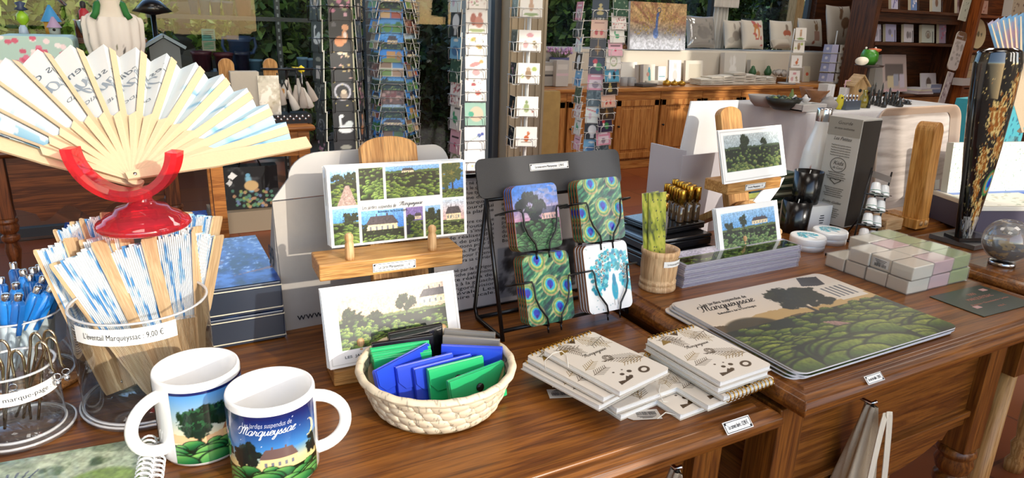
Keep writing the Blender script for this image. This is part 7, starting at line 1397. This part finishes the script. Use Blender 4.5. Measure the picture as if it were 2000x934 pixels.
t = pot_like('flower_basket', 'wicker basket heaped with white paper flowers', 'basket', 1527, 152, 167, 32, yb+.03, CT, [(0, 0), (.7, 0), (1, .95), (1.05, 1), (.9, .95), (.6, .1), (0, .1)], mat('b0804a', .8, bump=.8, bscale=120)); rg = np.random.default_rng(2)
for k in range(14): a = rg.random()*6.28; rr_ = t['k']*.75*rg.random()**.5; MB().lathe([(0, -.03), (.028, -.01), (.034, .012), (.018, .028), (.022, .03), (0, .02)], 10, c=(rr_*math.cos(a), rr_*math.sin(a), t['h']+.03+.03*rg.random())).build('paper_flower', mat('e6ded4', .8), t)
def small_spinner(label, px, pt, y, rows, colx, w, h, dec, rn_):
    q = aty(px, pt, y); t = thing('tabletop_spinner', label, 'card rack', (q.x, y, CT+.0005)); zt = q.z-CT; MB().lathe([(0, 0), (.09, 0), (.09, .012), (.01, .016), (0, .016)], 24).build('base', WIREW, t); MB().tube([(0, 0, .01), (0, 0, zt)], .006, 8).build('pole', WIREW, t); mb = MB(); c = 0
    for i, py in enumerate(rows):
        for j, (dx, dy, rz) in enumerate(colx):
            p = aty(px, py, y); z = p.z-CT-h/2; dk, art = dec[(i*len(colx)+j) % len(dec)]; key = (dk, w, h)
            if key not in cm_cache: cm_cache[key] = MB().plate(w, h, .004, art, 16, 16, side=(.88, .87, .82)).mesh('greeting_card', prn(.4))
            o = bpy.data.objects.new('greeting_card', cm_cache[key]); C.objects.link(o); o.matrix_world = Matrix.Translation((q.x+dx, y+dy, CT+z))@Matrix.Rotation(R(rz), 4, 'Z')@Matrix.Rotation(-R(6), 4, 'X'); tag(o, '%s, %s row, %s column, %s' % (dk, ('top', 'second', 'third', 'bottom')[i], ('first', 'second', 'third', 'fourth')[j], rn_), 'card', 'cards on the '+rn_)
            LM = Matrix.Translation((dx, dy, z))@Matrix.Rotation(R(rz), 4, 'Z'); mb.tube([LM@Vector(v) for v in ((-w*.5, .01, -.004), (-w*.5, -.01, -.004), (w*.5, -.01, -.004), (w*.5, .01, -.004))], .002, 5); mb.tube([LM@Vector((0, .01, 0)), Vector((0, 0, z))], .003, 5)
    mb.tube([(0, 0, .02), (0, 0, zt)], .004, 6); mb.build('wire_pockets', WIREW, t); return t
small_spinner('white tabletop spinner of square cards before the toadstool cushion', 1552, 56, 4.98, [66, 90, 119, 148], [(-.01, -.10, -14), (.11, -.05, 55)], .125, .12, white2, 'left tabletop spinner')
small_spinner('low grey tabletop spinner of little cards before the deer cushion', 1636, 60, 4.98, [95, 113, 131, 150], [(-.15, -.03, -70), (-.10, -.07, -45), (.0, -.11, -8), (.11, -.10, 8)], .085, .085, [('little blue edged card', mo('8a90b0', ('e', .5, .5, .2, .2, 'c8c8d0'))), ('little lilac card', mo('a8a4c0')), ('little cream animal card', mo('eae4d8', ('e', .5, .5, .16, .22, '9a7a5a'))), ('little cream flower card', mo('ece6da', ('e', .5, .5, .18, .2, 'b07a60'), ('e', .6, .7, .08, .08, '7a8a5a')))], 'right tabletop spinner')
# left end of the counter, flowers and cartons, stone slab
t = pot_like('flower_pot', 'lilac dried flowers in a low pot beyond the pillar', 'plant', 1092, 112, 128, 34, 5.27, CT+.001, [(0, 0), (.8, 0), (1, 1), (.85, 1), (.7, .1), (0, .1)], mat('5a5a86', .5)); rg = np.random.default_rng(4); k, h = t['k'], t['h']; mb = MB()
for q in range(60): a = rg.random()*6.28; rr_ = k*1.3*rg.random()**.5; hz2 = h+.03+.05*rg.random(); mb.tube([(0, 0, h*.8), (rr_*math.cos(a), rr_*math.sin(a), hz2)], .002, 4, col=lin((.45, .5, .35))); mb.lathe([(0, -.012), (.014, 0), (0, .014)], 6, c=(rr_*math.cos(a), rr_*math.sin(a), hz2), col=lin((.75+.15*rg.random(), .66, .82)))
mb.build('dried_flowers', prn(.9), t)
for lab, px0, pt, px1, pb, yy, cc in (('grey carton with black band beyond the square card spinner', 1058, 122, 1085, 190, 5.1, 'a8a49c'), ('pale carton with pink label by the cone spinner', 1084, 118, 1112, 190, 5.05, 'c4c0bc')):
    stand_plate('gift_carton', lab, 'box', px0, pt, px1, pb, yy, CT, mo(cc, ('r', 0, .4, 1, .5, '3a3a3c' if cc[0] == 'a' else 'd8c0c8'), ('r', .1, .65, .9, .85, 'd8d4ce')), .12, 0)
t = thing('stone_slab', 'upright honey yellow slab with rounded top beyond the square card spinner', 'slab', (aty(1078, 290, 4.72).x, 4.72, 0)); x, w, h = wh(1062, 180, 1092, 300, 4.72); h = aty(1078, 178, 4.72).z; mb = MB(); mb.prism([(-w*.9, 0), (w*.5, 0), (w*.5, h-.05)]+[(w*.4+w*.1*math.cos(a), h-.05+.05*math.sin(a)) for a in np.linspace(0, PI/2, 6)]+[(-w*.9, h)], .07, 'xz'); mb.build('slab_body', mat('b8975a', .7, bump=.4, bscale=14, var=.25), t, bev=.004)
# ---------------------------------------------------------------- clothed table and its ornaments
tz = .76; tx0, tx1, ty0, ty1 = 3.76, 5.5, 2.92, 3.66
dt = thing('display_table', 'table hidden under the white cloth in front of the cabinets', 'table', (0, 0, 0)); MB().box(((tx0+tx1)/2, (ty0+ty1)/2, tz-.022), (tx1-tx0-.03, ty1-ty0-.03, .036)).build('tabletop', CABX, dt)
for x in (tx0+.06, tx1-.06):
    for y in (ty0+.06, ty1-.06): MB().box((x, y, (tz-.04)/2), (.05, .05, tz-.04)).build('leg', CABX, dt)
def clothf():
    mb = MB(); P = []; N = 60
    per = [(tx0+(tx1-tx0)*i/N, ty0, 0) for i in range(N)]+[(tx1, ty0+(ty1-ty0)*i/30, 1) for i in range(30)]+[(tx1-(tx1-tx0)*i/N, ty1, 2) for i in range(N)]+[(tx0, ty1-(ty1-ty0)*i/30, 3) for i in range(30)]
    rows = [(0, 0), (.004, .006), (.01, .02)]+[(.01+.012*k/12, .02+.68*k/12) for k in range(1, 13)]; nrm = [(0, -1), (1, 0), (0, 1), (-1, 0)]
    for out, dn in rows:
        for i, (x, y, s) in enumerate(per):
            f = (.020*math.sin(i*.62)+.012*math.sin(i*1.4+1))*min(1, dn*2.4)+.004*math.sin(i*3.1+dn*30); nx_, ny_ = nrm[s]; P.append((x+nx_*(out+f), y+ny_*(out+f), tz-dn+.002))
    q = len(per); mb.add(P, [(j*q+i, (j+1)*q+i, (j+1)*q+(i+1) % q, j*q+(i+1) % q) for j in range(len(rows)-1) for i in range(q)]+[tuple(range(q))], 0, True); return mb
o = clothf().build('tablecloth', mat('dedcda', .9, bump=.9, bscale=45)); tag(o, 'white crinkled tablecloth hanging to the floor over the display table', 'tablecloth')
TZ = tz+.0035; y0 = 3.1
BOWL = [(0, 0), (.5, 0), (.8, .4), (1, 1), (.93, 1), (.7, .4), (0, .15)]
t = pot_like('scalloped_bowl', 'grey scalloped bowl at the left end of the clothed table', 'bowl', 1490, 186, 198, 42, 3.3, TZ, BOWL, mat('a8a29c', .6)); 
t = pot_like('black_dish', 'wide black dish of green and dark pebbles on the white cloth', 'dish', 1530, 191, 205, 50, 3.12, TZ, BOWL, mat('26281f', .4)); rg = np.random.default_rng(3); k, h = t['k'], t['h']
for q in range(26): a = rg.random()*6.28; rr_ = k*.8*rg.random()**.5; rs_ = .014+.01*rg.random(); MB().lathe([(0, -rs_*.7), (rs_, 0), (0, rs_*.7)], 8, c=(rr_*math.cos(a), rr_*math.sin(a), h*.9+.01*rg.random())).build('pebble', mat(['3a4a2a', '8a9a4a', '22261f', '5a6a5a'][q % 4], .3), t)
BIRD = [(0, 0), (.5, 0), (.9, .25), (1, .45), (.75, .65), (.45, .75), (.42, .88), (0, 1)]
pot_like('bird_figurine', 'small green bird figurine behind the black dish', 'figurine', 1547, 173, 192, 10, 3.4, TZ, BIRD, mat('6a7a3a', .5)); 
t = thing('stone_basin', 'rectangular pale stone basin with two white birds on its edge', 'basin', (aty(1583, 200, 3.0).x, 3.02, TZ)); w = (aty(1606, 200, 3.0).x-aty(1560, 200, 3.0).x); mb = MB()
for c_, s_ in (((0, 0, .008), (w, .12, .016)), ((0, -.055, .024), (w, .012, .048)), ((0, .055, .024), (w, .012, .048)), ((-w/2+.006, 0, .024), (.012, .12, .048)), ((w/2-.006, 0, .024), (.012, .12, .048))): mb.box(c_, s_)
mb.build('basin_body', mat('c8c4be', .8, bump=.3), t, bev=.004)
for s in (-.3, .15): mb = MB(); mb.lathe([(r*.022, z*.055) for r, z in BIRD], 14, c=(w*s, .05, .046)); mb.build('white_bird', mat('e0dcd8', .7), t)
for i, (px_, pt, wp, yy) in enumerate(((1573, 170, 22, 3.5), (1595, 176, 34, 3.35))): pot_like('shell_bowl', 'brown shell bowl, %s of two behind the stone basin' % ('smaller left', 'larger right')[i], 'bowl', px_, pt, 195, wp, yy, TZ, [(0, 0), (.6, 0), (.4, .3), (.6, .5), (1, 1), (.9, 1), (.5, .6), (0, .55)], mat('8a5a34', .5, var=.4, bscale=30), 'shell bowls')
pot_like('grey_bird', 'grey stone bird right of the pale basin', 'figurine', 1620, 187, 210, 26, 3.0, TZ, BIRD, mat('a49e98', .8)); t = pot_like('yellow_chick', 'bright yellow bird egg ornament on the clothed table', 'figurine', 1641, 184, 208, 14, 3.02, TZ, [(0, 0), (.6, 0), (1, .35), (.95, .6), (.8, .75), (.7, .9), (0, 1)], mat('d8c832', .5)); MB().lathe([(0, -.008), (.006, 0), (0, .008)], 8, c=(-.01, -t['k']*.75, t['h']*.78)).build('eye', BLACKW, t)
stand_plate('white_box', 'white mug box standing behind the grey bird', 'box', 1613, 165, 1632, 194, 3.3, TZ, mo('e4e0de', ('r', .6, .1, .66, .9, 'b8b0b0')), .08, 0)
t = stand_plate('gift_bag', 'white gift bag with pink handle behind the silver bottles', 'bag', 1648, 172, 1667, 195, 3.3, TZ, mo('ded8d8'), .05, 0); MB().tube([(-.03, .02, .10), (-.03, .02, .16), (.03, .02, .16), (.03, .02, .10)], .005, 6).build('handle', mat('d8a8b0', .6), t)
xq = aty(1661, 200, 3.0).x; t = thing('bottle_crate', 'grey glass crate holding little silver topped bottles', 'crate', (xq, 3.02, TZ)); mb = MB(); w = aty(1675, 200, 3.0).x-aty(1647, 200, 3.0).x
for c_, s_ in (((0, 0, .004), (w, .09, .008)), ((0, -.045, .03), (w, .003, .06)), ((0, .045, .03), (w, .003, .06)), ((-w/2, 0, .03), (.003, .09, .06)), ((w/2, 0, .03), (.003, .09, .06))): mb.box(c_, s_)
mb.build('crate_body', mat('5a6470', .3), t)
for q in range(12): i, j = q % 4, q//4; o = MB().lathe([(0, 0), (.009, 0), (.009, .05), (.004, .06), (.004, .066), (.007, .068), (.008, .08), (.004, .088), (0, .088)], 10).build('little_bottle', CHROME); tag(o, 'little silver topped bottle, %s row, %s from left in the grey crate' % (('front', 'middle', 'back')[j], ('first', 'second', 'third', 'fourth')[i]), 'bottle', 'silver topped bottles'); o.location = (xq-w*.36+w*.24*i, 2.995+.025*j, TZ+.0085)
a, b_ = aty(1654, 206, 3.28), aty(1692, 146, 3.28); t = thing('birdhouse', 'plain wooden birdhouse on the clothed table', 'birdhouse', ((a.x+b_.x)/2, 3.28, TZ), R(-22)); w = (b_.x-a.x)*.8; h = b_.z-TZ; hb = h*.62; mb = MB(); mb.prism([(-w*.42, 0), (w*.42, 0), (w*.42, hb), (0, h-.01), (-w*.42, hb)], .09, 'xz', off=-.045); mb.build('body', wood('b08a58', 'd0aa78', 'z', 2, .7, 0, .1, .2), t); mb = MB(); L = math.hypot(w*.5, h-hb); an = math.atan2(h-hb, w*.5)
for s in (-1, 1): mb.box((s*w*.26, 0, (h+hb)/2), (L*1.05, .13, .008), ry=s*an)
mb.build('roof', wood('b89462', 'd8b484', 'y', 2, .7, 0, .1, .2), t); MB().tube([(0, -.047, hb*.75), (0, -.03, hb*.75)], w*.1, 12).build('entrance_hole', BLACKW, t)
pot_like('yellow_vase', 'small olive yellow glass vase before the wooden birdhouse', 'vase', 1688, 176, 206, 17, 3.05, TZ, [(0, 0), (.8, 0), (1, .3), (.85, .6), (.4, .8), (.55, 1), (.4, 1), (0, .9)], glass('b8a83a', .5, .05, .08))
rg = random.Random(12)
for i in range(11):
    px_ = 1700+7.2*i; hpt = [166, 160, 174, 160, 178, 170, 182, 176, 190, 194, 195][i]; lab = 'black ornament with silver, %s from left in the dark heap on the white cloth' % ['first', 'second', 'third', 'fourth', 'fifth', 'sixth', 'seventh', 'eighth', 'ninth', 'tenth', 'last'][i]
    t = pot_like('black_ornament', lab, 'ornament', px_, hpt, 208, 13, 3.02+.05*((i*3) % 4), TZ, [(0, 0), (.9, 0), (1, .2), (.5, .35), (.8, .5), (.3, .7), (.4, .85), (0, 1)], mat('1c1a18', .25, coat=.5), 'black and silver ornaments'); MB().lathe([(0, t['h']*.45), (t['k']*.35, t['h']*.6), (0, t['h']*.98)], 8, c=(t['k']*.3, -t['k']*.5, 0)).build('silver_blade', STEEL, t)
# frog bowl on pedestal
t = pot_like('pedestal', 'dark pedestal stand carrying the green frog bowl', 'stand', 1695, 127, 158, 40, 3.56, TZ, [(0, 0), (.5, 0), (.5, .05), (.12, .12), (.1, .9), (.9, .95), (1, 1), (0, 1)], mat('3a2a22', .4)); fz = TZ+t['h']+.001
g = pot_like('frog_bowl', 'green frog shaped bowl holding half an orange fruit', 'bowl', 1698, 97, 126, 26, 3.56, fz, [(0, 0), (.7, 0), (1, .3), (1, .7), (.75, 1), (.6, .95), (0, .9)], mat('3f8a24', .3)); k, h = g['k'], g['h']; MB().lathe([(0, h*.7), (k*.7, h*.95), (k*.7, h*1.05), (0, h*1.1)], 20, c=(k*.4, -k*.3, 0)).build('fruit_half', mat('e8794a', .4), g)
for s in (-1, 1): MB().lathe([(0, -.01), (.008, -.005), (.008, .006), (0, .01)], 10, c=(s*k*.9, 0, h*1.1)).build('eye', mat('e8e8d8', .4), g)
g2 = thing('oval_sign', 'small oval wooden sign leaning on the pedestal', 'sign', (aty(1684, 126, 3.5).x, 3.50, fz)); MB().lathe([(0, 0), (.075, 0), (.075, .012), (0, .012)], 24, sy=.42).build('board', mat('cfc6b4', .7), g2, loc=(-.02, 0, .033), rot=(PI/2, 0, 0))
# ---------------------------------------------------------------- bookcase
yk = 4.55; bx0 = aty(1706, 60, yk).x; bx1 = aty(1880, 60, yk).x; zs_a = aty(1790, 21, yk).z; zs_b = aty(1780, 84, yk).z; zs_c = aty(1790, 183, yk).z
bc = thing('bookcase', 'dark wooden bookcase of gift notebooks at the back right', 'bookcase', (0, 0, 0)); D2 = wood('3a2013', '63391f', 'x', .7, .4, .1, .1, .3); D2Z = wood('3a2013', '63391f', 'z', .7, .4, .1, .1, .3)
for x in (bx0, bx1): MB().box((x, yk+.13, 1.2), (.07, .28, 2.4)).build('side_panel', D2Z, bc)
MB().box(((bx0+bx1)/2, yk+.27, 1.2), (bx1-bx0, .02, 2.4)).build('back_panel', D2, bc)
for zz in (zs_a, zs_b, zs_c): MB().box(((bx0+bx1)/2, yk+.12, zz-.015), (bx1-bx0-.07, .28, .03)).build('shelf_board', D2, bc, bev=.003)
MB().box(((bx0+bx1)/2, yk+.05, zs_a-.075), (bx1-bx0-.07, .02, .09)).build('shelf_apron', D2, bc); MB().box(((bx0+bx1)/2, yk+.02, zs_c/2-.02), (bx1-bx0-.07, .03, zs_c-.04)).build('lower_front', CABX, bc)
def nbk(px0, pt, px1, zb, lab, base, sh, strap='4a4a50'):
    t = stand_plate('gift_notebook', lab, 'notebook', px0, pt, px1, 84, yk+.06, zb, mo(base, *sh), .03, 12, 'gift notebooks in the bookcase', 'cover', (.86, .82, .72)); MB().box((.28*(aty(px1, 50, yk).x-aty(px0, 50, yk).x), -.002, .06), (.008, .002, .12)).build('elastic_strap', mat(strap, .6), t, rot=(-R(12), 0, 0))
nbk(1703, 48, 1727, zs_b, 'pale lilac notebook with sketched hare, first on the middle bookcase shelf', 'b8b4c4', [('e', .45, .5, .15, .25, '8a8a98')]); nbk(1729, 48, 1757, zs_b, 'lilac notebook with bird and yellow dot, second on the middle bookcase shelf', 'a9a8c8', [('e', .4, .55, .16, .18, '7a7a90'), ('e', .6, .35, .06, .06, 'd0c050')]); nbk(1765, 48, 1791, zs_b, 'white notebook with grey mice, third on the middle bookcase shelf', 'cfcad0', [('e', .4, .4, .14, .22, '7a7478'), ('e', .65, .4, .12, .2, '8a8488')]); nbk(1800, 49, 1832, zs_b, 'grey green notebook with round owl, fourth on the middle bookcase shelf', 'b9beb4', [('b', .5, .45, .2, .04, '6a5a50'), ('e', .5, .42, .12, .16, '8a7a6a')]); nbk(1834, 47, 1856, zs_b, 'mauve notebook with pink blossoms, last on the middle bookcase shelf', 'b09cb8', [('s', 4, 9, .07, ['d07a98', 'c86a88', 'e0b0c0'])])
nbk(1728, -14, 1760, zs_a, 'lavender notebook with violet branches, first on the upper bookcase shelf', 'b8b4cc', [('l', .3, .1, .7, .9, .06, '6a6a9a'), ('s', 4, 9, .05, ['6a6098'])]); nbk(1766, -14, 1798, zs_a, 'blue notebook with white blossom, second on the upper bookcase shelf', '6a86b8', [('s', 4, 12, .07, ['d8d0d8', 'e8e0e8'])]); nbk(1808, -16, 1846, zs_a, 'grey notebook with brown squirrel, third on the upper bookcase shelf', 'b0b2b0', [('e', .5, .45, .14, .22, '7a5a48')]); nbk(1862, -14, 1878, zs_a, 'pinkish notebook with bird, last on the upper bookcase shelf', 'b09a98', [('e', .5, .45, .16, .2, '7a5a5a')])
stand_plate('card_display', 'arched cardboard display of little books on the low bookcase shelf', 'display', 1727, 110, 1786, 170, yk+.0, zs_c, mo('b9a9a4', ('r', .12, .3, .85, .75, '6a6260'), ('r', .2, .1, .42, .45, 'c8bc98'), ('r', .45, .15, .65, .5, '9aa0b0'), ('r', .68, .1, .88, .5, 'c0b8c8'), ('r', 0, 0, 1, .08, 'd0a8b4')), .1, 14); stand_plate('square_card', 'square white card with brown hedgehog on the low bookcase shelf', 'card', 1801, 143, 1837, 172, yk+.05, zs_c, mo('c4c0c8', ('e', .5, .5, .24, .3, '5a4a44')), .01, 14)
for k in range(4): solo('flat_booklet', MB().box((0, 0, .008), (.26-.02*k, .18, .015)), mat(['cfc8c8', 'b8a8b0', 'd8d2b8', 'c8c4cc'][k], .5), 'flat booklet, %s in the pile on the low bookcase shelf' % ('bottom', 'second', 'third', 'top')[k], 'book', (aty(1797, 175, yk).x, yk+.02, zs_c+.0005+.016*k), (0, 0, R(3*k-5)), 'booklets on the low shelf')
stand_plate('blue_box', 'small pale blue box right of the flat booklets', 'box', 1816, 165, 1840, 180, yk+.02, zs_c, mo('8a9ac0', ('r', .1, .4, .9, .6, 'd0d4e0')), .08, 0)
# bookcase further right, its warm lamplight put into the orange wood colour
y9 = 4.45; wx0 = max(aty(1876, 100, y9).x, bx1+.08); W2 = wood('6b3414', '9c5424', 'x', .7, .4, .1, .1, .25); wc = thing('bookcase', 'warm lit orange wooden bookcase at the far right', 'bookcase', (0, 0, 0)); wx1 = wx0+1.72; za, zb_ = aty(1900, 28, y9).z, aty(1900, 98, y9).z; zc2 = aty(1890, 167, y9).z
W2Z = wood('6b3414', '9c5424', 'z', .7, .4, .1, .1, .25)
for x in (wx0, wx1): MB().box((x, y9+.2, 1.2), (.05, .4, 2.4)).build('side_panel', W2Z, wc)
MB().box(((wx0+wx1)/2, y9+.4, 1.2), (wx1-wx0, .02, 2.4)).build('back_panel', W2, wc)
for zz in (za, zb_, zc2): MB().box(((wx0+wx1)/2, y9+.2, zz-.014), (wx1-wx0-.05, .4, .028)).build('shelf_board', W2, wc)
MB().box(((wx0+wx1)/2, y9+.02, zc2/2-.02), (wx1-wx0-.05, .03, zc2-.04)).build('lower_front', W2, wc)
q = aty(1905, 78, y9+.08); t = thing('picture_plate', 'round cream plate with little birds in the warm lit bookcase', 'plate', (q.x, q.y, zb_+.001)); rr_ = (aty(1923, 78, y9).x-aty(1887, 78, y9).x)/2*.9
mb = MB(); mb.grid(lambda u, v: (v*rr_*np.cos(u*2*PI), v*rr_*np.sin(u*2*PI), .012*v**3), 32, 16, colfn=lambda u, v: lin(mo('d8c498', ('e', .45, .5, .06, .1, '6a7a3a'), ('e', .6, .5, .08, .1, '7a6a4a'), ('e', .78, .48, .04, .06, '5a5a4a'))(v*np.cos(u*2*PI)*.5+.5, v*np.sin(u*2*PI)*.5+.5, 1))); mb.build('plate_disc', prn(.25, .4), t, loc=(0, 0, rr_+.012), rot=(R(82), 0, 0)); MB().box((0, .02, .008), (.1, .06, .016)).build('plate_stand', BLACKW, t)
q = aty(1898, 165, y9+.02); t = thing('tiered_display', 'cream tiered cardboard display in the warm lit bookcase', 'display', (max(q.x, wx0+.16), y9+.05, zc2+.001)); H_ = aty(1905, 108, y9).z-zc2; w = aty(1925, 150, y9).x-aty(1872, 150, y9).x
for k, (a, c_) in enumerate(((1, 'c8c0bc'), (.82, 'c4ac88'), (.62, 'd0b48a'), (.4, 'd8bc90'))): MB().box((.1*k*.4, .04*k, H_*.25*k+H_*.12), (w*a, .14, H_*.24)).build('tier', mat(c_, .7), t)
def drop(name, label, px0, pt, px1, pb, y, art, cat, rnd=0, nx=20, sway=0): x, w, h = wh(px0, pt, px1, pb, y); t = thing(name, label, cat, (x, y, aty(px0, pb, y).z)); mb = MB(); mb.plate(w, h, .012, art, nx, int(nx*h/w), rad=rnd, side=(.8, .77, .72)); mb.build('fabric', prn(.85), t, rot=(0, R(sway), 0)); return t
drop('oven_glove', 'double oven glove with sketched animals hanging on the bookcase end', 1849, 62, 1886, 137, 4.38, mo('cfc8c4', ('r', .0, .8, 1, 1, '7a5a40'), ('s', 3, 18, .05, ['9a948e', 'b0a8a0']), ('r', .12, .86, .55, .9, 'c8c0c8')), 'oven glove', .05, sway=8); drop('hanging_cloth', 'pale green dotted cloth hanging at the bookcase top', 1872, -30, 1902, 40, 4.36, mo('b9bcac', ('s', 5, 16, .02, ['5a5a50'])), 'cloth', sway=6); drop('tea_towel_hanging', 'patterned tea towel hanging low on the bookcase end', 1832, 140, 1858, 206, 4.38, mo('b8aeb0', ('s', 8, 14, .05, ['8a7a80', 'd0c8cc'])), 'cloth', sway=10)
stand_plate('cushion_pack', 'red patterned cushion pack on the warm bookcase top shelf', 'pack', 1904, 3, 1934, 28, y9+.05, za, mo('c89a88', ('s', 3, 14, .08, ['a04a3a', 'd8b0a0', '8a3a34'])), .1, 8); stand_plate('print_box', 'cream spotted box on the warm bookcase top shelf', 'box', 1976, -6, 2010, 25, y9+.05, za, mo('d8c8b0', ('s', 3, 8, .06, ['6a4a38', '8a6a50'])), .1, 4); stand_plate('small_frames', 'small pale cards behind the floral box at the right edge', 'card', 1975, 165, 2010, 195, y9+.02, zc2, mo('b8aca0', ('e', .5, .5, .2, .2, '8a5a50')), .02, 6)
# ---------------------------------------------------------------- light
w = bpy.data.worlds.new('world'); sc.world = w; w.use_nodes = True
n = w.node_tree.nodes; l = w.node_tree.links; bg = n['Background']
sky = n.new('ShaderNodeTexSky'); sky.sky_type = 'NISHITA'; sky.sun_disc = False; sky.sun_elevation = R(24); sky.sun_rotation = R(157); sky.altitude = 200
l.new(sky.outputs[0], bg.inputs[0]); bg.inputs[1].default_value = .6
SUN = Vector((-.37, .87, -.31)).normalized()
def sunlamp():
    s = bpy.data.lights.new('sun', 'SUN'); s.energy = 3.7; s.angle = R(.6); s.color = (1, .93, .82); o = bpy.data.objects.new('sun', s); C.objects.link(o)
    o.rotation_euler = SUN.to_track_quat('-Z', 'Y').to_euler()
sunlamp()
def fill_light(x, y, z, e, sz, col=(1, .93, .84)):  # unseen area lights added under the ceiling to fill the room
    a = bpy.data.lights.new('ceiling_fill', 'AREA'); a.energy = e; a.size = sz; a.color = col; o = bpy.data.objects.new('ceiling_fill', a); C.objects.link(o); o.location = (x, y, z)
for x, y, e in ((-.6, -.4, 24), (2.2, -.4, 36), (.2, 2.2, 26), (3.4, 2.2, 40), (6.2, 1.6, 45), (6.4, 3.6, 50)): fill_light(x, y, 4.1, e, 1.1)
sc.view_settings.view_transform = 'Standard'; sc.view_settings.look = 'None'; sc.view_settings.gamma = 1; sc.view_settings.exposure = -.22; sc.view_settings.use_curve_mapping = False
sc.cycles.use_denoising = True; sc.cycles.max_bounces = 8; sc.cycles.transparent_max_bounces = 16; sc.cycles.caustics_reflective = False; sc.cycles.caustics_refractive = False; sc.cycles.sample_clamp_indirect = 4
